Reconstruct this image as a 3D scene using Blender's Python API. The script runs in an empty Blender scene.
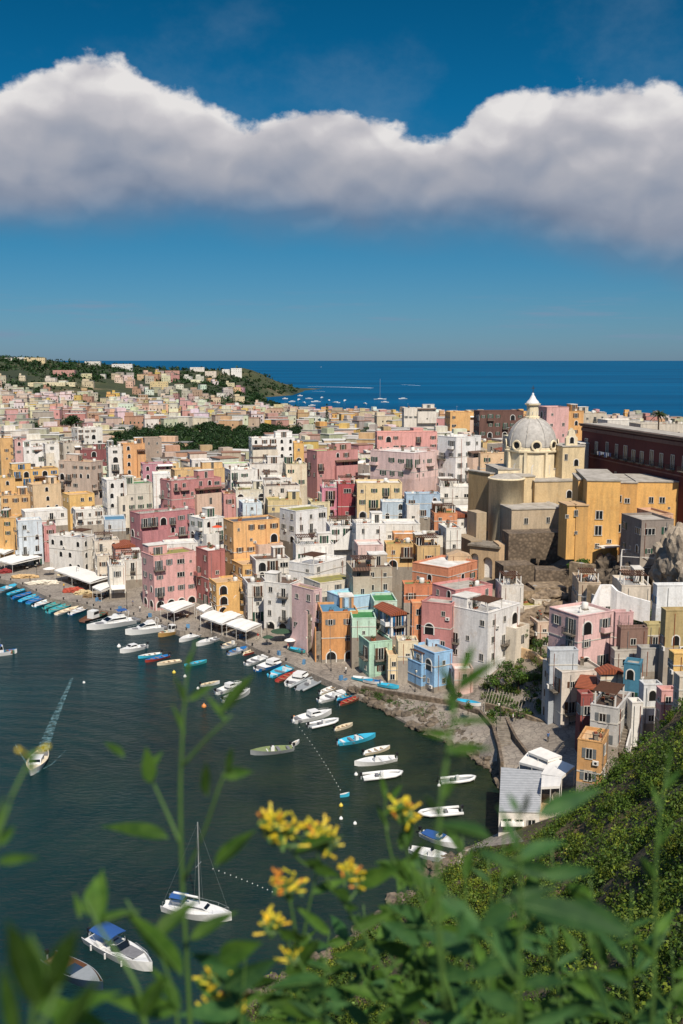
import bpy, bmesh, math, random
import numpy as np
from mathutils import Vector, Matrix
from mathutils.bvhtree import BVHTree
from mathutils.geometry import delaunay_2d_cdt
R = random.Random(7)
SC = bpy.context.scene
COL = SC.collection
CAMZ = 65.0
F = 1024*35/36.0
PT = math.atan(152/F)
CP, SP = math.cos(PT), math.sin(PT)
rad = math.radians

# ------------------------------------------------------------ picture <-> world
def ray(px, py):
    a = (px-341.5)/F; b = (512-py)/F
    return (a, CP+b*SP, -SP+b*CP)
def atY(px, py, Y):
    d = ray(px, py); t = Y/d[1]
    return (d[0]*t, Y, CAMZ+d[2]*t)
def atZ(px, py, z):
    d = ray(px, py); t = (z-CAMZ)/d[2]
    return (d[0]*t, d[1]*t, z)
def xyY(px, Y, z):
    D = Y*CP-(z-CAMZ)*SP
    return ((px-341.5)/F*D, Y, z)
def proj(x, y, z):
    D = y*CP-(z-CAMZ)*SP; U = (z-CAMZ)*CP+y*SP
    return (341.5+F*x/D, 512-F*U/D, D)
def zpix(Y, py):
    v = (512-py)/F
    return CAMZ + Y*(v*CP-SP)/(CP+v*SP)

# ------------------------------------------------------------ materials
def lin(h):
    if isinstance(h, str):
        h = h.lstrip('#'); c = [int(h[i:i+2], 16)/255 for i in (0, 2, 4)]
    else: c = list(h)
    return [x/12.92 if x <= .04045 else ((x+.055)/1.055)**2.4 for x in c]
MATS = {}
def newmat(name):
    m = bpy.data.materials.new(name); m.use_nodes = True
    nt = m.node_tree; nt.nodes.clear()
    o = nt.nodes.new('ShaderNodeOutputMaterial'); p = nt.nodes.new('ShaderNodeBsdfPrincipled')
    nt.links.new(p.outputs[0], o.inputs[0])
    return m, nt, p
def N(nt, t, **k):
    n = nt.nodes.new(t)
    for a, b in k.items(): setattr(n, a, b)
    return n
def noise(nt, vec, scale, detail=4, rough=.55):
    n = N(nt, 'ShaderNodeTexNoise'); n.inputs['Scale'].default_value = scale
    n.inputs['Detail'].default_value = detail; n.inputs['Roughness'].default_value = rough
    nt.links.new(vec, n.inputs['Vector']); return n.outputs[0]
def ramp(nt, fac, stops):
    r = N(nt, 'ShaderNodeValToRGB'); e = r.color_ramp.elements
    while len(e) < len(stops): e.new(.5)
    for i, (p, c) in enumerate(stops):
        e[i].position = p; e[i].color = (*c, 1) if len(c) == 3 else c
    nt.links.new(fac, r.inputs[0]); return r.outputs[0]
def mixc(nt, fac, a, b, mode='MIX'):
    n = N(nt, 'ShaderNodeMix', data_type='RGBA', blend_type=mode)
    for i, v in ((0, fac), (6, a), (7, b)):
        if hasattr(v, 'is_output') or hasattr(v, 'links'): nt.links.new(v, n.inputs[i])
        elif i == 0: n.inputs[0].default_value = v
        else: n.inputs[i].default_value = (*v, 1)
    return n.outputs[2]
def wpos(nt, s=(1, 1, 1)):
    g = N(nt, 'ShaderNodeNewGeometry'); m = N(nt, 'ShaderNodeMapping')
    m.inputs['Scale'].default_value = s; nt.links.new(g.outputs['Position'], m.inputs[0]); return m.outputs[0]
def plaster(h, k=.92, stain=.62):
    key = ('pl', h, k, stain)
    if key in MATS: return MATS[key]
    c = [x*k for x in lin(h)]; g = c[0]*.3+c[1]*.55+c[2]*.15; c = [x*.79+g*.21 for x in c]
    m, nt, p = newmat('plaster_'+h.lstrip('#'))
    dk = [x*.62+g*.05 for x in c]; warm = [c[0]*.8, c[1]*.72, c[2]*.62]
    st = noise(nt, wpos(nt, (.9, .9, .14)), 1.0, 5, .65)
    f1 = ramp(nt, st, [(.45, (0, 0, 0)), (.62, (1, 1, 1))])
    n2 = noise(nt, wpos(nt), .38, 8, .75)
    f2 = ramp(nt, n2, [(.56, (0, 0, 0)), (.6, (1, 1, 1))])
    n3 = noise(nt, wpos(nt), 2.7, 4, .7)
    f3 = ramp(nt, n3, [(.3, (.86, .86, .86)), (.7, (1.08, 1.08, 1.08))])
    a = N(nt, 'ShaderNodeMath', operation='MULTIPLY'); a.inputs[1].default_value = stain; nt.links.new(f1, a.inputs[0])
    b = N(nt, 'ShaderNodeMath', operation='MULTIPLY'); b.inputs[1].default_value = stain*.7; nt.links.new(f2, b.inputs[0])
    cc = mixc(nt, a.outputs[0], c, dk); cc = mixc(nt, b.outputs[0], cc, warm); cc = mixc(nt, 1.0, cc, f3, 'MULTIPLY')
    nt.links.new(cc, p.inputs['Base Color']); p.inputs['Roughness'].default_value = .92
    bp = N(nt, 'ShaderNodeBump'); bp.inputs['Strength'].default_value = .35; bp.inputs['Distance'].default_value = .08
    nt.links.new(n3, bp.inputs['Height']); nt.links.new(bp.outputs[0], p.inputs['Normal'])
    MATS[key] = m; return m
def mat(name, h=None, rough=.7, metal=0, var=.25, sc=3.0, k=1.0, h2=None, bump=0, spec=None):
    if name in MATS: return MATS[name]
    m, nt, p = newmat(name); c = [x*k for x in lin(h)]
    c2 = [x*k for x in lin(h2)] if h2 else [x*(1-var) for x in c]
    n = noise(nt, wpos(nt), sc, 5, .65)
    cc = mixc(nt, ramp(nt, n, [(.35, (0, 0, 0)), (.65, (1, 1, 1))]), c, c2)
    nt.links.new(cc, p.inputs['Base Color']); p.inputs['Roughness'].default_value = rough; p.inputs['Metallic'].default_value = metal
    if spec is not None: p.inputs['Specular IOR Level'].default_value = spec
    if bump:
        bp = N(nt, 'ShaderNodeBump'); bp.inputs['Strength'].default_value = .6; bp.inputs['Distance'].default_value = bump
        nt.links.new(n, bp.inputs['Height']); nt.links.new(bp.outputs[0], p.inputs['Normal'])
    MATS[name] = m; return m
def stripes(name, h1, h2, scale, axis=0, rough=.7, coord='Object'):
    if name in MATS: return MATS[name]
    m, nt, p = newmat(name); tc = N(nt, 'ShaderNodeTexCoord'); s = N(nt, 'ShaderNodeSeparateXYZ'); nt.links.new(tc.outputs[coord], s.inputs[0])
    a = N(nt, 'ShaderNodeMath', operation='MULTIPLY'); a.inputs[1].default_value = scale; nt.links.new(s.outputs[axis], a.inputs[0])
    f = N(nt, 'ShaderNodeMath', operation='FRACT'); nt.links.new(a.outputs[0], f.inputs[0])
    g = ramp(nt, f.outputs[0], [(.25, (0, 0, 0)), (.5, (1, 1, 1))])
    n = noise(nt, wpos(nt), 1.5, 5, .7); cc = mixc(nt, g, lin(h1), lin(h2))
    cc = mixc(nt, 1.0, cc, ramp(nt, n, [(.3, (.7, .7, .7)), (.7, (1, 1, 1))]), 'MULTIPLY')
    nt.links.new(cc, p.inputs['Base Color']); p.inputs['Roughness'].default_value = rough; MATS[name] = m; return m
def leafmat(name, h1, h2, k=1.0, trans=.25, attr=True, rough=.55):
    if name in MATS: return MATS[name]
    m, nt, p = newmat(name); n = noise(nt, wpos(nt), .5, 4, .7)
    a, b = [x*k for x in lin(h1)], [x*k for x in lin(h2)]
    cc = mixc(nt, ramp(nt, n, [(.35, (0, 0, 0)), (.65, (1, 1, 1))]), a, b)
    if attr:
        at = N(nt, 'ShaderNodeAttribute', attribute_name='tint')
        cc = mixc(nt, 1.0, cc, at.outputs[0], 'MULTIPLY')
    nt.links.new(cc, p.inputs['Base Color']); p.inputs['Roughness'].default_value = rough
    p.inputs['Specular IOR Level'].default_value = .25
    if trans:
        t = N(nt, 'ShaderNodeBsdfTranslucent'); nt.links.new(cc, t.inputs[0])
        mx = N(nt, 'ShaderNodeMixShader'); mx.inputs[0].default_value = trans
        nt.links.new(p.outputs[0], mx.inputs[1]); nt.links.new(t.outputs[0], mx.inputs[2])
        nt.links.new(mx.outputs[0], [x for x in nt.nodes if x.type == 'OUTPUT_MATERIAL'][0].inputs[0])
    MATS[name] = m; return m

# ------------------------------------------------------------ mesh building
class MB:
    def __init__(s): s.v = []; s.f = []; s.m = []; s.mats = []
    def mi(s, m):
        if m not in s.mats: s.mats.append(m)
        return s.mats.index(m)
    def add(s, vs, fs, m):
        b = len(s.v); s.v += [tuple(v) for v in vs]; i = s.mi(m)
        for f in fs: s.f.append(tuple(b+k for k in f)); s.m.append(i)
    def box(s, x0, x1, y0, y1, z0, z1, m, mx=None):
        vs = [(x0, y0, z0), (x1, y0, z0), (x1, y1, z0), (x0, y1, z0), (x0, y0, z1), (x1, y0, z1), (x1, y1, z1), (x0, y1, z1)]
        if mx: vs = [mx @ Vector(v) for v in vs]
        s.add(vs, [(3, 2, 1, 0), (4, 5, 6, 7), (0, 1, 5, 4), (1, 2, 6, 5), (2, 3, 7, 6), (3, 0, 4, 7)], m); return s
    def prism(s, pts, y0, y1, m):      # outline in x,z extruded along y
        n = len(pts); vs = [(x, y0, z) for x, z in pts]+[(x, y1, z) for x, z in pts]
        fs = [tuple(range(n)), tuple(range(2*n-1, n-1, -1))]+[(i, (i+n), (i+1) % n+n, (i+1) % n) for i in range(n)]
        s.add(vs, fs, m); return s
    def tube(s, pts, r, m, n=6, r1=None, cap=True):
        pts = [Vector(p) for p in pts]; k = len(pts); vs = []
        for i, p in enumerate(pts):
            t = (pts[min(i+1, k-1)]-pts[max(i-1, 0)]).normalized()
            a = t.cross(Vector((0, 0, 1)) if abs(t.z) < .9 else Vector((1, 0, 0))).normalized(); b = t.cross(a)
            rr = r if r1 is None else r+(r1-r)*i/(k-1)
            vs += [p+(a*math.cos(2*math.pi*j/n)+b*math.sin(2*math.pi*j/n))*rr for j in range(n)]
        fs = [(i*n+j, i*n+(j+1) % n, (i+1)*n+(j+1) % n, (i+1)*n+j) for i in range(k-1) for j in range(n)]
        if cap: fs += [tuple(range(n))[::-1], tuple(range((k-1)*n, k*n))]
        s.add(vs, fs, m); return s
    def lathe(s, prof, m, n=16, c=(0, 0), a0=0, a1=2*math.pi):   # prof: (r,z)
        full = abs(a1-a0-2*math.pi) < 1e-6; k = n if full else n+1; vs = []
        for r, z in prof: vs += [(c[0]+r*math.cos(a0+(a1-a0)*j/n), c[1]+r*math.sin(a0+(a1-a0)*j/n), z) for j in range(k)]
        fs = []
        for i in range(len(prof)-1):
            for j in range(n): q = (j+1) % k; fs.append((i*k+j, i*k+q, (i+1)*k+q, (i+1)*k+j))
        s.add(vs, fs, m); return s
    def mesh(s, name, smooth=False):
        me = bpy.data.meshes.new(name); me.from_pydata(s.v, [], s.f)
        for m in s.mats: me.materials.append(m)
        me.polygons.foreach_set('material_index', s.m)
        if smooth: me.polygons.foreach_set('use_smooth', [True]*len(s.f))
        me.update(); return me
    def obj(s, name, parent=None, loc=(0, 0, 0), rz=0, smooth=False):
        return put(s.mesh(name, smooth), name, parent, loc, rz)
def put(me, name, parent=None, loc=(0, 0, 0), rz=0, sc=None):
    o = bpy.data.objects.new(name, me); COL.objects.link(o); o.location = loc; o.rotation_euler = (0, 0, rz)
    if sc: o.scale = sc
    if parent: o.parent = parent
    return o
def tag(o, label, cat, group=None, kind=None):
    if label: o['label'] = label
    if cat: o['category'] = cat
    if group: o['group'] = group
    if kind: o['kind'] = kind
    return o
def empty(name, loc, rz, label, cat, group=None):
    o = put(None, name, None, loc, rz); o.empty_display_size = .5; return tag(o, label, cat, group)
def struct(o): o['kind'] = 'structure'; return o
def copy_tree(o, parent=None):
    c = o.copy(); COL.objects.link(c); c.parent = parent
    for ch in list(o.children): copy_tree(ch, c)
    return c
def fastmesh(name, V, quads, m, tint=None, n=4):
    me = bpy.data.meshes.new(name); V = np.asarray(V, np.float32); Q = np.asarray(quads, np.int32)
    me.vertices.add(len(V)); me.vertices.foreach_set('co', V.ravel())
    me.loops.add(Q.size); me.loops.foreach_set('vertex_index', Q.ravel())
    me.polygons.add(len(Q)); me.polygons.foreach_set('loop_start', np.arange(0, Q.size, n, dtype=np.int32))
    me.polygons.foreach_set('loop_total', np.full(len(Q), n, np.int32))
    if tint is not None:
        a = me.color_attributes.new('tint', 'FLOAT_COLOR', 'POINT')
        t = np.ones((len(V), 4), np.float32); t[:, :3] = tint; a.data.foreach_set('color', t.ravel())
    me.materials.append(m); me.polygons.foreach_set('use_smooth', np.zeros(len(Q), bool)); me.update(calc_edges=True); me.validate(); return me

# ------------------------------------------------------------ ground
shore = [(-130, 566), (-60, 571), (-10, 577), (16, 582), (50, 598), (84, 604), (100, 609), (127, 614), (161, 623), (180, 631), (212, 632),
         (244, 643), (286, 662), (325, 679), (352, 691)]
rocks_w = [(372, 703), (406, 722), (446, 739), (475, 755), (497, 772), (503, 800), (498, 833)]
near_w = [(460, 851), (409, 901), (371, 930), (314, 965), (270, 992), (230, 1023)]
QZ = 1.3
quay_pts = [atZ(a, b, QZ) for a, b in shore]
rock_pts = [atZ(a, b, .35) for a, b in rocks_w]
near_pts = [atZ(a, b, .3) for a, b in near_w]+[(-22, 80, .3), (-45, 70, .3), (-90, 66, .3), (-200, 60, .3)]
coast = quay_pts+rock_pts+near_pts
coastN = [(-500, 2250, .4), (-330, 2160, .4), atZ(285, 391, .4), atZ(304, 391, .4), atZ(292, 395, .4), atZ(266, 397, .4), atZ(262, 402, .4), atZ(285, 408, .4),
          atZ(340, 413, .4), atZ(420, 415.5, .4), atZ(520, 416, .4), atZ(620, 417, .4), atZ(760, 418, .4), (700, 1000, .4), (900, 800, .4)]
def offset(pl, dist, z, side=1):
    out = []
    for i, p in enumerate(pl):
        a = pl[max(i-1, 0)]; b = pl[min(i+1, len(pl)-1)]
        dx, dy = b[0]-a[0], b[1]-a[1]; l = math.hypot(dx, dy)
        out.append((p[0]+side*dy/l*dist, p[1]-side*dx/l*dist, z))
    return out
land = []
foot = [(-130, 540), (-40, 550), (0, 556), (45, 560), (100, 577), (133, 600), (155, 609), (197, 610), (235, 616), (280, 624), (300, 644), (330, 657), (365, 675), (398, 682), (432, 690), (452, 694)]
land += [atZ(a, b, QZ+.25) for a, b in foot]
prom = [(362, 688), (397, 694.5), (425, 699), (451, 703), (480, 713), (494, 728), (500, 748), (503, 765)]
land += [atZ(a, b, 1.9+i*.2) for i, (a, b) in enumerate(prom)]
promw = [atZ(a, b+1.5, .9) for a, b in prom[:6]]
land += promw
for px, lst in {
    -120: [(375, 8), (420, 13), (550, 15), (1000, 17)],
    30: [(362, 5), (385, 10), (430, 15), (550, 16), (800, 17), (1050, 18), (1250, 24)],
    120: [(310, 5), (335, 9), (380, 14), (430, 16), (560, 16), (800, 16), (1050, 15), (1250, 18)],
    190: [(272, 4), (300, 9), (350, 15), (420, 18), (560, 17), (800, 16), (1050, 14), (1250, 12)],
    260: [(250, 4), (275, 8), (310, 12), (350, 16), (420, 19), (560, 17), (800, 14), (1000, 9)],
    340: [(214, 4), (240, 8), (275, 12), (310, 16), (350, 19), (430, 21), (600, 18), (800, 13), (1000, 7)],
    430: [(200, 4), (222, 8), (245, 12), (268, 17), (286, 23.5), (320, 26), (450, 24), (700, 16), (950, 7)],
    500: [(185, 4.5), (205, 8), (225, 12), (240, 15), (262, 22), (300, 27), (450, 25), (700, 15), (950, 7)],
    555: [(175, 5), (190, 8), (210, 13), (228, 16), (245, 21), (300, 28), (450, 26), (700, 14), (950, 7)],
    620: [(128, 5), (142, 5), (160, 9), (175, 14), (195, 17), (210, 19), (230, 26), (300, 29), (450, 25), (700, 12), (950, 6)],
    690: [(124, 15), (140, 14), (160, 17), (185, 21), (210, 27), (230, 30), (300, 30), (450, 22), (700, 10), (950, 5)],
    800: [(100, 34), (140, 26), (200, 32), (300, 30), (450, 20), (700, 9)],
}.items():
    land += [xyY(px, Y, z) for Y, z in lst]
land += [atZ(530, 735, 3.4), atZ(560, 745, 4), atZ(590, 752, 4.3), atZ(520, 765, 3.4), atZ(560, 790, 3.6), atZ(515, 830, 2.4), atZ(478, 848, 1.6), atZ(500, 708, 3.6), atZ(530, 716, 4)]
land += [atY(*p) for p in ((683, 703, 105), (640, 748, 106), (600, 788, 109), (572, 815, 112), (540, 840, 115), (505, 858, 117), (470, 868, 118),
    (683, 850, 66), (683, 1024, 38), (610, 940, 66), (560, 900, 86), (500, 900, 98), (600, 1024, 47), (530, 1024, 54), (450, 1024, 66), (450, 930, 96), (380, 960, 92), (350, 1024, 80), (760, 700, 90), (820, 800, 50))]
land += [(-60, 58, 5), (-30, 64, 6), (-10, 68, 9), (10, 50, 24), (-30, 35, 22), (-80, 30, 18), (20, 22, 40), (0, 20, 38), (-30, 10, 42), (40, 10, 52), (0, 7, 47), (12, 6, 50), (0, 2.2, 60), (-3, 1, 62.5), (0, .6, 63.3), (4, 1, 63.4), (-200, -10, 40), (-30, -40, 64), (30, -40, 66), (60, 20, 60), (90, 60, 52), (200, -50, 62), (200, 100, 45), (220, 400, 25), (-200, 20, 20)]
hill = [atY(*p) for p in ((-130, 353, 1700), (-60, 354, 1700), (0, 357, 1700), (40, 359, 1700), (80, 363, 1740), (130, 366, 1800), (175, 368.5, 1850), (215, 369.5, 1900), (243, 368, 1950), (262, 374, 1980), (285, 384, 2030))]
land += hill+[(x*1.05, y+110, max(z*.35, 1)) for x, y, z in hill]
land += [atY(*p) for p in ((0, 372, 1450), (80, 377, 1400), (160, 382, 1450), (225, 388, 1500), (250, 385, 1800), (215, 381, 1750), (276, 389.5, 1950))]
def cdt(polys, pts):
    vs, es, zs = [], [], []
    for pl in polys:
        b = len(vs); vs += [Vector(p[:2]) for p in pl]; zs += [p[2] for p in pl]; es += [(b+i, b+i+1) for i in range(len(pl)-1)]
    vs += [Vector(p[:2]) for p in pts]; zs += [p[2] for p in pts]
    ov, oe, of, orig, _, _ = delaunay_2d_cdt(vs, es, [], 0, 1e-5)
    out = []
    for i, v in enumerate(ov):
        z = zs[orig[i][0]] if orig[i] else 0
        out.append((v.x, v.y, z))
    return out, of
def clean(pl):
    return [p for p in pl]
lines = [coast, offset(coast, .5, -2.5), coastN, offset(coastN, 6, -3, -1), [atZ(a, b, 1.9+i*.2) for i, (a, b) in enumerate(prom)]]
water = [(-90, 180, -3), (-40, 150, -3), (-60, 240, -3), (-20, 110, -3), (0, 130, -3), (-150, 200, -3), (-800, 60, -3), (-800, 300, -3), (100, 1800, -3), (900, 1300, -3), (600, 3000, -3), (-900, 3000, -3), (-1200, 2300, -3), (0, 2400, -3)]
land += [(-330, 345, 2), (-800, 500, 15), (-800, 1200, 30), (-900, 1800, 60)]
lines[0] = [(-800, 340, 1.3)]+lines[0]+[(-800, 40, .3)]; lines[1] = [(-800, 335, -2.5)]+lines[1]+[(-800, 45, -2.5)]
coast = lines[0]; lines[1] = offset(coast, .5, -2.5)
V0, F0 = cdt(lines, land+water)
bv0 = BVHTree.FromPolygons([Vector(v) for v in V0], F0)
def T(x, y):
    h = bv0.ray_cast(Vector((x, y, 500)), Vector((0, 0, -1)))
    return h[0].z if h[0] else -3
def hit(px, py, c=0., y0=60, y1=2300):
    d = ray(px, py); Y = y0; step = 3.0; last = y0
    while Y < y1:
        t = Y/d[1]; z = CAMZ+d[2]*t
        if z <= T(d[0]*t, Y)+c:
            lo, hi = last, Y
            for _ in range(10):
                md = (lo+hi)/2; t = md/d[1]
                if CAMZ+d[2]*t <= T(d[0]*t, md)+c: hi = md
                else: lo = md
            t = hi/d[1]; return (d[0]*t, hi, CAMZ+d[2]*t)
        last = Y; Y += step if Y < 400 else 6
    t = y1/d[1]; return (d[0]*t, y1, CAMZ+d[2]*t)

def fbm(x, y, s):
    from mathutils import noise as mn
    return mn.fractal(Vector((x*s, y*s, 3.1)), 1.0, 2.0, 5)
extra = []
for i in range(-30, 70):
    for j in range(4, 62):
        x, y = i*2.1+R.uniform(-.6, .6), j*2.1+R.uniform(-.6, .6)
        if y > 118-max(0, x-20)*.05: continue
        z = T(x, y)
        if z < 1.2 or (x < 22 and abs(z) < 2): continue
        extra.append((x, y, z+min(1.3, z*.15)*fbm(x, y, .12)*1.2))
for i in range(-80, 80):
    for j in range(0, 26):
        x, y = i*18+R.uniform(-6, 6), 1180+j*36+R.uniform(-12, 12)
        z = T(x, y)
        if z > 4: extra.append((x, y, z+fbm(x, y, .012)*4))
V1, F1 = cdt(lines, land+water+extra)
# ground materials
def ground_mats():
    def gm(name, stops, sc, bump, rough=.95, vor=None):
        m, nt, p = newmat(name); w = wpos(nt); n = noise(nt, w, sc, 8, .7); c = ramp(nt, n, stops)
        if vor:
            v = N(nt, 'ShaderNodeTexVoronoi', feature='DISTANCE_TO_EDGE'); v.inputs['Scale'].default_value = vor; nt.links.new(w, v.inputs['Vector'])
            c = mixc(nt, 1.0, c, ramp(nt, v.outputs['Distance'], [(.0, (.55, .55, .55)), (.08, (1, 1, 1))]), 'MULTIPLY')
        n2 = noise(nt, w, sc*9, 4, .7); c = mixc(nt, 1.0, c, ramp(nt, n2, [(.3, (.75, .75, .75)), (.7, (1.1, 1.1, 1.1))]), 'MULTIPLY')
        nt.links.new(c, p.inputs['Base Color']); p.inputs['Roughness'].default_value = rough
        bp = N(nt, 'ShaderNodeBump'); bp.inputs['Strength'].default_value = .8; bp.inputs['Distance'].default_value = bump
        nt.links.new(n2, bp.inputs['Height']); nt.links.new(bp.outputs[0], p.inputs['Normal']); return m
    return [gm('paving', [(.3, lin('6d655c')), (.5, lin('8d8377')), (.7, lin('a1988a'))], .12, .05, vor=.9),
            gm('scrub_soil', [(.3, lin('2c2a1a')), (.48, lin('4a4028')), (.6, lin('6e5c42')), (.75, lin('3a3d1f'))], .25, .25),
            gm('distant_soil', [(.35, lin('1f2a16')), (.55, lin('3a4022')), (.7, lin('75644a'))], .01, 1.5),
            gm('lane_ground', [(.3, lin('5d564b')), (.5, lin('7d7365')), (.7, lin('958a78'))], .1, .1)]
GM = ground_mats()
me = bpy.data.meshes.new('ground'); me.from_pydata(V1, [], F1)
for m in GM: me.materials.append(m)
for p in me.polygons:
    c = p.center
    if c.y > 1150: k = 2
    elif (c.y < 123 and c.z > 3) or c.y < 119 or (c.y < 125 and c.x > 34): k = 1
    elif c.z < 5.5: k = 0
    else: k = 3
    p.material_index = k
me.update(); ground = struct(put(me, 'ground'))
# ------------------------------------------------------------ sea
def make_sea():
    m, nt, p = newmat('sea_water'); w = wpos(nt)
    s = N(nt, 'ShaderNodeSeparateXYZ'); nt.links.new(w, s.inputs[0])
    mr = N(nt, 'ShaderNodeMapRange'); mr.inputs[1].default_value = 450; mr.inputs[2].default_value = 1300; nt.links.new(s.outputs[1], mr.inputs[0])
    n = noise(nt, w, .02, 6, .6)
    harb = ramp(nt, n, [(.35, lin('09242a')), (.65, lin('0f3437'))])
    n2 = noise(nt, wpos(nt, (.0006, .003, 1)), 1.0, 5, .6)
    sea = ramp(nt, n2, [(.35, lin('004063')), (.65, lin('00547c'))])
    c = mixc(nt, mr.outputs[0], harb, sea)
    # shallow green water over the rocks by the quay
    sh = N(nt, 'ShaderNodeVectorMath', operation='DISTANCE'); nt.links.new(w, sh.inputs[0]); sh.inputs[1].default_value = (28, 150, 0)
    f = N(nt, 'ShaderNodeMapRange'); f.inputs[1].default_value = 95; f.inputs[2].default_value = 12; nt.links.new(sh.outputs['Value'], f.inputs[0])
    n3 = noise(nt, w, .09, 5, .7); g = ramp(nt, n3, [(.35, lin('10201a')), (.65, lin('2c3420'))])
    c = mixc(nt, f.outputs[0], c, g)
    nt.links.new(c, p.inputs['Base Color']); p.inputs['Roughness'].default_value = .1; p.inputs['IOR'].default_value = 1.33
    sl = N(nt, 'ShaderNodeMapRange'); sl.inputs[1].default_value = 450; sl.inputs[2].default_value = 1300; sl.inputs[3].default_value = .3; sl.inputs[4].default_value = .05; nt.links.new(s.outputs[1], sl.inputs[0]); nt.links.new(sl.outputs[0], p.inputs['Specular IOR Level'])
    # ripples: short chop plus a longer swell, stretched across the wind
    a = noise(nt, wpos(nt, (.9, 1.7, 1)), .75, 5, .62); b = noise(nt, wpos(nt, (.25, .8, 1)), .22, 3, .5)
    ad = N(nt, 'ShaderNodeMath', operation='MULTIPLY_ADD'); nt.links.new(b, ad.inputs[0]); ad.inputs[1].default_value = 1.2; nt.links.new(a, ad.inputs[2])
    # bow waves spreading from the moving boat, as rings whose height dies with distance
    bp = N(nt, 'ShaderNodeBump'); bp.inputs['Strength'].default_value = 1; bp.inputs['Distance'].default_value = .3
    nt.links.new(ad.outputs[0], bp.inputs['Height'])
    wv = N(nt, 'ShaderNodeTexWave', wave_type='RINGS', rings_direction='Z', wave_profile='SIN'); mp = N(nt, 'ShaderNodeMapping')
    q = atZ(-60, 800, 0); mp.inputs['Location'].default_value = (-q[0], -q[1], 0); g2 = N(nt, 'ShaderNodeNewGeometry')
    nt.links.new(g2.outputs['Position'], mp.inputs[0]); nt.links.new(mp.outputs[0], wv.inputs[0])
    wv.inputs['Scale'].default_value = .075; wv.inputs['Distortion'].default_value = 9; wv.inputs['Detail'].default_value = 2; wv.inputs['Detail Scale'].default_value = .25
    dd = N(nt, 'ShaderNodeVectorMath', operation='LENGTH'); nt.links.new(mp.outputs[0], dd.inputs[0])
    fr = N(nt, 'ShaderNodeMapRange'); fr.inputs[1].default_value = 170; fr.inputs[2].default_value = 30; nt.links.new(dd.outputs['Value'], fr.inputs[0])
    ml = N(nt, 'ShaderNodeMath', operation='MULTIPLY'); nt.links.new(wv.outputs[1], ml.inputs[0]); nt.links.new(fr.outputs[0], ml.inputs[1])
    b2 = N(nt, 'ShaderNodeBump'); b2.inputs['Strength'].default_value = .8; b2.inputs['Distance'].default_value = .1
    nt.links.new(ml.outputs[0], b2.inputs['Height']); nt.links.new(bp.outputs[0], b2.inputs['Normal']); nt.links.new(b2.outputs[0], p.inputs['Normal'])
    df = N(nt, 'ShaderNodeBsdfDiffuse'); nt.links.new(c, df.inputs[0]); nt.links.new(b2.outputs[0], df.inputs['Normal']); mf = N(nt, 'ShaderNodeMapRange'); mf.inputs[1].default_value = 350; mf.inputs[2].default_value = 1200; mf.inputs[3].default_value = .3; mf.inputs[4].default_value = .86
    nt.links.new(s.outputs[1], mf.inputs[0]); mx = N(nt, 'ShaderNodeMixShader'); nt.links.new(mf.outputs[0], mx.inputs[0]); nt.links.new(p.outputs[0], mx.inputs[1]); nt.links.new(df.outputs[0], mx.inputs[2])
    nt.links.new(mx.outputs[0], [x for x in nt.nodes if x.type == 'OUTPUT_MATERIAL'][0].inputs[0])
    b = MB(); S = 90000
    b.add([(-S, -2000, 0), (S, -2000, 0), (S, S, 0), (-S, S, 0)], [(0, 1, 2, 3)], m)
    struct(b.obj('sea'))
make_sea()

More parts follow.
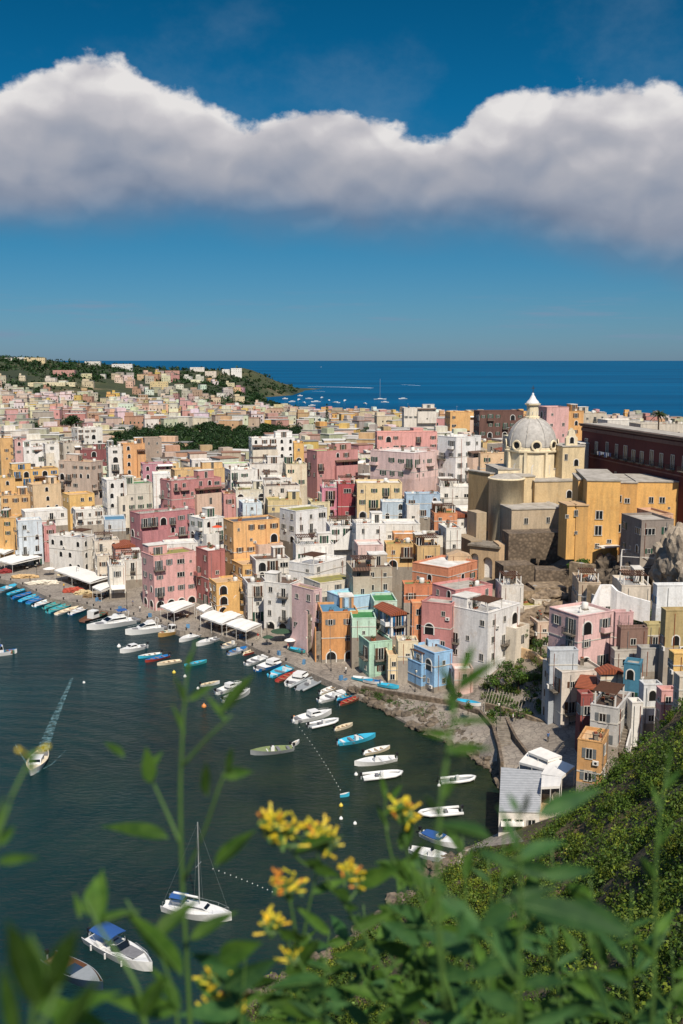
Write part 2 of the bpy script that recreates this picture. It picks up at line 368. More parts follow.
# ------------------------------------------------------------ light, sky, camera
SUN_TO = Vector((.26, -.96, 0)).normalized(); SEL = rad(50)
def make_world():
    w = bpy.data.worlds.new('World'); SC.world = w; w.use_nodes = True; nt = w.node_tree; nt.nodes.clear()
    out = N(nt, 'ShaderNodeOutputWorld'); bg = N(nt, 'ShaderNodeBackground'); bg.inputs[1].default_value = .13
    nt.links.new(bg.outputs[0], out.inputs[0])
    sky = N(nt, 'ShaderNodeTexSky', sky_type='NISHITA'); sky.sun_disc = False; sky.sun_elevation = SEL
    sky.sun_rotation = math.atan2(SUN_TO.x, SUN_TO.y); sky.air_density = 1.0; sky.dust_density = .3; sky.ozone_density = 3.0
    tc = N(nt, 'ShaderNodeTexCoord'); s = N(nt, 'ShaderNodeSeparateXYZ'); nt.links.new(tc.outputs['Generated'], s.inputs[0])
    def mth(op, a, b=None, c=None):
        n = N(nt, 'ShaderNodeMath', operation=op)
        for i, v in enumerate((a, b, c)):
            if v is None: continue
            if hasattr(v, 'links'): nt.links.new(v, n.inputs[i])
            else: n.inputs[i].default_value = v
        return n.outputs[0]
    az = mth('ARCTAN2', s.outputs[0], s.outputs[1])
    hy = mth('SQRT', mth('ADD', mth('MULTIPLY', s.outputs[0], s.outputs[0]), mth('MULTIPLY', s.outputs[1], s.outputs[1])))
    el = mth('DIVIDE', s.outputs[2], hy)
    el0 = el
    # deepen the clear sky: a teal cast, darker upwards; added brightness overhead, out of view, lifts the shadows
    c = sky.outputs[0]
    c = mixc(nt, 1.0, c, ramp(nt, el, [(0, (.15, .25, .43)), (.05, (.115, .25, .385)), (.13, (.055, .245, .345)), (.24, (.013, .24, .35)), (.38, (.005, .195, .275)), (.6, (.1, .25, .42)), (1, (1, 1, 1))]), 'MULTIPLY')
    cv = N(nt, 'ShaderNodeCombineXYZ'); nt.links.new(mth('MULTIPLY', az, 1.0), cv.inputs[0]); nt.links.new(mth('MULTIPLY', el, 1.35), cv.inputs[1])
    def cn(scale, det, rough, off=(0, 0, 0)):
        mp = N(nt, 'ShaderNodeMapping'); mp.inputs['Location'].default_value = off; nt.links.new(cv.outputs[0], mp.inputs[0]); return noise(nt, mp.outputs[0], scale, det, rough)
    tops = [(0, 84), (30, 72), (62, 58), (95, 55), (130, 66), (170, 88), (205, 100), (245, 118), (275, 110), (305, 103), (350, 108), (395, 124), (430, 134), (452, 130), (478, 104), (510, 90), (560, 84), (610, 86), (655, 80), (683, 86)]
    bots = [(0, 222), (150, 220), (340, 228), (450, 232), (520, 238), (600, 254), (683, 270)]
    def curve(pts):
        n = N(nt, 'ShaderNodeFloatCurve'); cu = n.mapping.curves[0]
        P = []
        for px, py in pts:
            d = ray(px, py); P.append(((math.atan2(d[0], d[1])+.4)/.8, d[2]/math.hypot(d[0], d[1])))
        while len(cu.points) < len(P): cu.points.new(.5, .5)
        for i, q in enumerate(P): cu.points[i].location = q
        n.mapping.update(); nt.links.new(mth('MULTIPLY_ADD', az, 1.25, .5), n.inputs[1]); return n.outputs[0]
    top = curve(tops); bot = curve(bots)
    def vor(scale, off=(0, 0, 0)):
        mp = N(nt, 'ShaderNodeMapping'); mp.inputs['Location'].default_value = off; nt.links.new(cv.outputs[0], mp.inputs[0])
        wn = N(nt, 'ShaderNodeTexNoise'); wn.inputs['Scale'].default_value = scale*1.2; wn.inputs['Detail'].default_value = 2.5; nt.links.new(mp.outputs[0], wn.inputs['Vector'])
        wv_ = N(nt, 'ShaderNodeVectorMath', operation='MULTIPLY_ADD'); nt.links.new(wn.outputs[1], wv_.inputs[0]); wv_.inputs[1].default_value = (.55/scale,)*3; nt.links.new(mp.outputs[0], wv_.inputs[2])
        v = N(nt, 'ShaderNodeTexVoronoi', feature='F1'); v.voronoi_dimensions = '2D'; v.inputs['Scale'].default_value = scale; v.inputs['Detail'].default_value = 1; v.inputs['Roughness'].default_value = .45; nt.links.new(wv_.outputs[0], v.inputs['Vector']); return mth('SUBTRACT', .5, v.outputs[0])
    big = mth('SUBTRACT', cn(8, 5, .5), .5); fine = mth('SUBTRACT', cn(26, 5, .55, (3, 1, 0)), .5)
    v15 = vor(13)
    disp = mth('ADD', mth('ADD', mth('MULTIPLY', big, .038), mth('ADD', mth('MULTIPLY', fine, .028), mth('MULTIPLY', mth('SUBTRACT', cn(80, 4, .6, (5, 2, 0)), .5), .012))), mth('MULTIPLY', v15, .012))
    dt = mth('SUBTRACT', mth('ADD', top, disp), el); db = mth('SUBTRACT', mth('ADD', el, mth('MULTIPLY', big, .05)), bot)
    def sstep(v, a, b):
        n = N(nt, 'ShaderNodeMapRange', interpolation_type='SMOOTHSTEP'); n.inputs[1].default_value = a; n.inputs[2].default_value = b; nt.links.new(v, n.inputs[0]); return n.outputs[0]
    den = mth('MULTIPLY', sstep(dt, -.003, .008), sstep(db, -.03, .04))
    # relief: two samples of the same noise a step towards the light
    r1 = mth('MULTIPLY', v15, .55); r2 = mth('MULTIPLY', vor(13, (.005, -.016, 0)), .55)
    rel = mth('MULTIPLY', mth('SUBTRACT', r1, r2), .7)
    hgt = mth('DIVIDE', mth('SUBTRACT', el, bot), mth('SUBTRACT', top, bot))
    lit = mth('ADD', mth('ADD', mth('MULTIPLY', hgt, 1.05), rel), mth('ADD', mth('MULTIPLY', big, .5), mth('MULTIPLY', fine, .2)))
    cc = ramp(nt, lit, [(.0, lin('7787a0')), (.3, lin('97a0b2')), (.6, lin('b4b6c0')), (.82, lin('d0ced3')), (1, lin('f2efee'))])
    cl = N(nt, 'ShaderNodeVectorMath', operation='SCALE'); nt.links.new(cc, cl.inputs[0]); cl.inputs['Scale'].default_value = 5.5
    # thin veil cloud above left and thin streaks near the horizon
    veil = mth('MULTIPLY', sstep(cn(5, 7, .6, (2, 7, 0)), .46, .8), mth('MULTIPLY', sstep(el, .14, .24), .5))
    veil = mth('MULTIPLY', veil, sstep(el, .42, .3))
    mp = N(nt, 'ShaderNodeMapping'); mp.inputs['Scale'].default_value = (3, 24, 1); nt.links.new(cv.outputs[0], mp.inputs[0])
    st = mth('MULTIPLY', sstep(noise(nt, mp.outputs[0], 2.2, 6, .6), .5, .75), mth('MULTIPLY', sstep(el, .075, .045), sstep(el, .0, .02)))
    def over(base, colr, fac): return mixc(nt, fac, base, colr)
    c = over(c, (1.7, 2.4, 3.1), mth('MULTIPLY', veil, .45)); c = over(c, (1.25, 1.8, 2.6), mth('MULTIPLY', st, .75))
    c = over(c, cl.outputs[0], den)
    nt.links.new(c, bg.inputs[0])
make_world()
sd = bpy.data.lights.new('sun', 'SUN'); sd.energy = 4.6; sd.angle = rad(.5); sd.color = (1, .91, .78)
so = bpy.data.objects.new('sun', sd); COL.objects.link(so)
tov = Vector((SUN_TO.x*math.cos(SEL), SUN_TO.y*math.cos(SEL), math.sin(SEL))); so.rotation_euler = tov.to_track_quat('Z', 'Y').to_euler(); so.location = (0, 0, 200)
cd = bpy.data.cameras.new('camera'); co = bpy.data.objects.new('camera', cd); COL.objects.link(co); SC.camera = co
cd.sensor_fit = 'VERTICAL'; cd.sensor_height = 36; cd.lens = 35; cd.clip_start = .05; cd.clip_end = 200000
co.location = (0, 0, CAMZ); co.rotation_euler = (math.pi/2-PT, 0, 0)
cd.dof.use_dof = True; cd.dof.focus_distance = 230; cd.dof.aperture_fstop = 5.0
SC.view_settings.view_transform = 'Standard'; SC.view_settings.look = 'None'; SC.view_settings.gamma = 1; SC.view_settings.exposure = .3
SC.render.engine = 'CYCLES'

# ------------------------------------------------------------ common materials
WHT = mat('white_paint', 'e6e2da', .6, k=.85, var=.12); DARK = mat('dark_opening', '1a1a1a', .5, k=.7); FRM = mat('window_trim', 'dcd6ca', .7, k=.8); GLASS = mat('window_glass', '1b2226', .25, var=.4)
GRN = mat('green_shutter', '1f4a38', .6, var=.2); BRN = mat('brown_shutter', '5a3b28', .7); BLU = mat('blue_shutter', '1f6a9c', .6); GRY = mat('grey_shutter', '6d7274', .7)
IRON = mat('iron', '2d2d2e', .6); STL = mat('galvanised_steel', 'b9bcbc', .45, .4); STONE = mat('stone', '8a8072', .95, sc=1.2, h2='5f574c', bump=.05)
TERR = stripes('roof_tiles', 'a55a38', '7b4029', 2.2, 0); WOODR = stripes('reed_roof', '7a5c48', '4f3a2e', 1.6, 0)
ROOFS = {'g': mat('concrete_roof', 'b3aca1', .95, sc=.5, h2='8b8478'), 'w': mat('whitewashed_roof', 'ece8e0', .9, sc=.5, h2='c4beb2', k=.85), 'm': mat('mossy_roof', '9a9440', .95, sc=.7, h2='7e7653', k=.9),
    'k': mat('slate_grey_roof', '5b5a5c', .9, sc=.5), 'v': mat('green_terrace', '3f8048', .9, sc=.8, h2='2f6b3b'), 't': TERR, 'q': mat('aqua_terrace', '9ccfd0', .8, sc=.6, h2='7fbcc4'), 'b': mat('brown_bitumen_roof', '6b5547', .95, sc=.6, h2='4c4038'),
    'l': mat('pale_green_terrace', '9dbd7a', .9, sc=.6), 'p': mat('peach_terrace', 'c2a27c', .9, sc=.5), 'u': mat('blue_terrace', '4f7f9c', .9, sc=.5)}
CANV = mat('white_canvas', 'e9e5dd', .85, k=.92, var=.1, sc=1)

# ------------------------------------------------------------ window, door and balcony kits (origin at the wall plane, looking to -y)
def ring(b, w, h, fw, d, m, z0=0):
    b.box(-w/2, -w/2+fw, -d, 0, z0, z0+h, m); b.box(w/2-fw, w/2, -d, 0, z0, z0+h, m)
    b.box(-w/2+fw, w/2-fw, -d, 0, z0+h-fw, z0+h, m)
    return b
KM = {}
def kit_meshes(kind, shm):
    key = (kind, shm.name)
    if key in KM: return KM[key]
    out = {}
    W, H = {'win': (1.15, 1.45), 'sq': (1.0, 1.0), 'door': (1.2, 2.2), 'arch': (1.9, 2.4), 'wide': (2.6, 1.5), 'arcade': (2.5, 2.7)}[kind]
    if kind in ('arch', 'arcade'):
        r = W/2; hz = H-r; n = 10
        arc = [(r*math.cos(math.pi*i/n), hz+r*math.sin(math.pi*i/n)) for i in range(n+1)]
        arc2 = [((r-.22)*math.cos(math.pi*i/n), hz+(r-.22)*math.sin(math.pi*i/n)) for i in range(n+1)]
        b = MB(); o1 = [(r, 0)]+arc+[(-r, 0)]; o2 = [(r-.22, 0)]+arc2+[(-r+.22, 0)]; k = len(o1)
        vs = [(x, -.12, z) for x, z in o1]+[(x, -.12, z) for x, z in o2]+[(x, 0, z) for x, z in o1]+[(x, 0, z) for x, z in o2]
        fs = []
        for i in range(k-1): fs += [(i, i+1, k+i+1, k+i), (i, 2*k+i, 2*k+i+1, i+1), (k+i, k+i+1, 3*k+i+1, 3*k+i)]
        b.add(vs, fs, WHT); out['frame'] = b.mesh('window_frame')
        p = MB(); p.prism([(x, z) for x, z in o2], -.03, 0, DARK); out['pane'] = p.mesh('pane')
    else:
        b = MB(); ring(b, W, H, .1, .08, FRM)
        if kind != 'door': b.box(-W/2-.06, W/2+.06, -.14, 0, -.08, 0, FRM)
        if kind == 'wide':
            for x in (-.45, .45): b.box(x-.05, x+.05, -.07, 0, 0, H-.13, WHT)
        else: b.box(-.035, .035, -.06, -.025, 0, H-.13, WHT)
        out['frame'] = b.mesh('window_frame')
        p = MB(); p.box(-W/2+.13, W/2-.13, -.022, 0, 0, H-.13, GLASS); out['pane'] = p.mesh('pane')
        if shm is not DARK and kind in ('win', 'door'):
            for sgn in (-1, 1):
                s = MB(); x = sgn*(W/2+.3); s.box(x-.27, x+.27, -.06, -.003, .02, H-.05, shm)
                for i in range(int(H/.22)): s.box(x-.22, x+.22, -.085, -.06, .1+i*.22, .2+i*.22, shm)
                out['sh%d' % (sgn+1)] = s.mesh('shutter')
    KM[key] = out; return out
def window(parent, kind, x, y, z, rz, shm=DARK, detail=2, s=1.0, name=None):
    k = kit_meshes(kind, shm); sv = (s*R.uniform(.86, 1.2), s, s*R.uniform(.88, 1.22)) if kind in ('win', 'sq', 'door') else (s, s, s)
    nm = name or {'door': 'door', 'arcade': 'arch_opening', 'arch': 'arched_window'}.get(kind, 'window')
    if detail == 0:
        key = (kind, shm.name, 'j')
        if key not in KM:
            b = MB()
            for q in k.values():
                b.add([v.co[:] for v in q.vertices], [tuple(f.vertices) for f in q.polygons], q.materials[0])
            KM[key] = b.mesh(nm)
        return put(KM[key], nm, parent, (x, y, z), rz, sv)
    o = put(k['frame'], nm, parent, (x, y, z), rz, sv); put(k['pane'], 'pane', o)
    for q in ('sh0', 'sh2'):
        if q in k: put(k[q], 'shutter', o)
    return o
BM = {}
def balcony(parent, x, y, z, rz, w=2.2, solid=None):
    w = round(w*2)/2; key = (w, solid.name if solid else '')
    if key not in BM:
        b = MB(); b.box(-w/2, w/2, -1.0, 0, -.14, 0, STONE)
        for q in (-w/2+.2, w/2-.35): b.box(q, q+.15, -.7, 0, -.4, -.14, STONE)
        r = MB()
        if solid: r.box(-w/2, w/2, -1, -.9, 0, .9, solid); r.box(-w/2, -w/2+.1, -.9, 0, 0, .9, solid); r.box(w/2-.1, w/2, -.9, 0, 0, .9, solid)
        else:
            r.box(-w/2, w/2, -1, -.96, .92, .97, IRON); r.box(-w/2, -w/2+.04, -.96, 0, .92, .97, IRON); r.box(w/2-.04, w/2, -.96, 0, .92, .97, IRON)
            n = int(w/.16)
            for i in range(n+1): q = -w/2+.015+i*(w-.03)/n; r.box(q-.013, q+.013, -.99, -.965, 0, .92, IRON)
            for i in range(6): 
                for sx in (-w/2+.015, w/2-.015): r.box(sx-.013, sx+.013, -.95+i*.17, -.925+i*.17, 0, .92, IRON)
        BM[key] = (b.mesh('balcony'), r.mesh('railing'))
    o = put(BM[key][0], 'balcony', parent, (x, y, z), rz); put(BM[key][1], 'railing', o); return o
def smallkits():
    K = {}
    b = MB(); b.box(-.3, .3, -.3, .3, 0, 1.1, STONE); b.box(-.4, .4, -.4, .4, 1.1, 1.2, STONE); b.box(-.22, .22, -.22, .22, 1.2, 1.4, TERR); K['chimney'] = b.mesh('chimney')
    b = MB(); b.tube([(0, 0, 0), (0, 0, 3)], .025, STL, 5)
    for i in range(6): b.tube([(-.5+.05*i, -.5+i*.2, 2.9), (.5-.05*i, -.5+i*.2, 2.9)], .012, STL, 4)
    b.tube([(0, -.55, 2.9), (0, .6, 2.9)], .015, STL, 4); K['antenna'] = b.mesh('antenna')
    b = MB(); b.tube([(0, 0, 0), (0, 0, .6)], .03, STL, 5); b.lathe([(0, 0), (.2, .02), (.4, .1), (.45, .14)], WHT, 12)
    b.v = [(x, -.15-z if i > 11 else y, y*.95+.75 if i > 11 else z) for i, (x, y, z) in enumerate(b.v)]; K['satellite_dish'] = b.mesh('satellite_dish')
    b = MB(); b.lathe([(0, .2), (.55, .2), (.58, .5), (.58, 1.2), (.45, 1.35), (0, 1.38)], WHT, 14); b.box(-.5, .5, -.5, .5, 0, .2, STONE); K['water_tank'] = b.mesh('water_tank', True)
    b = MB(); b.box(-.4, .4, -.32, -.04, 0, .6, WHT); b.lathe([(0, 0), (.2, 0)], DARK, 10); n = 20
    b.v[-n:] = [(x, -.325, y+.3) for x, y, z in b.v[-n:]]; K['air_conditioner'] = b.mesh('air_conditioner')
    b = MB(); b.box(-.5, .5, -.2, .2, 0, .35, mat('clay_pot', '9a5a3c', .9))
    gm = leafmat('potted_leaf', '3d5a26', '2a4019', trans=0, attr=False)
    rr = random.Random(3)
    for i in range(40):
        c = Vector((rr.uniform(-.6, .6), rr.uniform(-.3, .3), rr.uniform(.35, 1.0))); a = Vector((rr.uniform(-1, 1), rr.uniform(-1, 1), rr.uniform(-1, 1)))*.16; e = Vector((rr.uniform(-1, 1), rr.uniform(-1, 1), rr.uniform(-1, 1)))*.16
        b.add([c, c+a, c+a+e, c+e], [(0, 1, 2, 3)], gm)
    K['potted_plant'] = b.mesh('potted_plant')
    return K
SK = smallkits()

# ------------------------------------------------------------ houses
HOUSES = []     # (px, py, short label, x, y, halfsize, ztop)
def wallmesh(w, d, zb, zt, zr, t, m, mi=None):
    b = MB(); mi = mi or m
    o = [(0, 0), (w, 0), (w, d), (0, d)]; q = [(t, t), (w-t, t), (w-t, d-t), (t, d-t)]
    vs = [(x, y, zb) for x, y in o]+[(x, y, zt) for x, y in o]+[(x, y, zt) for x, y in q]+[(x, y, zr-.05) for x, y in q]
    fs = []
    for i in range(4):
        j = (i+1) % 4; fs += [(i, j, j+4, i+4), (i+4, j+4, j+8, i+8), (i+8, j+8, j+12, i+12)]
    b.add(vs, fs+[(12, 13, 14, 15)], m); return b.mesh('wall')
SHM = {'g': GRN, 'u': BLU, 'n': BRN, 'y': GRY}
def core_house(P, th, w, d, zt, c, rf, opts, label, name='house', cat='house', group=None, detail=2, seed=0, zlow=None, wcol=None):
    """P: corner nearest the camera on the visible ground; front runs along +x, left side along +y of the thing."""
    rr = random.Random(seed); x0, y0, z0 = P
    e = empty(name, (x0, y0, z0), th, label, cat, group)
    ct, st = math.cos(th), math.sin(th)
    tm = min(T(x0+a*w*ct-b*d*st, y0+a*w*st+b*d*ct) for a in (0, 1) for b in (0, 1))
    zb = min(tm, z0)-z0-1.0; H = zt-z0; m = plaster(c)
    par = .0 if rf in ('t', 'V', 'G') else (.5 if detail else .3)
    t = .22
    hr = H-par if par else H-(.9 if rf != 'V' else min(w, d)*.28)
    if hr < 1.5: hr = H-.3
    if par: me = wallmesh(w, d, zb, H, hr, t, m)
    else: me = MB().box(0, w, 0, d, zb, hr, m).mesh('wall')
    wall = put(me, 'wall', e)
    front_ok = 'Q' not in opts and 'a' not in opts
    # roof
    b = MB()
    if rf == 'V':
        n = 8; long = w >= d; L, S = (w, d) if long else (d, w); vs = []
        for q in (0, L):
            for i in range(n+1):
                a = math.pi*i/n; u = S/2-S/2*math.cos(a); z = hr+.003+(H-hr)*math.sin(a); vs.append((q, u, z) if long else (u, q, z))
        fs = [(i, i+1, n+2+i, n+1+i) for i in range(n)]+[tuple(range(n+1)), tuple(range(2*n+1, n, -1))]
        b.add(vs, fs, ROOFS['w'])
    elif rf in ('t', 'G'):
        rm = TERR if rf == 't' else m; o = .35 if rf == 't' else .05
        b.prism([(-o, hr-.1), (w+o, hr-.1), (w+o, hr+.06), (w/2, H), (-o, hr+.06)], -o, d+o, rm)
    else:
        b.box(t+.002, w-t-.002, t+.002, d-t-.002, hr-.04, hr+.03, ROOFS[rf])
        if detail: b.box(-.06, w+.06, -.06, 0, H-.16, H-.02, m); b.box(-.06, 0, 0, d+.06, H-.16, H-.02, m)
    b.obj('roof', e)
    zl = (zlow if zlow is not None else 0)
    sh = next((SHM[k] for k in 'guny' if k in opts), DARK if rr.random() < .55 else rr.choice([GRN, BRN, GRY]))
    if detail < 1 and sh is not DARK and rr.random() < .5: sh = DARK
    def face(L, fx, rz, front):
        if L < 1.8 or 'N' in opts: return
        avail = hr-zl; ns = max(1, int(round(avail/3.2))); nc = max(1, int(L/(2.9 if detail else 3.4)))
        if avail < 2.0: return
        hs = avail/ns
        for s in range(ns):
            z = zl+s*hs
            for k in range(nc):
                u = L*(k+.5)/nc+rr.uniform(-.18, .18); q = rr.random()
                if q < .2: continue
                x, y = fx(u)
                if s == 0 and 'a' in opts and L/nc > 2.6: window(e, 'arcade', x, y, z+.02, rz, DARK, min(detail, 1), .95); continue
                if s == 0 and zl == 0 and 'Q' in opts and rr.random() < .6: window(e, 'door', x, y, z+.02, rz, rr.choice([GRN, BRN, DARK, BLU]), detail); continue
                if front and s > 0 and detail and q < (.5 if 'B' in opts else .26): 
                    window(e, 'door', x, y, z+.15, rz, sh, detail); balcony(e, x, y, z+.15, rz, 1.5+rr.random()*1.5, m if rr.random() < .3 else None); continue
                kd = 'win' if rr.random() < .7 else 'sq'
                if 'A' in opts or (detail and rr.random() < .07): kd = 'arch'
                if detail and kd != 'arch' and L/nc > 2.7 and rr.random() < .07: window(e, 'arcade', x, y, z+.1, rz, DARK, 1, .9); continue
                if detail and kd != 'arch' and L/nc > 2.9 and rr.random() < .06: kd = 'wide'
                window(e, kd, x, y, z+max(.4, hs*.33), rz, sh, detail, rr.uniform(.72, .98) if kd != 'arch' else .72)
                if detail > 1 and rr.random() < .15: put(SK['air_conditioner'], 'air_conditioner', e, (x+(.95 if rz == 0 else 0), y-(.95 if rz else 0), z+.3), rz)
    face(w, lambda u: (u, 0), 0, True); face(d, lambda u: (0, d-u), -math.pi/2, 'B' in opts)
    if detail and not 'N' in opts and w > 4:      # a few openings on the right side too
        for s in range(max(1, int(H/3.6))):
            window(e, 'win', w, d*.5, zl+s*3.2+1.0 if zl+s*3.2+2.6 < hr else max(.2, hr-2.2), math.pi/2, sh, 0 if detail < 2 else 1)
    if detail and 'x' not in opts and 'a' not in opts and 'Q' not in opts and 's' not in opts and w > 5.5 and H > 6 and rr.random() < .6:
        aw, ad, ah = w*rr.uniform(.35, .6), rr.uniform(1.4, 2.6), H*rr.uniform(.35, .62); ox = rr.choice([.0, w-aw]); wm = m if rr.random() < .6 else plaster(rr.choice(['e4dccf', 'ded0b8', 'd9b59a']))
        q = MB().box(ox, ox+aw, -ad, -.002, -2.0, ah, wm); q.box(ox, ox+aw, -ad, -ad+.15, ah, ah+.8, wm); q.box(ox, ox+.15, -ad+.15, -.003, ah, ah+.8, wm); q.box(ox+aw-.15, ox+aw, -ad+.15, -.003, ah, ah+.8, wm); ax = q.obj('annex', e)
        for s in range(max(1, int(ah/3))): window(ax, rr.choice(['win', 'door', 'sq']), ox+aw/2, -ad, s*3+.5, 0, sh, 1, .9)
        if rr.random() < .5: put(SK['potted_plant'], 'potted_plant', ax, (ox+aw*.5, -ad+.5, ah), 0)
        if rr.random() < .35:
            q = MB(); q.add([(ox+.1, -.01, ah+2.6), (ox+aw-.1, -.01, ah+2.6), (ox+aw-.1, -ad+.1, ah+2.1), (ox+.1, -ad+.1, ah+2.1)], [(0, 1, 2, 3)], rr.choice([CANV, WOODR])); q.v += [(x, y, z-.05) for x, y, z in q.v]; q.f += [(7, 6, 5, 4), (0, 4, 5, 1), (3, 2, 6, 7)]; q.m += [0]*3; q.obj('terrace_awning', ax)
    # roof clutter
    if rf not in ('t', 'V', 'G'):
        zr = hr+.03
        if 'K' in opts or (detail and rr.random() < .5 and w > 5 and d > 5 and 'x' not in opts):
            a, bb = w*rr.uniform(.3, .45), d*rr.uniform(.35, .5); ox = rr.choice([.3, w-a-.3]); rm = MB().box(ox, ox+a, d-bb-.25, d-.25, zr-.02, zr+2.4, m)
            rm.box(ox-.12, ox+a+.12, d-bb-.37, d-.13, zr+2.4, zr+2.55, ROOFS['w']); ro = rm.obj('roof_room', e); window(ro, 'door', ox+a/2, d-bb-.25, zr, 0, sh, 0, .95)
        if 'P' in opts or (detail and rr.random() < .13 and 'x' not in opts):
            a = min(w-.8, 5); bb = min(d-.8, 4); q = MB()
            for i in (0, 1):
                for j in (0, 1): q.box(.4+i*(a-.2), .6+i*(a-.2), .4+j*(bb-.2), .6+j*(bb-.2), zr, zr+2.3, WHT)
            for i in range(int(a/.45)): q.box(.4+i*.45, .62+i*.45, .3, .7+bb, zr+2.32, zr+2.42, BRN)
            q.box(.3, .5+a, .4, .55, zr+2.18, zr+2.32, BRN); q.box(.3, .5+a, .45+bb-.1, .6+bb-.1, zr+2.18, zr+2.32, BRN); q.obj('pergola', e)
        if 'R' in opts:
            q = MB(); n = int(w/.5)
            for i in range(n+1): q.box(i*w/n-.015, i*w/n+.015, .02, .05, H, H+.8, IRON)
            q.box(0, w, .02, .05, H+.8, H+.84, IRON); n = int(d/.5)
            for i in range(n+1): q.box(.02, .05, i*d/n-.015, i*d/n+.015, H, H+.8, IRON)
            q.box(.02, .05, 0.05, d, H+.8, H+.84, IRON); q.obj('roof_railing', e)
        for nm, pr in (('chimney', .6), ('antenna', .6), ('satellite_dish', .5), ('water_tank', .4), ('potted_plant', .7), ('potted_plant', .5), ('chimney', .3), ('potted_plant', .4)):
            if rr.random() < pr*(1 if detail else .5) and w > 3 and d > 3 and 'x' not in opts: put(SK[nm], nm, e, (rr.uniform(.8, w-.8), rr.uniform(.7, d-.7), zr), rr.choice([0, .5, -.4]))
    if 's' in opts or (detail and front_ok and rr.random() < .1 and 'x' not in opts and H > 5 and w > 5):      # outside stair climbing the front
        n = 14; q = MB(); hh = min(hr*.72, 7); L = min(w*.85, 8)
        for i in range(n): q.box(w*.1+i*L/n, w*.1+(i+1)*L/n, -1.15, -.01, zl-.3, zl+(i+1)*hh/n, STONE)
        q.prism([(w*.1, zl-.3), (w*.1+L, zl-.3), (w*.1+L, zl+hh+.9), (w*.1+L-.9, zl+hh+.9), (w*.1, zl+.9)], -1.4, -1.15, m); q.obj('outside_stair', e)
    if 'S' in opts:
        n = 14; q = MB(); hh = hr*.62; L = d*.9
        for i in range(n): q.box(-1.15, -.01, d-(i+1)*L/n, d-i*L/n, zl-.3, zl+(i+1)*hh/n, STONE)
        b0 = len(q.v); q.prism([(d, zl-.3), (d-L, zl-.3), (d-L, zl+hh+.9), (d-L+.9, zl+hh+.9), (d, zl+.9)], -1.4, -1.15, m); q.v[b0:] = [(y, x, z) for x, y, z in q.v[b0:]]; q.obj('outside_stair', e)
    if detail > 1:
        rp2 = random.Random(seed+5); q = MB(); pw_ = plaster(rp2.choice(['b9ab98', 'a39684', c]), .75); q.box(-.05, w+.04, -.05, -.003, zb, zl+.7, pw_); q.box(-.05, -.003, -.003, d, zb, zl+.7, pw_); q.obj('plinth', e)
        for u in (rp2.uniform(.1, .3), rp2.uniform(.7, .92)): q = MB(); q.tube([(w*u, -.09, zl), (w*u, -.09, hr-.1)], .05, rp2.choice([GRY, TERR]), 5); q.obj('drainpipe', e)
        if rp2.random() < .6: q = MB(); zz = zl+(hr-zl)*rp2.choice([.34, .5, .66]); q.box(-.07, w+.05, -.07, -.004, zz, zz+.18, FRM); q.box(-.07, -.004, -.004, d, zz, zz+.18, FRM); q.obj('string_course', e)
    if 'W' in opts:
        cw = wcol or CANV; q = MB(); q.add([(.3, -.02, 2.9), (w-.3, -.02, 2.9), (w-.3, -2.4, 2.3), (.3, -2.4, 2.3), (.3, -.02, 2.84), (w-.3, -.02, 2.84), (w-.3, -2.4, 2.1), (.3, -2.4, 2.1)], [(0, 1, 2, 3), (4, 7, 6, 5), (3, 2, 6, 7), (0, 3, 7, 4), (1, 5, 6, 2)], cw); q.obj('awning', e)
    return e
def dims(xl, xc, xr, P, zt, th=None):
    x, y, z = P; zm = (z+zt)/2; D = y*CP-(zm-CAMZ)*SP; best = None
    x = (xc-341.5)/F*D
    kr, kl = (xr-341.5)/F, (xl-341.5)/F
    cands = [rad(th)] if th is not None else [rad(a) for a in range(3, 66, 2)]
    for t in cands:
        c, s = math.cos(t), math.sin(t)
        w = (kr*D-x)/max(c-kr*s*CP, .05)
        if xc-xl >= 1: d = (x-kl*D)/(s+kl*c*CP) if s+kl*c*CP > .02 else 99
        else: d = 7.5 if s+kl*c*CP < .05 else 40
        if w <= .5 or d <= .3: continue
        cost = abs(math.log(d/7.5))+.5*abs(math.log(w/8.5))
        if best is None or cost < best[0]: best = (cost, t, w, d)
    if best is None: best = (0, rad(15), max(3, (xr-xl)*D/F), 7)
    _, t, w, d = best
    return t, min(max(w, 1.2), 60), min(max(d, 2.0), 16)
def house(xl, xc, xr, yt, yb, c, rf, opts, label, cc=5., th=None, name='house', cat='house', group=None, Y=None, **k):
    P = atY(xc, yb, Y) if Y else hit(xc, yb, cc)
    zt = zpix(P[1], yt); t, w, d = dims(xl, xc, xr, P, zt, th)
    if 'k_d' in k: d = k.pop('k_d')
    det = 2 if P[1] < 330 else 1
    e = core_house(P, t, w, d, zt, c, rf, opts, label, name, cat, group, det, seed=int(xl*31+yt*7+xr), **k)
    cx, cy = P[0]+math.cos(t)*w/2-math.sin(t)*d/2, P[1]+math.sin(t)*w/2+math.cos(t)*d/2
    HOUSES.append((xc, (yt+yb)/2, label, cx, cy, max(w, d)/2, zt, xl, xr, yt, yb)); return e
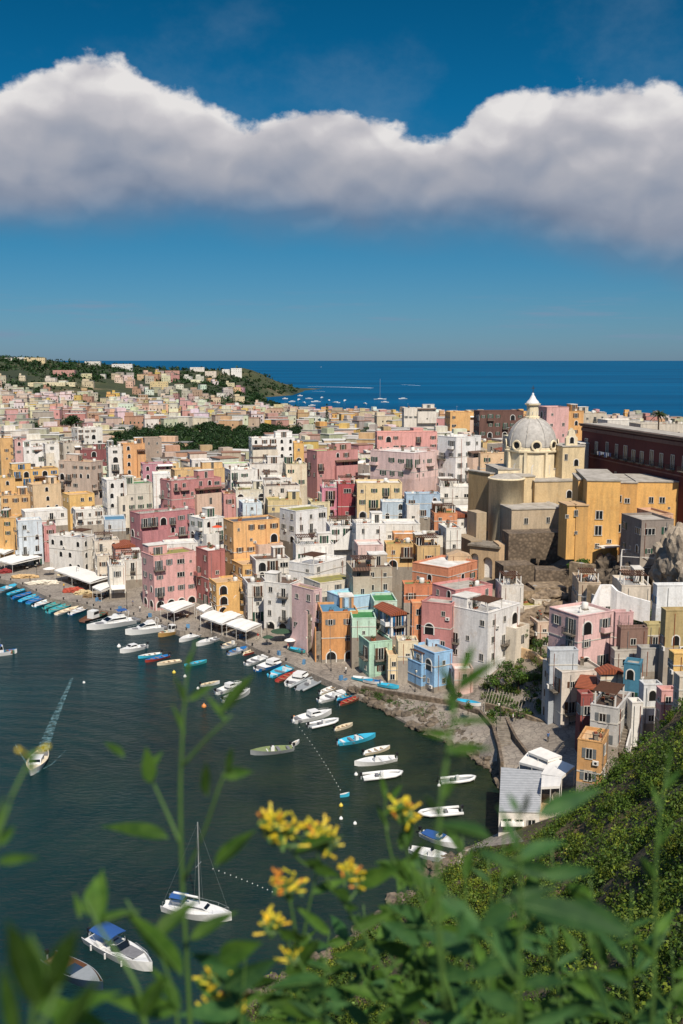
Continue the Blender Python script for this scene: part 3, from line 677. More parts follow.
# ------------------------------------------------------------ the houses one can point to, from the quay up
# (left edge, near corner, right edge, top, visible foot, colour, roof, options, height of the visible foot above ground, label)
HT = [
 (0,0,18,518,556,'e0a94f','p','sa',1,'ochre house with an outside stair at the left end of the quay'),
 (18,20,44,521,566,'c9d3da','w','BQ',0,'pale blue house with an arched stair behind the left quay awnings'),
 (43,45,57,526,556,'d58f8c','g','nB',2,'narrow faded pink house left of the white arched quay house'),
 (50,83,98,538,574,'e4ddd2','w','A',0,'white quay house with four big arched openings and an ochre side'),
 (96,98,112,556,584,'d9c8ae','g','n',1,'small cream house right of the white arched quay house'),
 (108,110,126,566,596,'e3dccd','w','BW',1,'whitewashed cottage with an awning behind the large quay canopy'),
 (120,122,143,560,583,'ddd6c9','w','',2,'low white house under the red awning beside the big pink quay house'),
 (112,116,142,545,562,'cf8f7f','t','n',4,'pinkish house with a red tiled roof above the low white house'),
 (93,95,120,541,562,'dccfba','g','PB',4,'cream terraced cottage with a pergola above the quay'),
 (143,155,197,556,611,'e3a49c','m','Qa',0,'big pink quay house with rows of arches at its foot'),
 (197,209,226,551,606,'b9685f','w','BQ',1,'dusky red narrow house between the pink and yellow quay houses'),
 (209,217,245,583,617,'e9b04d','p','sa',0,'yellow stair house with a diagonal outside stair on the quay'),
 (232,243,288,565,590,'ecb455','p','x',4,'yellow terrace block with laundry below the tall yellow house'),
 (224,234,280,522,568,'eeb05c','k','n',7,'tall orange-yellow house with a dark slate flat roof'),
 (243,248,268,583,622,'d9d5cd','b','BQn',0,'grey white quay house with brown balconies right of the yellow stair'),
 (264,290,306,584,634,'e0dbd2','b','QBa',0,'white quay house with arched loggias and a brown pergola roof'),
 (292,314,322,590,652,'dfb5b0','m','SQ',0,'lilac pink quay house with a diagonal outside stair'),
 (318,322,358,612,663,'dd9440','u','QaS',0,'orange quay house with arched doorways and a blue tub on its terrace'),
 (356,369,392,642,678,'a9d6b8','b','BQn',0,'mint green quay house with wooden balconies'),
 (384,388,398,655,684,'ecd09a','p','x',0,'narrow pale yellow house squeezed beside the mint green house'),
 (375,391,407,611,640,'e9e6e2','t','uB',6,'white house with blue shutters above the mint green house'),
 (396,398,418,641,664,'e2cfa4','g','n',4,'small cream house behind the blue quay house'),
 (399,421,436,664,690,'7db6e2','w','',0,'blue quay house with small dark windows'),
 (412,434,452,653,691,'8abfe8','g','x',.5,'taller blue and white half of the blue quay house'),
 (420,428,452,640,655,'a5c8e4','g','x',5,'pale blue upper room behind the blue quay house'),
 (451,454,473,669,698,'dcb4a4','w','Qx',0,'pink kiosk with a rounded white roof at the end of the quay row'),
 (421,450,458,604,653,'cd7f78','g','x',5,'rose coloured tall house with one dark window'),
 (432,455,492,590,616,'dd8a84','g','',9,'long rose house with a rough stone terrace roof'),
 (449,487,519,613,668,'e6e2dc','w','PB',2,'white house with a columned pergola loggia'),
 (402,404,432,584,606,'dd7f45','v','n',9,'orange house with a green edged terrace'),
 (410,412,424,603,634,'e58d4c','p','x',8,'narrow orange wall house between the white and rose houses'),
 (412,448,477,568,592,'dd8450','w','x',10,'long terracotta orange house with a white roof terrace'),
 (350,352,376,618,641,'b9dcc2','v','x',6,'pale mint block with a bright green terrace'),
 (370,374,397,601,622,'bcd8c4','v','x',7,'small block with a green terrace next to the aqua terrace'),
 (327,345,390,598,620,'a9cfe6','q','x',7,'light blue house with an aqua roof terrace'),
 (304,320,357,583,606,'dcd0bb','m','x',7,'cream house with a yellow green moss covered roof'),
 (289,314,346,565,588,'e8e4dd','w','P',8,'white cube house with a brown pergola on its roof'),
 (346,352,392,568,595,'b9a88f','b','P',9,'rustic stone house with a brown reed roof'),
 (354,358,383,545,566,'dfb9ae','w','x',11,'pale pink blank wall house above the rustic stone house'),
 (250,256,290,560,582,'ddd6ca','b','B',7,'cream house with a brown roof beside the yellow terrace block'),
 (293,296,334,545,566,'e4dfd6','w','PR',10,'white terrace house with reed shades above the white cube house'),
 (280,296,327,511,546,'e6e3de','m','x',8,'tall white house with a blank sunlit wall and mossy roof'),
 (326,330,354,526,548,'e6e2da','w','PB',9,'white house with a brown roofed veranda'),
 (352,356,386,524,549,'e8e4dc','w','R',10,'white house with a curved terrace wall'),
 (190,204,225,519,553,'e6e2d8','w','gB',6,'white house with green doors and an orange parasol on its roof'),
 (131,141,196,514,552,'c4797c','g','BR',6,'big rose house with long balconies above the pink quay house'),
 (163,166,198,544,560,'e3ddd3','w','x',9,'whitewashed roof block behind the big pink quay house'),
 (161,172,222,481,518,'c97f7b','g','B',6,'dusky pink upper house with white framed windows'),
 (222,224,236,494,520,'cf8d84','p','n',6,'narrow pink house beside the dusky pink upper house'),
 (153,154,171,474,508,'e9e6df','w','gx',7,'narrow white tower house with tall green shutters'),
 (122,128,154,484,512,'cbc2b0','v','g',7,'stone grey house with a green sloping roof and green shutters'),
 (103,108,128,480,522,'e2ddd4','w','A',6,'white house with arched windows left of the green roofed house'),
 (104,105,126,520,534,'c9cfd2','u','x',7,'low block with a flat blue roof'),
 (73,76,104,510,528,'e4ded2','w','',7,'white house with square windows below the yellow cubes'),
 (63,70,95,495,514,'edba55','p','x',7,'cluster of bright yellow cube rooms'),
 (60,92,104,462,500,'cdb39c','p','BB',6,'tall weathered beige pink house with stacked balconies'),
 (28,34,62,485,514,'ddbc8b','p','A',6,'cream house with rows of arched windows and arches at its foot'),
 (0,2,31,496,522,'dda95c','p','a',6,'low ochre house with large arches at the left edge'),
 (22,26,68,512,530,'e9e4da','w','x',7,'white roofed block stepping down behind the pale blue house'),
 (10,14,59,470,493,'e6b355','b','u',7,'long yellow house with a row of blue shutters'),
 (0,1,16,478,498,'e2ae5c','m','',8,'yellow house with a terrace cut by the left edge'),
 (107,109,123,447,478,'e2ddd6','w','yB',6,'white house with tall dark grey shutters beside the orange house'),
 (79,81,108,450,464,'8f4a4a','g','n',8,'long dark red house'),
 (60,64,82,443,464,'c5b8a5','g','R',8,'grey beige house with railings left of the long dark red house'),
 (122,124,146,444,477,'e3a35c','p','A',6,'orange house with an arched opening at the edge of the gardens'),
 (142,145,162,438,456,'a68f7b','g','x',8,'blank grey brown wall block behind the orange house'),
 (141,143,173,464,482,'bf7f8d','g','A',7,'mauve house with small arches'),
 (22,24,47,447,463,'e5e3df','w','',8,'white blue cornered house in the upper left'),
 (72,78,103,428,446,'e2dcd0','w','',9,'white cube house with one square window below the gardens'),
 (44,46,60,444,466,'e3ddd3','w','yB',8,'white tall house with grey shutters in the upper left'),
 (0,1,14,438,462,'dca859','w','n',9,'yellow and blue house at the left edge of the upper town'),
 (14,16,24,440,470,'cf9f98','g','B',8,'slim pinkish house in the upper left'),
 (171,175,226,470,482,'d9b06a','p','',8,'low mustard house with a rubble terrace roof'),
 (190,192,212,460,470,'dcd4cc','w','x',9,'pale vaulted rooftop behind the mustard house'),
 (225,231,258,470,498,'e4dfd5','w','B',7,'white tall narrow house with a grey balcony'),
 (233,236,266,490,512,'d6cdb6','m','',8,'beige house with a mossy flat roof'),
 (239,243,262,503,521,'cbdbe2','w','u',8,'small pale blue house with a blue awning'),
 (261,264,300,486,506,'d5cabb','b','P',9,'cream rubble roofed house in the middle of the town'),
 (266,268,302,500,515,'d9c07f','m','',8,'pale yellow house with a moss roof in the middle'),
 (308,311,330,502,522,'e0cf9b','m','',8,'yellowish house next to the crimson house'),
 (320,322,338,488,520,'d67f96','g','nB',7,'bright pink narrow house left of the crimson house'),
 (336,338,356,484,518,'b8434a','g','BB',7,'crimson red house with balconies'),
 (355,357,402,483,520,'e2c386','w','aB',6,'long yellow cream house with an arcade at its foot'),
 (380,382,406,502,522,'b3c4cf','w','A',7,'grey blue house with one arch left of the blue house'),
 (404,406,440,494,520,'a3bfd6','g','n',7,'slate blue house below the crowded terrace'),
 (430,434,457,513,534,'e08a4a','m','n',8,'small orange cube house below the crowded terrace'),
 (400,420,436,449,453,'e0a59d','g','x',9,'pink parapet house in front of the salmon one'),
 (364,414,438,453,482,'e6c2ba','w','gB',8,'long pale pink house with green doors'),
 (375,377,437,432,452,'e79c92','p','Rx',9,'salmon pink house with a busy roof terrace'),
 (437,455,480,437,494,'e8e5e0','w','yB',1,'tall white four storey house beside the crowded terrace'),
 (478,480,508,453,476,'e3bd8c','g','g',8,'peach house between the white house and the domed church'),
 (436,440,484,487,503,'e2ddd2','w','P',1,'low white cafe with dark openings behind the crowd'),
 (307,317,358,451,480,'c9857f','l','B',7,'dusky rose house with a pale green terrace'),
 (249,252,295,438,461,'e7e3dc','w','AR',8,'white house with three arched windows'),
 (293,294,304,443,464,'e5ae48','p','',8,'yellow sliver of a house right of the three arched windows'),
 (248,250,283,464,488,'ddd5c9','b','PB',8,'white terraces with dark awnings left of the dusky rose house'),
 (283,286,307,464,488,'e0cfae','m','B',8,'cream house with a mossy roof below the yellow sliver'),
 (260,262,292,478,495,'e3ded4','w','P',8,'white house with lilac laundry'),
 (380,384,420,524,544,'e2dccf','w','',9,'white flat roofed house under the slate blue house'),
 (384,386,413,544,570,'e0b05c','m','n',9,'yellow ochre house with a greenish ledge'),
 (411,417,440,546,568,'d8ae65','k','nP',9,'ochre house with a dark shaded roof terrace'),
 (392,394,416,534,550,'d99246','w','x',10,'small amber block behind the yellow ochre house'),
 (438,446,461,528,552,'e4dfd2','w','',9,'white gabled house below the arched church wall'),
 (446,448,470,552,578,'c9a578','G','x',9,'tan chapel with a pitched gable beside the two tall arches'),
 (416,420,452,536,550,'e1d8c4','b','',10,'cream house with a brown flat roof under the orange cube'),
 (495,501,523,585,612,'d9d1c4','w','P',7,'white roof terrace house below the castle wall'),
 # right hand group
 (547,576,611,616,690,'e2b3ad','w','B',-163,'tall pink house with a curved white parapet on the right'),
 (541,560,602,672,735,'d5c7b6','g','B',-157,'grey beige lower storeys with a garage under the tall pink house'),
 (546,549,577,650,690,'b9bfc4','g','',-159.5,'grey blue glazed loggia on the left of the tall pink house'),
 (611,614,632,612,650,'cf9d9b','g','n',-172,'faded rose wall house right of the tall pink house'),
 (576,580,592,694,724,'a24a40','g','',-148,'brick red narrow house by the ramp'),
 (577,598,606,684,700,'d8a070','t','x',-152,'house with an orange tiled lean-to roof'),
 (597,600,622,668,694,'dccbab','t','n',-152,'cream house with a terracotta tiled roof'),
 (589,616,629,708,752,'c4c1bb','b','y',-135,'grey house with a brown reed roof by the bushes'),
 (576,600,607,742,790,'d99d4b','p','R',-129,'low ochre house with a terracotta roof terrace beside the ramp'),
 (628,630,641,702,752,'e1dcd2','w','x',-137,'slim white stair tower at the edge of the bushes'),
 (622,638,641,664,708,'2f7f9c','g','',-146,'teal blue walled house on the right'),
 (640,642,660,684,728,'cfd0cf','g','yB',-141,'grey white house beside the teal blue wall'),
 (612,614,640,650,672,'bdb4a6','b','x',-160,'block with a grey and brown flat roof above the teal wall'),
 (638,640,664,648,676,'aba69d','g','x',-152,'grey flat roofed block on the right'),
 (658,660,676,690,726,'d99a94','p','',-135,'small pink house half hidden by the bushes'),
 (671,673,700,653,676,'e5b54d','w','x',-140,'yellow block at the right edge'),
 (660,664,705,610,652,'b39b5c','p','nx',-150,'olive ochre house at the right edge'),
 (644,646,663,624,654,'b9a766','g','n',-163,'olive house with a metal balcony'),
 (618,620,647,628,652,'8d6a5a','b','R',-161,'brown house with rust red terraces and iron railings'),
 (652,656,700,585,612,'dfe0df','g','u',-172,'white house with a blue door at the right edge'),
 (676,678,710,676,712,'cdbfa9','g','',-128,'cream house cut by the right edge above the bushes'),
]
for r in HT:
    xl, xc, xr, yt, yb, c, rf, op, cc, lab = r
    h = house(xl, xc, xr, yt, yb, c, rf, op, lab, cc=cc, Y=-cc if cc < -10 else None)
# ------------------------------------------------------------ compound buildings placed block by block
def block(parent, name, xl, xc, xr, yt, yb, c, Y, rf='g', opts='x', th=None, zt=None, d=None, detail=2, matr=None):
    x, y, z = atY(xc, yb, Y); zt = zt or zpix(Y, yt); t, w, dd = dims(xl, xc, xr, (x, y, z), zt, th); d = d or dd
    b = MB(); b.box(0, w, 0, d, -3, zt-z, matr or plaster(c)); o = b.obj(name, parent, (x, y, z), t)
    if rf:
        q = MB(); q.box(-.18, w+.18, -.18, d+.18, zt-z, zt-z+.28, ROOFS[rf]); q.obj('roof', o)
    return o, w, d, zt-z
def onface(o, w, px, py, side='F'):
    """point of the block's face seen at a pixel, in the block's own frame"""
    M = Matrix.Translation(o.location) @ Matrix.Rotation(o.rotation_euler.z, 4, 'Z'); Mi = M.inverted()
    a = Mi @ Vector((0, 0, CAMZ)); dr = Mi.to_3x3() @ Vector(ray(px, py))
    if side == 'F': t = -a.y/dr.y; p = a+dr*t; return p.x, 0, p.z
    t = -a.x/dr.x; p = a+dr*t; return 0, p.y, p.z
def wins(o, w, lst, side='F', sh=DARK):
    for px, py, kd, s in lst:
        x, y, z = onface(o, w, px, py, side); window(o, kd, x, y, z, 0 if side == 'F' else -math.pi/2, sh, 2, s)

# the church
CH = 'ecd8ac'
ce = empty('church', (0, 0, 0), 0, 'cream church with a grey ribbed dome, lantern and round apse', 'church')
DX, DY, _ = atY(531.5, 447, 262)
zd = zpix(262, 449); zt_ = zpix(262, 417); rD = 24.5*262.5/F
def loc(b, name, parent=ce, smooth=False): return b.obj(name, parent, smooth=smooth)
b = MB(); dm = mat('dome_lead', 'b9b4ac', .8, sc=.9, h2='99948d', k=.95)
n = 40; prof = [(rD*math.cos(a), zd+.9+(zt_-zd-.9)*math.sin(a)) for a in [i*math.pi/2/14 for i in range(15)]]; prof[-1] = (1.2, prof[-1][1])
b.lathe(prof, dm, n, (DX, DY)); dome = loc(b, 'dome', smooth=True)
for i in range(8):
    a = i*math.pi/4+.39; q = MB(); pts = [(DX+(r+.08)*math.cos(a), DY+(r+.08)*math.sin(a), z+.02) for r, z in prof]; q.tube(pts, .16, dm, 5); q.obj('rib', dome)
b = MB(); dc = plaster(CH); zb_ = zpix(262, 475)
b.lathe([(rD+.35, zb_-8), (rD+.35, zd-.5), (rD+.9, zd-.4), (rD+.95, zd), (rD+.5, zd+.1), (rD+.5, zd+.7), (rD-.2, zd+.95)], dc, 8, (DX, DY), math.pi/8); drum = loc(b, 'drum')
for i in range(8):
    a = i*math.pi/4+math.pi/4*0; rr = (rD+.35)*math.cos(math.pi/8)
    k = window(drum, 'arch', DX+rr*math.cos(a), DY+rr*math.sin(a), zb_+.9, a+math.pi/2, DARK, 2, 1.15)
    a2 = a; q = MB(); q.lathe([(0, 0), (.95, 0)], DARK, 16); q.lathe([(.9, .0), (1.0, .25), (1.35, .25), (1.45, 0)], dc, 16)
    rm = Matrix.Translation((DX+(rD+.25)*math.cos(a), DY+(rD+.25)*math.sin(a), zd+1.35)) @ Matrix.Rotation(a, 4, 'Z') @ Matrix.Rotation(math.pi/2, 4, 'Y')
    q.v = [tuple(rm @ Vector(v)) for v in q.v]; q.obj('oculus', drum)
    for s in (-.36, .36):
        aa = a+math.pi/8; q = MB(); 
    aa = a+math.pi/8; q = MB(); q.box(-.35, .35, -.45, .3, zb_-8, zd-.5, dc, Matrix.Translation((DX+(rD+.3)*math.cos(aa), DY+(rD+.3)*math.sin(aa), 0)) @ Matrix.Rotation(aa+math.pi/2, 4, 'Z')); q.obj('pilaster', drum)
b = MB(); lz = zt_-.5; l1 = zpix(262, 404); rl = 1.6
b.lathe([(2.0, lz), (2.0, lz+.6), (rl, lz+.7), (rl, l1-.4), (rl+.5, l1-.2), (rl+.55, l1+.15), (0, l1+.2)], dc, 8, (DX, DY), math.pi/8); lan = loc(b, 'lantern')
for i in range(8):
    a = i*math.pi/4; r0 = rl*math.cos(math.pi/8); window(lan, 'arch', DX+r0*math.cos(a), DY+r0*math.sin(a), lz+1.1, a+math.pi/2, DARK, 1, .42)
b = MB(); b.lathe([(1.75, l1+.2), (1.5, l1+.7), (.9, l1+1.3), (.55, l1+2.0), (.28, l1+2.4), (.3, l1+2.7), (.12, l1+2.9), (0, l1+3.0)], mat('lantern_cap', 'e9e8e6', .6, k=.85), 16, (DX, DY)); b.obj('cap', lan, smooth=True)
b = MB(); zc = l1+2.9; b.box(DX-.07, DX+.07, DY-.07, DY+.07, zc, zc+1.9, IRON); b.box(DX-.5, DX+.5, DY-.06, DY+.06, zc+1.15, zc+1.3, IRON); b.obj('cross', lan)
block(ce, 'transept', 490, 497, 572, 470, 520, CH, 256, 'g', th=6, d=13)
o, w, d, H = block(ce, 'side_chapel', 532, 534, 575, 482, 512, 'cfae74', 249, 'g', th=8, d=8); wins(o, w, [(569, 498, 'arch', .9), (548, 505, 'sq', .8)])
o, w, d, H = block(ce, 'choir', 515, 519, 534, 477, 512, 'dfc28a', 250, 'g', th=8, d=8)
AX, AY, _ = atY(505, 540, 250); ra = 17.5*250/F; z1 = zpix(246, 481); z0 = zpix(246, 548)-4
b = MB(); b.lathe([(ra, z0), (ra, z1), (ra+.3, z1+.05), (ra+.3, z1+.4), (ra-.2, z1+.45)], plaster('ebd7aa'), 28, (AX, AY)); ap = loc(b, 'apse', smooth=False)
for p_ in ap.data.polygons: p_.use_smooth = abs(p_.normal.z) < .2
b = MB(); b.lathe([(ra-.1, z1+.4), (ra*.5, z1+1.2), (0, z1+1.5)], ROOFS['g'], 24, (AX, AY)); b.obj('roof', ap)
block(ce, 'buttress_wall', 480, 489, 493, 474, 520, 'b39258', 253, 'g', d=9, th=30)  # darker plaster carries the shade of this left-facing wall
o, w, d, H = block(ce, 'sacristy', 507, 511, 565, 510, 539, 'bfa886', 238, 'g', th=10, d=9); wins(o, w, [(526, 524, 'win', .9), (548, 523, 'win', .95)])
block(ce, 'sacristy_annex', 560, 562, 574, 512, 540, 'e0a844', 239, 'g', th=10, d=7)
# right part with little bell gable
o, w, d, H = block(ce, 'tower_block', 556, 561, 583, 447, 500, 'dfc48e', 254, 'g', th=12, d=9); wins(o, w, [(566, 460, 'win', .9), (576, 466, 'arch', .8), (569, 484, 'sq', .8)])
b = MB(); pts = [(0, 0), (3.2, 0), (3.2, 2.2), (2.6, 2.8), (2.4, 3.9), (1.6, 4.8), (.8, 3.9), (.6, 2.8), (0, 2.2)]; b.prism(pts, 0, .8, plaster(CH)); 
bx = b.obj('bell_gable', ce, (o.location.x+1, o.location.y+1, zpix(254, 447)), rad(12)); window(bx, 'arch', 1.6, 0, .8, 0, DARK, 1, .75)
block(ce, 'west_block', 577, 579, 592, 444, 480, 'd8cfc0', 262, 'w', th=12, d=7)

# arcaded retaining wall under the apse
ae = empty('arcaded_wall', (0, 0, 0), 0, 'curved tan retaining wall with two tall white arches under the church', 'wall')
def arch_panel(w, h, d, ops, m, mi):
    b = MB(); xs = [0]
    for cx, aw, ah in ops: xs += [cx-aw/2, cx+aw/2]
    xs.append(w)
    for i in range(0, len(xs), 2): b.box(xs[i], xs[i+1], 0, d, 0, h, m)
    for cx, aw, ah in ops:
        r = aw/2; n = 12; q = [(cx-r, h), (cx-r, ah-r)]+[(cx-r*math.cos(math.pi*i/n), ah-r+r*math.sin(math.pi*i/n)) for i in range(1, n)]+[(cx+r, ah-r), (cx+r, h)]
        b.prism(q, 0, d, m); b.box(cx-r, cx+r, d-.4, d-.002, 0, ah, mi)
    return b
A = atY(469, 592, 236); Bp = atY(498, 593, 232); zt2 = zpix(234, 547)
dx, dy = Bp[0]-A[0], Bp[1]-A[1]; W = math.hypot(dx, dy); an = math.atan2(dy, dx)
arch_panel(W, zt2-A[2]+3, 1.5, [(W*.17, W*.27, zt2-A[2]+1.2), (W*.62, W*.33, zt2-A[2]+.6)], plaster('c9a676'), mat('whitewash', 'efece6', .9, k=.9)).obj('arcade', ae, (A[0], A[1], A[2]-3), an)
block(ae, 'side_wall', 459, 470, 471, 541, 585, 'a38c6a', 238, None, d=10, th=35); block(ae, 'end_pier', 497, 498, 507, 545, 596, 'cda877', 232, None, th=5, d=6)
b = MB(); b.box(-.4, W+.3, -.5, 6, 0, .45, STONE); b.obj('coping', ae, (A[0], A[1], zt2), an)
block(ae, 'parapet_room', 471, 476, 486, 513, 543, 'b9a07a', 243, None, th=20, d=5)
# castle bastion, dark masonry
def stone_mat(name, a, b2, sc):
    m, nt, p = newmat(name); w = wpos(nt); br = N(nt, 'ShaderNodeTexVoronoi'); br.inputs['Scale'].default_value = sc; nt.links.new(w, br.inputs['Vector'])
    n = noise(nt, w, .3, 6, .7); c = mixc(nt, ramp(nt, n, [(.35, (0, 0, 0)), (.65, (1, 1, 1))]), lin(a), lin(b2))
    c = mixc(nt, 1.0, c, ramp(nt, br.outputs['Distance'], [(.1, (1.1, 1.1, 1.1)), (.6, (.6, .6, .6))]), 'MULTIPLY'); nt.links.new(c, p.inputs['Base Color']); p.inputs['Roughness'].default_value = .95
    bp = N(nt, 'ShaderNodeBump'); bp.inputs['Strength'].default_value = .8; bp.inputs['Distance'].default_value = .15; nt.links.new(br.outputs['Distance'], bp.inputs['Height']); nt.links.new(bp.outputs[0], p.inputs['Normal']); return m
MAS = stone_mat('dark_masonry', '65584a', '857461', 1.4); MAS2 = stone_mat('tan_masonry', 'a89378', '83715b', 1.1)
def wallthing(label, blocks):
    e = empty('retaining_wall', (0, 0, 0), 0, label, 'wall')
    for xl, xc, xr, yt, yb, Y, m, th, d in blocks: block(e, 'masonry', xl, xc, xr, yt, yb, None, Y, None, th=th, d=d, matr=m)
wallthing('dark masonry bastion below the church sacristy', [(507, 508, 536, 534, 566, 230, MAS, 6, 6), (534, 535, 573, 533, 568, 232, MAS, 4, 6)])
wallthing('rough terrace walls below the bastion', [(498, 503, 534, 566, 592, 222, MAS, 10, 6), (533, 535, 571, 570, 592, 214, MAS, -8, 5), (532, 534, 566, 588, 612, 207, MAS2, 5, 6), (504, 506, 534, 592, 622, 204, MAS2, 12, 5)])
wallthing('curved stone ramp wall climbing beside the bastion', [(566, 568, 592, 562, 600, 204, MAS2, -40, 1.2), (584, 586, 600, 585, 612, 190, MAS2, -30, 1.2)])

# big yellow building
YE = 'eaac3a'
ye = empty('yellow_building', (0, 0, 0), 0, 'large egg yellow building with stepped walls under the palace', 'building')
o, w, d, H = block(ye, 'main_wall', 578, 584, 617, 481, 572, YE, 214, 'g', th=-7, d=22)
wins(o, w, [(599, 519, 'win', 1.35), (598, 535, 'win', 1.35), (597, 548, 'sq', 1.15), (609, 543, 'sq', .9)]); wins(o, w, [(580, 505, 'win', 1.1)], 'L')
o, w, d, H = block(ye, 'recess_wall', 612, 617, 634, 483, 560, 'd39a38', 219, 'g', th=-7, d=16); wins(o, w, [(619, 502, 'win', 1.1), (627, 503, 'sq', 1.1), (618, 532, 'win', 1.2)])  # darker yellow paints in the shade of the recess
o, w, d, H = block(ye, 'east_wing', 630, 633, 677, 482, 560, YE, 219, 'g', th=-6, d=14); wins(o, w, [(651, 503, 'win', 1.0), (662, 503, 'win', 1.0), (669, 509, 'sq', .5)])
o, w, d, H = block(ye, 'side_tower', 563, 566, 575, 506, 546, YE, 213, 'p', th=8, d=5); wins(o, w, [(567, 518, 'sq', .7)])
o, w, d, H = block(ye, 'side_wing', 573, 575, 587, 506, 548, 'd59c3b', 213, 'p', th=0, d=6); wins(o, w, [(576, 516, 'win', .8), (576, 534, 'sq', .7)])  # darker yellow stands in for shade on the left flank
block(ye, 'back_wing', 575, 577, 596, 480, 520, 'dba343', 222, 'g', th=-7, d=12)
b = MB(); p0 = atY(606, 546, 213); b.box(-2.4, 2.4, -2.2, 0, 0, .25, ROOFS['w']); b.obj('canopy', ye, p0, rad(16))
# red palace
pe = empty('palace', (0, 0, 0), 0, 'long dark red palace with balconies and white framed doors, upper right', 'palace')
PA = xyY(582, 267, 46); PB_ = xyY(683, 217, 45.5); zp = zpix(267, 426); dx, dy = PB_[0]-PA[0], PB_[1]-PA[1]; L = math.hypot(dx, dy)*1.07; an = math.atan2(dy, dx)
RED = plaster('6e2a28', .8, .4); b = MB(); b.box(0, L, 0, 7, 18-zp, 0, RED); po = b.obj('wall', pe, (PA[0], PA[1], zp), an)
b = MB(); b.box(-.4, L+.4, -.5, 7.4, 0, .35, plaster('8a6a5c')); b.box(-.15, L, -.2, 0, -1.2, -.35, plaster('7d5a50')); b.box(-.6, L+.4, -.75, 7.4, .35, .7, ROOFS['b']); b.obj('cornice', po)
b = MB(); b.box(.6, L-.4, .6, 6.4, .7, .8, ROOFS['g']); b.obj('roof', po)
b = MB(); b.box(-.05, L, -.12, 0, -7.9, -7.6, plaster('8a5a50')); b.obj('string_course', po)
for i, f in enumerate([.055, .165, .275, .37, .455, .53, .605, .69, .77, .86, .95]):
    x = L*f; k = window(po, 'door', x, 0, -6.6, 0, DARK, 2, 1.35)
    bb = balcony(po, x, -.01, -6.6, 0, 2.5)
    if i % 3 == 0: window(po, 'sq', x, 0, -11, 0, DARK, 2, 1.0)
# metal framed terrace below the yellow building
me_ = empty('metal_frame_terrace', atY(640, 572, 196), rad(-18), 'white metal frame on a small terrace jutting over the dark rocks', 'terrace frame')
b = MB(); b.box(-4, 3.5, 0, 5, -.4, 0, mat('terrace_slab', 'a58a78', .9)); b.obj('floor', me_)
b = MB()
for x in (-3.8, 0, 3.3):
    for y in (.15, 4.8): b.box(x-.07, x+.07, y-.07, y+.07, 0, 3.6 if y > 1 else 3.0, WHT)
for y, z in ((.15, 3.0), (4.8, 3.6)): b.box(-3.8, 3.3, y-.06, y+.06, z-.1, z, WHT)
for x in (-3.8, 0, 3.3): b.add([(x-.06, .15, 2.9), (x+.06, .15, 2.9), (x+.06, 4.8, 3.5), (x-.06, 4.8, 3.5), (x-.06, .15, 3.0), (x+.06, .15, 3.0), (x+.06, 4.8, 3.6), (x-.06, 4.8, 3.6)], [(0, 1, 2, 3), (4, 7, 6, 5), (0, 4, 5, 1), (1, 5, 6, 2), (3, 7, 4, 0), (2, 6, 7, 3)], WHT)
b.obj('frame', me_)
b = MB(); b.box(-3.8, 3.3, .1, .15, .95, 1.02, WHT)
for i in range(24): b.box(-3.8+i*.3, -3.76+i*.3, .1, .14, 0, .95, WHT)
b.obj('railing', me_)
# cliff under it
def rockmass(name, label, pts, rs, m, seed, cat='rock'):
    rr = random.Random(seed); b = MB()
    from mathutils import noise as mn
    for (x, y, z), r in zip(pts, rs):
        bm = bmesh.new(); bmesh.ops.create_icosphere(bm, subdivisions=4, radius=1)
        vs = []
        for v in bm.verts:
            q = v.co; k = 1+.45*mn.fractal(q*1.5+Vector((x, y, z)), .8, 2.2, 6); vs.append((x+q.x*r[0]*k, y+q.y*r[1]*k, z+q.z*r[2]*k))
        b.add(vs, [tuple(v.index for v in f.verts) for f in bm.faces], m); bm.free()
    return tag(b.obj(name), label, cat)
ROCK = mat('cliff_rock', '6b5f50', 1, sc=.9, h2='3c352d', bump=.4)
ROCK2 = mat('tower_rock', 'a89b89', 1, sc=.8, h2='74685b', bump=.4)
rockmass('cliff', 'dark overhanging rock face below the metal frame terrace', [atY(612, 590, 203), atY(630, 585, 201), atY(645, 592, 198), atY(622, 603, 196), atY(604, 575, 210), atY(655, 580, 202)], [(5, 4, 4.5), (5, 4, 5), (5, 4, 6), (5, 4, 3), (3.5, 4, 4), (4, 4, 7)], ROCK, 2, 'cliff')
rockmass('ruined_wall', 'tall weathered grey tuff wall at the right edge', [atY(672, 560, 190), atY(684, 555, 186), atY(664, 578, 190), atY(692, 575, 184)], [(3.2, 3, 5.5), (3.5, 3, 6), (2.6, 3, 4), (4, 3, 6)], ROCK2, 4, 'ruin')
rockmass('terrace_outcrop', 'scrub topped tan rock outcrop below the bastion wall', [atY(548, 600, 206), atY(520, 628, 196), atY(536, 620, 199), atY(556, 612, 200)], [(4, 3, 2.5), (4, 3, 2), (5, 3, 2.2), (3.5, 3, 2)], mat('outcrop_rock', '8f7d67', 1, sc=.8, h2='5b4e40', bump=.3), 5, 'rock')
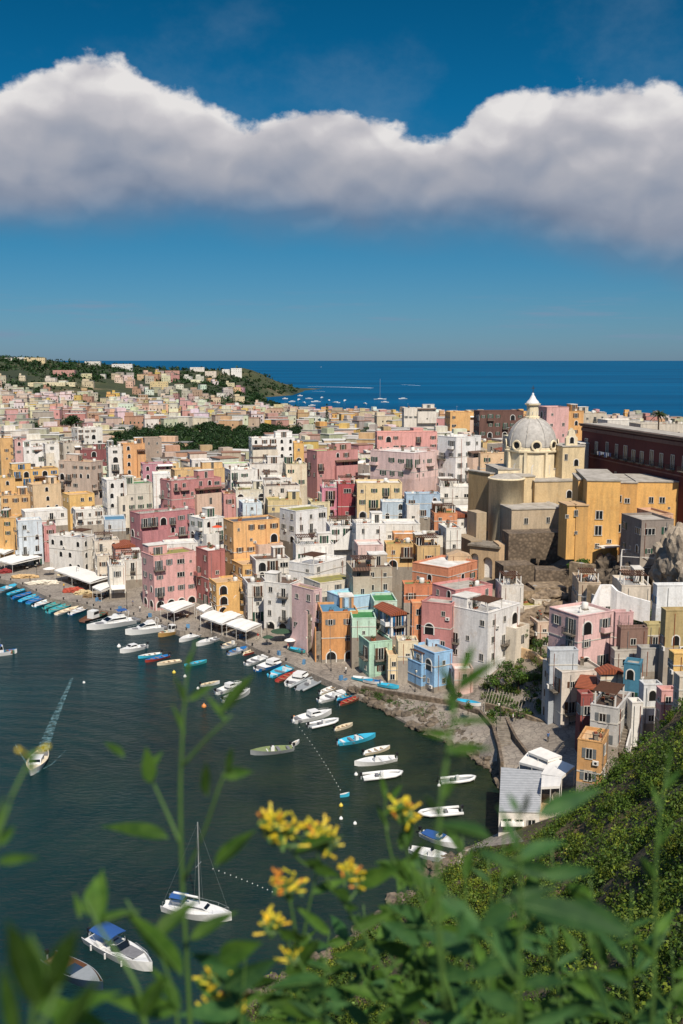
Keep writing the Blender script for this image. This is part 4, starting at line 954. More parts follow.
EXTRA = [
 (636,640,672,520,560,'8f8175','g','x',196,10,'grey ruin like house with a lean-to roof right of the yellow building'),
 (653,657,672,514,542,'d7a37c','p','x',204,12,'peach fragment of a house beside the tuff wall'),
 (504,508,532,598,626,'cbb08a','b','n',206,10,'tan stone house under the bastion terraces'),
 (530,534,556,600,622,'d8cbb6','w','',203,12,'small whitewashed block under the tan masonry wall'),
 (517,521,545,622,645,'bfa284','t','n',196,10,'stone cottage with a tiled roof above the garden'),
 (520,523,548,606,634,'dccdb4','m','B',200,10,'cream house with a mossy roof between the rubble terraces'),
 (505,508,524,632,656,'e0cdb8','w','n',193,12,'pale peach house beside the white pergola house wall'),
 (534,537,552,622,650,'d6b79a','g','',192,8,'sandy house left of the tall pink house'),
 (575,578,600,582,606,'c9b08f','b','',192,-5,'tan house with a brown roof under the yellow building'),
 (618,621,650,585,606,'d9c9b2','w','P',184,-4,'cream house with a reed shade below the dark rock face'),
 (596,600,616,598,618,'d9d2c6','w','x',186,14,'white terrace block behind the sweeping parapet'),
 (676,680,720,480,560,'8a7a72','g','',222,5,'grey mauve building at the right edge beside the yellow building'),
 (476,479,523,411,438,'6e4a3e','b','x',420,8,'wide dark brown building behind the church'),
 (447,450,479,412,430,'dda552','w','n',470,10,'ochre yellow villa left of the wide dark brown building'),
 (543,546,568,407,440,'d9a39b','g','x',330,10,'pink blank walled house right of the dome'),
 (566,568,583,411,436,'e0a24b','p','n',340,10,'narrow ochre house right of the pink blank wall'),
 (581,583,606,413,430,'c9b99f','g','',380,8,'beige house beyond the palace roof'),
 (604,607,640,420,434,'d8d0c3','w','',360,8,'white rooftop house beyond the palace'),
 (636,640,700,424,440,'c9bda9','g','R',330,8,'cream roof terrace beyond the palace'),
 (508,511,545,437,462,'d9c9ab','l','',300,8,'cream house with a green terrace behind the dome'),
 (400,404,436,408,420,'dcd2c2','g','',640,5,'pale house near the far shore'),
]
for xl, xc, xr, yt, yb, c, rf, op, Y, th, lab in EXTRA:
    if lab: house(xl, xc, xr, yt, yb, c, rf, op, lab, Y=Y, th=th, k_d=9)
# ------------------------------------------------------------ the rest of the town, house by house, then the far part as one mass
PAL = [('e4dccf', 'white'), ('ded3c0', 'cream'), ('d6c6ac', 'beige'), ('dcbc98', 'peach'), ('cfa297', 'pink'), ('d9b46c', 'yellow'), ('c2a27a', 'ochre'), ('b3a799', 'grey'), ('e2ddd3', 'white'), ('cfbfa8', 'sand'), ('b98f82', 'rose'), ('e0dacf', 'white'), ('c9bba8', 'stone'), ('bfb09a', 'stone'), ('d9cdb9', 'cream')]
def garden(px, Y):
    return (158 < px < 264 and 452 < Y < 690) or (108 < px < 175 and 500 < Y < 680) or (225 < px < 300 and 560 < Y < 640) or (330 < px < 400 and 560 < Y < 600) or (10 < px < 30 and 430 < Y < 450)
cand = []
rf_ = random.Random(11)
Yr = 232.0
while Yr < 1620:
    dxs = 8.5+min(5, max(0, (Yr-300)*.012)); x = -.40*Yr-10
    while x < .40*Yr+14:
        X, Y = x+rf_.uniform(-2, 2), Yr+rf_.uniform(-3, 3); x += dxs+rf_.uniform(0, 5)
        z = T(X, Y)
        if z < 4.2 or z > 40: continue
        px, py, _ = proj(X, Y, z)
        if (px > 462 and Y < 296) or (px > 575 and Y < 330) or garden(px, Y): continue
        if Y > 480 and fbm(X, Y, .012) > .28: continue
        if Y > 1130 and (px > 240 or rf_.random() < .35): continue
        if Y > 650 and rf_.random() < .22: continue
        w, d = rf_.uniform(6.5, 10.5), rf_.uniform(6, 9)
        if Y > 420: w *= rf_.uniform(1, 1.8)
        h = rf_.uniform(5, 9.5) if Y > 330 else rf_.uniform(4.5, 7.5)
        cand.append([X, Y, z, w, d, h, rf_.choice([.15, .3, .45, .6]) if Y < 420 else rf_.uniform(-.3, .6), rf_.randrange(10**6)])
    Yr += 9.5+max(0, (Yr-300)*.022)
keep = []
for cnd in cand:
    X, Y, z, w, d, h, a, sdd = cnd; ok = True
    cx, cy = X+math.cos(a)*w/2-math.sin(a)*d/2, Y+math.sin(a)*w/2+math.cos(a)*d/2
    pl = proj(X-math.sin(a)*d, Y+math.cos(a)*d, z)[0]; pr = proj(X+math.cos(a)*w, Y+math.sin(a)*w, z)[0]
    for H in HOUSES:
        if math.hypot(cx-H[3], cy-H[4]) < (max(w, d)/2+H[5])*.92: ok = False; break
        if H[4] > cy and min(pr, H[8]) > max(pl, H[7])+1:
            top = proj(cx, cy, z+h+.8)[1]
            if top < H[10]-1:
                h2 = zpix(cy, H[10]-1)-z-.8; h = min(h, h2)
                if h < 2.6: ok = False; break
    if not ok: continue
    cnd[5] = h; cnd += [cx, cy]; keep.append(cnd)
keep.sort(key=lambda c: c[1])
NIND = max(0, 296-len(HOUSES))
near = keep[:NIND]; farh = keep[NIND:]
hand = list(HOUSES)
seen = {}
HN = {}
def describe(cx, cy, z, col, w, d, h, rf):
    px, py, _ = proj(cx, cy, z+h)
    size = 'tiny' if w*h < 35 else 'small' if w*h < 50 else 'wide' if w > 11 else 'tall' if h > 8 else 'plain'
    best = sorted(hand, key=lambda H: (H[0]-px)**2+((H[1]-py)*1.4)**2)
    roof = {'m': 'mossy roofed', 'g': 'grey roofed', 'w': 'white roofed', 'b': 'brown roofed', 't': 'tile roofed', 'V': 'vault roofed', 'p': 'peach roofed', 'l': 'pale green roofed'}[rf]
    for H in best[:6]:
        dx, dy = px-H[0], py-H[1]
        rel = ('just left of' if dx < 0 else 'just right of') if abs(dx) > abs(dy)*1.3 else ('behind' if dy < 0 else 'in front of')
        words = H[2].split(); short = ' '.join(words[:6]); 
        while short.split()[-1] in ('a', 'the', 'with', 'of', 'and', 'at', 'in', 'its', 'by', 'behind', 'left', 'right', 'on', 'to', 'an', 'beside', 'below', 'above', 'between', 'under', 'beyond', 'next'): short = ' '.join(short.split()[:-1])
        l = f'{size} {roof} {col} house {rel} the {short}'
        if l not in seen: seen[l] = 1; return l
    l = f'{size} {roof} {col} house, {int(px)//60+1} columns from the left among upper roofs'; return l
MATW = {}
for (X, Y, z, w, d, h, a, sdd, cx, cy) in near:
    rr = random.Random(sdd); c, cn_ = rr.choice(PAL); rf = rr.choice('gggwwmbptVl' if Y < 420 else 'gggwwbpt')
    lab = describe(cx, cy, z, cn_, w, d, h, rf)
    core_house((X, Y, z), a, w, d, z+h, c, rf, rr.choice(['', 'n', 'g', 'y', 'B', 'P']), lab, 'house', 'house', 'small houses filling the town behind the harbour', detail=1 if Y < 330 else 0, seed=sdd)
# far mass
V = []; Q = []; TT = []
def qbox(o, ca, sa, x0, x1, y0, y1, z0, z1, t, faces=(0, 1, 2, 3, 4)):
    b = len(V)
    for (x, y, z) in [(x0, y0, z0), (x1, y0, z0), (x1, y1, z0), (x0, y1, z0), (x0, y0, z1), (x1, y0, z1), (x1, y1, z1), (x0, y1, z1)]:
        V.append((o[0]+x*ca-y*sa, o[1]+x*sa+y*ca, o[2]+z)); TT.append(t)
    fs = [(0, 1, 5, 4), (1, 2, 6, 5), (2, 3, 7, 6), (3, 0, 4, 7), (4, 5, 6, 7)]
    for k in faces: Q.append(tuple(b+i for i in fs[k]))
for (X, Y, z, w, d, h, a, sdd, cx, cy) in farh:
    rr = random.Random(sdd); c, _ = rr.choice(PAL); c = [q*.85*rr.uniform(.8, 1.05) for q in lin(c)]; ca, sa = math.cos(a), math.sin(a); o = (X, Y, z)
    z0 = z+0; qbox(o, ca, sa, 0, w, 0, d, -4, h, c)
    rc = rr.choice([(.35, .33, .30), (.5, .47, .43), (.28, .15, .10), (.22, .21, .2), (.6, .58, .54)])
    qbox(o, ca, sa, -.2, w+.2, -.2, d+.2, h, h+.25, rc)
    if rr.random() < .5: aa = w*rr.uniform(.3, .6); qbox(o, ca, sa, .4, aa, d*.3, d-.4, h+.25, h+2.8, [q*1.02 for q in c])
    wc = rr.choice([(.03, .03, .035), (.02, .05, .04), (.06, .04, .03)])
    for s in range(max(1, int(h/3.2))):
        for k in range(max(1, int(w/2.8))):
            if rr.random() < .75:
                u = (k+.5)*w/max(1, int(w/2.8)); hh = rr.choice([1.2, 1.9]); qbox(o, ca, sa, u-.5, u+.5, -.06, 0, 1.2+s*3.2-hh*.3, 1.2+s*3.2-hh*.3+hh, wc)
        if rr.random() < .7: qbox(o, ca, sa, -.06, 0, d*.4, d*.55, 1+s*3.2, 2.5+s*3.2, wc)
m, nt, p = newmat('distant_plaster'); at = N(nt, 'ShaderNodeAttribute', attribute_name='tint'); nn = noise(nt, wpos(nt, (1, 1, .2)), .6, 5, .7)
nt.links.new(mixc(nt, 1.0, at.outputs[0], ramp(nt, nn, [(.35, (.8, .77, .72)), (.6, (1.05, 1.05, 1.05))]), 'MULTIPLY'), p.inputs['Base Color']); p.inputs['Roughness'].default_value = .9
fo = put(fastmesh('distant_houses', V, Q, m, np.array(TT)), 'distant_houses'); tag(fo, 'far pale houses spreading across the island to the north shore', 'houses', kind='stuff')

# ------------------------------------------------------------ trees
LEAFD = leafmat('dark_foliage', '2c4420', '1a2c14', 1.1, trans=.15); LEAFM = leafmat('green_foliage', '4b6428', '2c421a', 1.1, trans=.2); BARK = mat('bark', '4a3a2b', .95)
def leafcloud(rr, n, lobes, size, sq=.8):
    """n leaf-clump quads spread over the outer shell of several lobes; returns verts, quads, tint"""
    rs = np.random.RandomState(rr.randrange(10**6)); L = np.array(lobes); idx = rs.randint(0, len(L), n); c = L[idx]
    dv = rs.normal(size=(n, 3)); dv /= np.linalg.norm(dv, axis=1)[:, None]; rad_ = c[:, 3:4]*(rs.uniform(.55, 1.08, (n, 1)))
    p = c[:, :3]+dv*rad_*np.array([1, 1, sq])
    nrm = dv+rs.normal(size=(n, 3))*.7; nrm /= np.linalg.norm(nrm, axis=1)[:, None]
    a = np.cross(nrm, rs.normal(size=(n, 3))); a /= np.linalg.norm(a, axis=1)[:, None]; b = np.cross(nrm, a)
    s = size*rs.uniform(.5, 1.2, (n, 1)); a *= s; b *= s*rs.uniform(.4, .9, (n, 1))
    V = np.stack([p-a, p-b*.8+a*.1, p+a, p+b*.9], 1).reshape(-1, 3); Qd = np.arange(n*4).reshape(-1, 4)
    t = rs.uniform(.6, 1.35, (n, 1))*np.array([1, 1, 1])+rs.uniform(-.06, .12, (n, 1))*np.array([1, .6, -.2]); t = np.repeat(t, 4, 0); return V, Qd, t
def tree_kind(seed, R0, H, n, m, sz, flat=.8):
    rr = random.Random(seed); lobes = []
    for i in range(rr.randint(7, 11)):
        a = rr.uniform(0, 6.28); q = rr.uniform(.2, .75)*R0; lobes.append((q*math.cos(a), q*math.sin(a), H-R0*flat+rr.uniform(-.5, .7)*R0*flat, R0*rr.uniform(.32, .52)))
    V, Qd, t = leafcloud(rr, n, lobes, sz); cr = fastmesh('crown', V, Qd, m, t)
    b = MB(); b.tube([(0, 0, -1), (.1, .05, H*.3), (0, .1, H*.6)], R0*.09, BARK, 7, R0*.05)
    for l in lobes[:6]: b.tube([(0, .05, H*.42), (l[0]*.5, l[1]*.5, (H*.42+l[2])/2), l[:3]], R0*.045, BARK, 5, R0*.015)
    return cr, b.mesh('trunk')
TK = [tree_kind(1, 4, 7.5, 900, LEAFD, .42), tree_kind(2, 3.2, 6, 800, LEAFM, .36), tree_kind(3, 5, 7, 1000, LEAFD, .45, .55), tree_kind(4, 2.2, 4, 600, LEAFM, .25)]
def tree(k, x, y, s, label, group=None, z=None, name='tree'):
    e = empty(name, (x, y, T(x, y) if z is None else z), R.uniform(0, 6), label, 'tree', group)
    put(TK[k][1], 'trunk', e, sc=(s, s, s)); put(TK[k][0], 'crown', e, sc=(s, s, s*R.uniform(.85, 1.1))); return e
rt = random.Random(5); cnt = 0
for Yt in range(456, 700, 9):
    for pxt in range(100, 300, 9):
        px, Y = pxt+rt.uniform(-4, 4), Yt+rt.uniform(-4, 4)
        if not garden(px, Y) or rt.random() < .25 or cnt > 285: continue
        x, y, _ = xyY(px, Y, 16); cnt += 1
        tree(rt.choice([0, 1, 2, 0]), x, y, rt.uniform(.8, 1.35), 'dark evergreen tree in the walled gardens behind the left houses', 'trees of the walled gardens')
for (px, Y, s, k, lab) in [(366, 590, 1.2, 0, 'tree clump beyond the pink roof terrace, left one'), (384, 585, 1.1, 0, 'tree clump beyond the pink roof terrace, right one'), (22, 440, 1.0, 0, 'dark tree between houses near the left edge'), (32, 600, 1.5, 2, 'umbrella pine in the far left part of the town'), (71, 640, 1.8, 2, 'wide umbrella pine above the far left roofs'), (580, 640, 1, 0, 'tree beyond the rooftops right of the dome'),
     (565, 900, 1.2, 0, 'tree by the shore far behind the dome')]:
    x, y, _ = xyY(px, Y, 18); tree(k, x, y, s, lab)
for px, py, Y, s, k, lab in [(506, 672, 181, .62, 3, 'round orange tree in the garden left of the tall pink house'), (518, 690, 178, .75, 1, 'dark garden tree above the leaning fence poles'), (497, 690, 180, .7, 1, 'bushy garden tree nearest the pink kiosk'), (533, 690, 181, .7, 1, 'garden tree beside the grey lower storeys'), (524, 640, 192, .6, 3, 'small tree on the terrace above the garden'), (541, 652, 186, .55, 1, 'tree at the foot of the pink house wall'),
     (576, 575, 212, .8, 1, 'green bush tree at the foot of the yellow building'), (598, 583, 204, .4, 3, 'small shrub on the ramp beside the yellow building'), (455, 705, 172, .4, 1, 'shrub growing on the rocks below the promenade'), (468, 712, 168, .45, 3, 'green shrub on the rocks near the stairs'), (150, 578, 260, .1, 3, '')]:
    if lab: x, y, z = atY(px, py, Y); tree(k, x, y, s, lab, z=min(z, T(x, y)+6))
# cypress and palm
def cypress(px, Y, zt, r, label):
    x, y, _ = xyY(px, Y, 15); z = T(x, y); H = zt-z; rr = random.Random(int(px)); lobes = [(0, 0, H*(.2+.75*i/9), r*(1-.8*(i/9)**1.5)) for i in range(10)]
    V, Qd, t = leafcloud(rr, 500, lobes, .5, 1.2); e = empty('cypress', (x, y, z), 0, label, 'tree'); put(fastmesh('crown', V, Qd, LEAFD, t), 'crown', e); MB().tube([(0, 0, -1), (0, 0, H*.3)], .2, BARK, 6).obj('trunk', e)
cypress(327, 640, zpix(640, 403), 1.7, 'lone dark cypress standing above the middle roofs')
x, y, _ = xyY(656, 310, 30); z = T(x, y); zt2 = zpix(310, 414); e = empty('palm_tree', (x, y, z), 0, 'palm tree standing above the roofs beyond the palace', 'tree')
MB().tube([(0, 0, -1), (.2, 0, (zt2-z)*.5), (0, 0, zt2-z)], .3, BARK, 8, .22).obj('trunk', e)
b = MB(); rr = random.Random(8); pm = leafmat('palm_leaf', '3b4a26', '27331a', attr=False)
for i in range(34):
    a = rr.uniform(0, 6.28); el = rr.uniform(-.5, 1.1); pts = []
    for k in range(7):
        s = k/6*2.9; pts.append((math.cos(a)*s*math.cos(el*.8), math.sin(a)*s*math.cos(el*.8), zt2-z+s*math.sin(el)-.16*s*s))
    side = Vector((-math.sin(a), math.cos(a), 0))
    for k in range(6):
        wd = .45*(1-k/7); p, q = Vector(pts[k]), Vector(pts[k+1])
        for sg in (-1, 1): b.add([p, q, q+side*sg*wd*.7+Vector((0, 0, -.2)), p+side*sg*wd+Vector((0, 0, -.15))], [(0, 1, 2, 3)], pm)
b.obj('crown', e)
# woods on the far headland and hill, one mass
def woodmass(name, label, pts, per, r, sz, m, seed, cat='wood', flat=.8):
    rs = random.Random(seed); Vs = []; Qs = []; Ts = []; off = 0
    for (x, y, z) in pts:
        s = rs.uniform(.7, 1.4); V, Qd, t = leafcloud(rs, per, [(x, y, z+r*.4*s, r*s), (x+rs.uniform(-r, r), y+rs.uniform(-r, r), z+r*.2, r*.7*s)], sz, flat); Vs.append(V); Qs.append(Qd+off); Ts.append(t*rs.uniform(.7, 1.25)); off += len(V)
    o = put(fastmesh(name, np.concatenate(Vs), np.concatenate(Qs), m, np.concatenate(Ts)), name); return tag(o, label, cat, kind='stuff')
pts = []
rs = random.Random(21)
while len(pts) < 2300:
    px, Y = rs.uniform(-30, 310), rs.uniform(1150, 2080); x, y, _ = xyY(px, Y, 20); z = T(x, y)
    if z < 2.5: continue
    if Y < 1450 and px < 235 and (fbm(x, y, .006) < .0 or rs.random() < .35): continue
    pts.append((x, y, z))
woodmass('distant_wood', 'dark green woods covering the far hill and headland', pts, 16, 4.2, 2.4, LEAFD, 3)
pts = []
while len(pts) < 700:
    px, Y = rs.uniform(-20, 700), rs.uniform(470, 1140); x, y, _ = xyY(px, Y, 16); z = T(x, y)
    if z < 3 or garden(px, Y): continue
    if any(abs(x-k[8]) < 5.5 and abs(y-k[9]) < 5 for k in farh): continue
    pts.append((x, y, z))
woodmass('town_greenery', 'shrubs and small trees scattered among the far houses', pts, 40, 2.8, .8, LEAFD, 4, 'greenery')
# some villas on the hill
for i, (px, py, Y, w, h, c, lab) in enumerate([(190, 369, 1850, 26, 8, 'e6ddd0', 'white block of flats on the crest of the far hill'), (24, 367, 1650, 34, 8, 'e0c58c', 'pale yellow villa on the far left hill'), (14, 365, 1660, 22, 7, 'dcd6cc', 'white villa at the top of the far left hill'), (5, 364, 1655, 18, 6, 'd9d2c6', 'white villa at the left edge of the far hill'), (231, 371, 1880, 20, 10, 'eae4da', 'white house at the high end of the far headland'), (222, 371, 1870, 14, 8, 'e6dfd4', 'low white house left of the headland end house'), (53, 378, 1420, 30, 10, 'cf8f80', 'reddish villa among trees on the far left'),
        (112, 374, 1700, 34, 10, 'e2ddd4', 'white apartment block on the far hill'), (28, 388, 1300, 60, 9, 'e0cfa0', 'long cream villa below the far left woods'), (85, 371, 1700, 26, 9, 'ddd6ca', 'white villa among the far hill trees'), (150, 387, 1350, 24, 12, 'd9bd7c', 'yellow house in the woods of the far hill'), (162, 373, 1750, 30, 8, 'c98f7c', 'reddish house on the far hill crest'), (205, 373, 1800, 20, 8, 'dccbb4', 'beige house on the far hill crest')]):
    x, y, z = atY(px, py, Y); z = max(z, T(x, y)+2)
    core_house((x, y, z-3), .1, w, 14, z+h-5, c, 'w', 'x', lab, 'villa', 'villa', None, 0, i)
# breakwater
BWP = atZ(600, 418.5, 1), atZ(760, 421, 1)
b = MB(); rr = random.Random(4)
for i in range(160):
    f = i/160; x = BWP[0][0]+(BWP[1][0]-BWP[0][0])*f; y = BWP[0][1]+(BWP[1][1]-BWP[0][1])*f
    b.box(x-1.4, x+1.6, y-rr.uniform(2, 4), y+4, -1, rr.uniform(2.4, 3.6), mat('breakwater_rock', 'c9bdb0', .9, sc=.2))
tag(b.obj('breakwater'), 'long pale breakwater on the sea at the right edge', 'breakwater')
# ------------------------------------------------------------ scrub on the slope below the camera
rs = random.Random(31); pts = []; Vs = []; Qs = []; Ts = []; off = 0
GREENS = [(1, 1, 1), (1.25, 1.15, .75), (.7, .85, .7), (1.1, 1.05, .6), (.85, 1.0, .9)]
tries = 0
while len(pts) < 4200 and tries < 90000:
    tries += 1; x, y = rs.uniform(-30, 66), rs.uniform(26, 121); z = T(x, y)
    if z < .7 or z > 60: continue
    px, py, D = proj(x, y, z)
    if py > 1080 or px > 730 or px < 150 or py < 680: continue
    if y > 122 and x < 30: continue
    if 455 < px < 620 and py < 850 and z < 6: continue
    if fbm(x, y, .09) < -.42: continue
    pts.append((x, y, z))
for (x, y, z) in pts:
    big_ = rs.random() < .09; r = rs.uniform(.3, 1.0) if not big_ else rs.uniform(1.1, 2.1); n = int(30+70*r*(r if big_ else 1)); g = (.55, .68, .6) if big_ and rs.random() < .6 else (1.5, 1.15, .8) if rs.random() < .07 else rs.choice(GREENS); V, Qd, t = leafcloud(rs, n, [(x, y, z+r*.4, r), (x+rs.uniform(-.8, .8), y+rs.uniform(-.8, .8), z+r*.2, r*.7)], .15, .8)
    Vs.append(V); Qs.append(Qd+off); Ts.append(t*np.array(g)*rs.uniform(.7, 1.2)); off += len(V)
o = put(fastmesh('hillside_scrub', np.concatenate(Vs), np.concatenate(Qs), leafmat('scrub_leaf', '74853a', '435a22', 1.0, trans=.35), np.concatenate(Ts)), 'hillside_scrub')
tag(o, 'dense green scrub covering the steep slope below the viewpoint', 'scrub', kind='stuff')
# ------------------------------------------------------------ boats
HULLM = {'w': mat('white_hull', 'e9e9e6', .35, k=.85, var=.06), 'b': mat('blue_hull', '1f6fb0', .45, var=.15), 'c': mat('cyan_hull', '3fb0cf', .45, var=.12), 't': mat('teal_hull', '3f9a9a', .5, var=.15), 'r': mat('red_hull', '9c3a30', .5, var=.2),
    'n': mat('brown_hull', '6d4a36', .6, var=.25), 'g': mat('grey_hull', '8d9294', .5, var=.12), 'y': mat('ochre_hull', 'b08a4f', .6, var=.2), 'd': mat('navy_hull', '27394d', .5, var=.1), 'k': mat('black_trim', '1e1f22', .5), 'e': mat('cream_hull', 'd9cbb0', .5, var=.12)}
NAVY = mat('navy_canvas', '24508c', .8, var=.15, sc=2); SCREEN = mat('tinted_screen', '10161c', .08); TEAK = mat('teak_deck', 'a58a66', .7); CUSH = mat('grey_cushion', '77777a', .85)
def hull(L, B, H, mo, mi, floor=.12, flat=.55, n=14, deckz=None, bowf=2.2, rim=None):
    b = MB(); rows = []
    for i in range(n+1):
        t = i/n; hb = B/2*(flat+(1-flat)*math.sin(min(1, t*2.2)*math.pi/2)) if t < .45 else B/2*max(0, 1-((t-.45)/.55)**bowf)
        hb = max(hb, .015); zs = H*(.82+.42*t*t); x = -L/2+L*t+(.04*L*t**6)
        kz = -.25+(H*.8)*max(0, (t-.8)/.2)**2; zi = min(floor+(zs-floor)*max(0, (t-.86)/.14), zs-.04); hi = max(hb-.09, .005)
        rows.append([(x, 0, kz), (x, hb*.72, kz*.35), (x, hb, zs), (x, hi, zs), (x, hi*.88, zi), (x, -hi*.88, zi), (x, -hi, zs), (x, -hb, zs), (x, -hb*.72, kz*.35)])
    vs = [p for r in rows for p in r]; k = 9; fo = []; fi = []; fr = []
    for i in range(n):
        for j in range(k):
            q = (j+1) % k; f = (i*k+j, (i+1)*k+j, (i+1)*k+q, i*k+q)
            (fi if j in (3, 4, 5) else fr if j in (2, 6) else fo).append(f)
    b.add(vs, fo+[(0, 1, 2, 3, 4, 5, 6, 7, 8)], mo); base = len(b.v)-len(vs)
    for f in fi: b.f.append(f); b.m.append(b.mi(mi))
    for f in fr: b.f.append(f); b.m.append(b.mi(rim or mi))
    return b
def beam(L, B, t, flat=.55, bowf=2.2): return B/2*(flat+(1-flat)*math.sin(min(1, t*2.2)*math.pi/2)) if t < .45 else B/2*max(.02, 1-((t-.45)/.55)**bowf)
def outboard(e, x, z):
    b = MB(); b.box(x-.35, x+.02, -.16, .16, z+.15, z+.6, HULLM['k']); b.box(x-.22, x-.05, -.06, .06, z-.7, z+.15, HULLM['g']); b.obj('outboard_motor', e)
def deckplate(L, B, z, t0, t1, m, n=8, inset=.06):
    b = MB(); up = []; 
    ts = [t0+(t1-t0)*i/n for i in range(n+1)]
    P = [(-L/2+L*t, max(beam(L, B, t)-inset, .02)) for t in ts]
    vs = [(x, y, z) for x, y in P]+[(x, -y, z) for x, y in P]; vs += [(x, y, z-.06) for x, y, z in vs]; k = n+1
    fs = [(i, k+i, k+i+1, i+1) for i in range(n)]+[(2*k+i, 2*k+i+1, 3*k+i+1, 3*k+i) for i in range(n)]+[(i, i+1, 2*k+i+1, 2*k+i) for i in range(n)]+[(k+i, 3*k+i, 3*k+i+1, k+i+1) for i in range(n)]+[(0, 2*k, 3*k, k), (n, k+n, 3*k+n, 2*k+n)]
    b.add(vs, fs, m); return b
def cabin(e, x0, x1, w, z0, h, m, name='cabin', slope=.5, win=True):
    b = MB(); o = [(x0, z0), (x1+slope*.4, z0), (x1, z0+h*.45), (x1-slope, z0+h), (x0+.1, z0+h)]
    b.prism(o, -w/2, w/2, m); c = b.obj(name, e)
    if win:
        q = MB()
        for s in (-1, 1):
            y = s*(w/2+.012); y0, y1 = sorted((y, s*(w/2-.02)))
            q.prism([(x0+.3, z0+h*.5), (x1-.1, z0+h*.5), (x1-slope-.05, z0+h*.88), (x0+.3, z0+h*.88)], y0, y1, SCREEN)
        d = Vector((-slope, 0, h*.55)).normalized(); nn = Vector((d.z, 0, -d.x))*.015
        a = Vector((x1, 0, z0+h*.45)); p1, p2 = a+d*.08, a+d*(math.hypot(slope, h*.55)-.08)
        q.add([p1+nn+Vector((0, -w/2+.12, 0)), p1+nn+Vector((0, w/2-.12, 0)), p2+nn+Vector((0, w/2-.12, 0)), p2+nn+Vector((0, -w/2+.12, 0))], [(0, 1, 2, 3)], SCREEN)
        q.obj('cabin_window', c)
    return c
def bimini(e, x0, x1, w, z, m, name='sun_canopy', post=None):
    b = MB(); n = 6; vs = []
    for q in (x0, x1):
        for i in range(n+1): u = i/n; vs.append((q, -w/2+w*u, z+.18*math.sin(math.pi*u)))
    k = n+1; vs += [(x, y, zz-.04) for x, y, zz in vs]
    fs = [(i, k+i, k+i+1, i+1) for i in range(n)]+[(2*k+i, 2*k+i+1, 3*k+i+1, 3*k+i) for i in range(n)]+[(0, 2*k, 3*k, k), (n, k+n, 3*k+n, 2*k+n)]
    b.add(vs, fs, m)
    for x in (x0+.05, x1-.05):
        for y in (-w/2+.03, w/2-.03): b.tube([(x, y, z-.02), ((x0+x1)/2, y, .7)], .02, STL, 5)
    return b.obj(name, e)
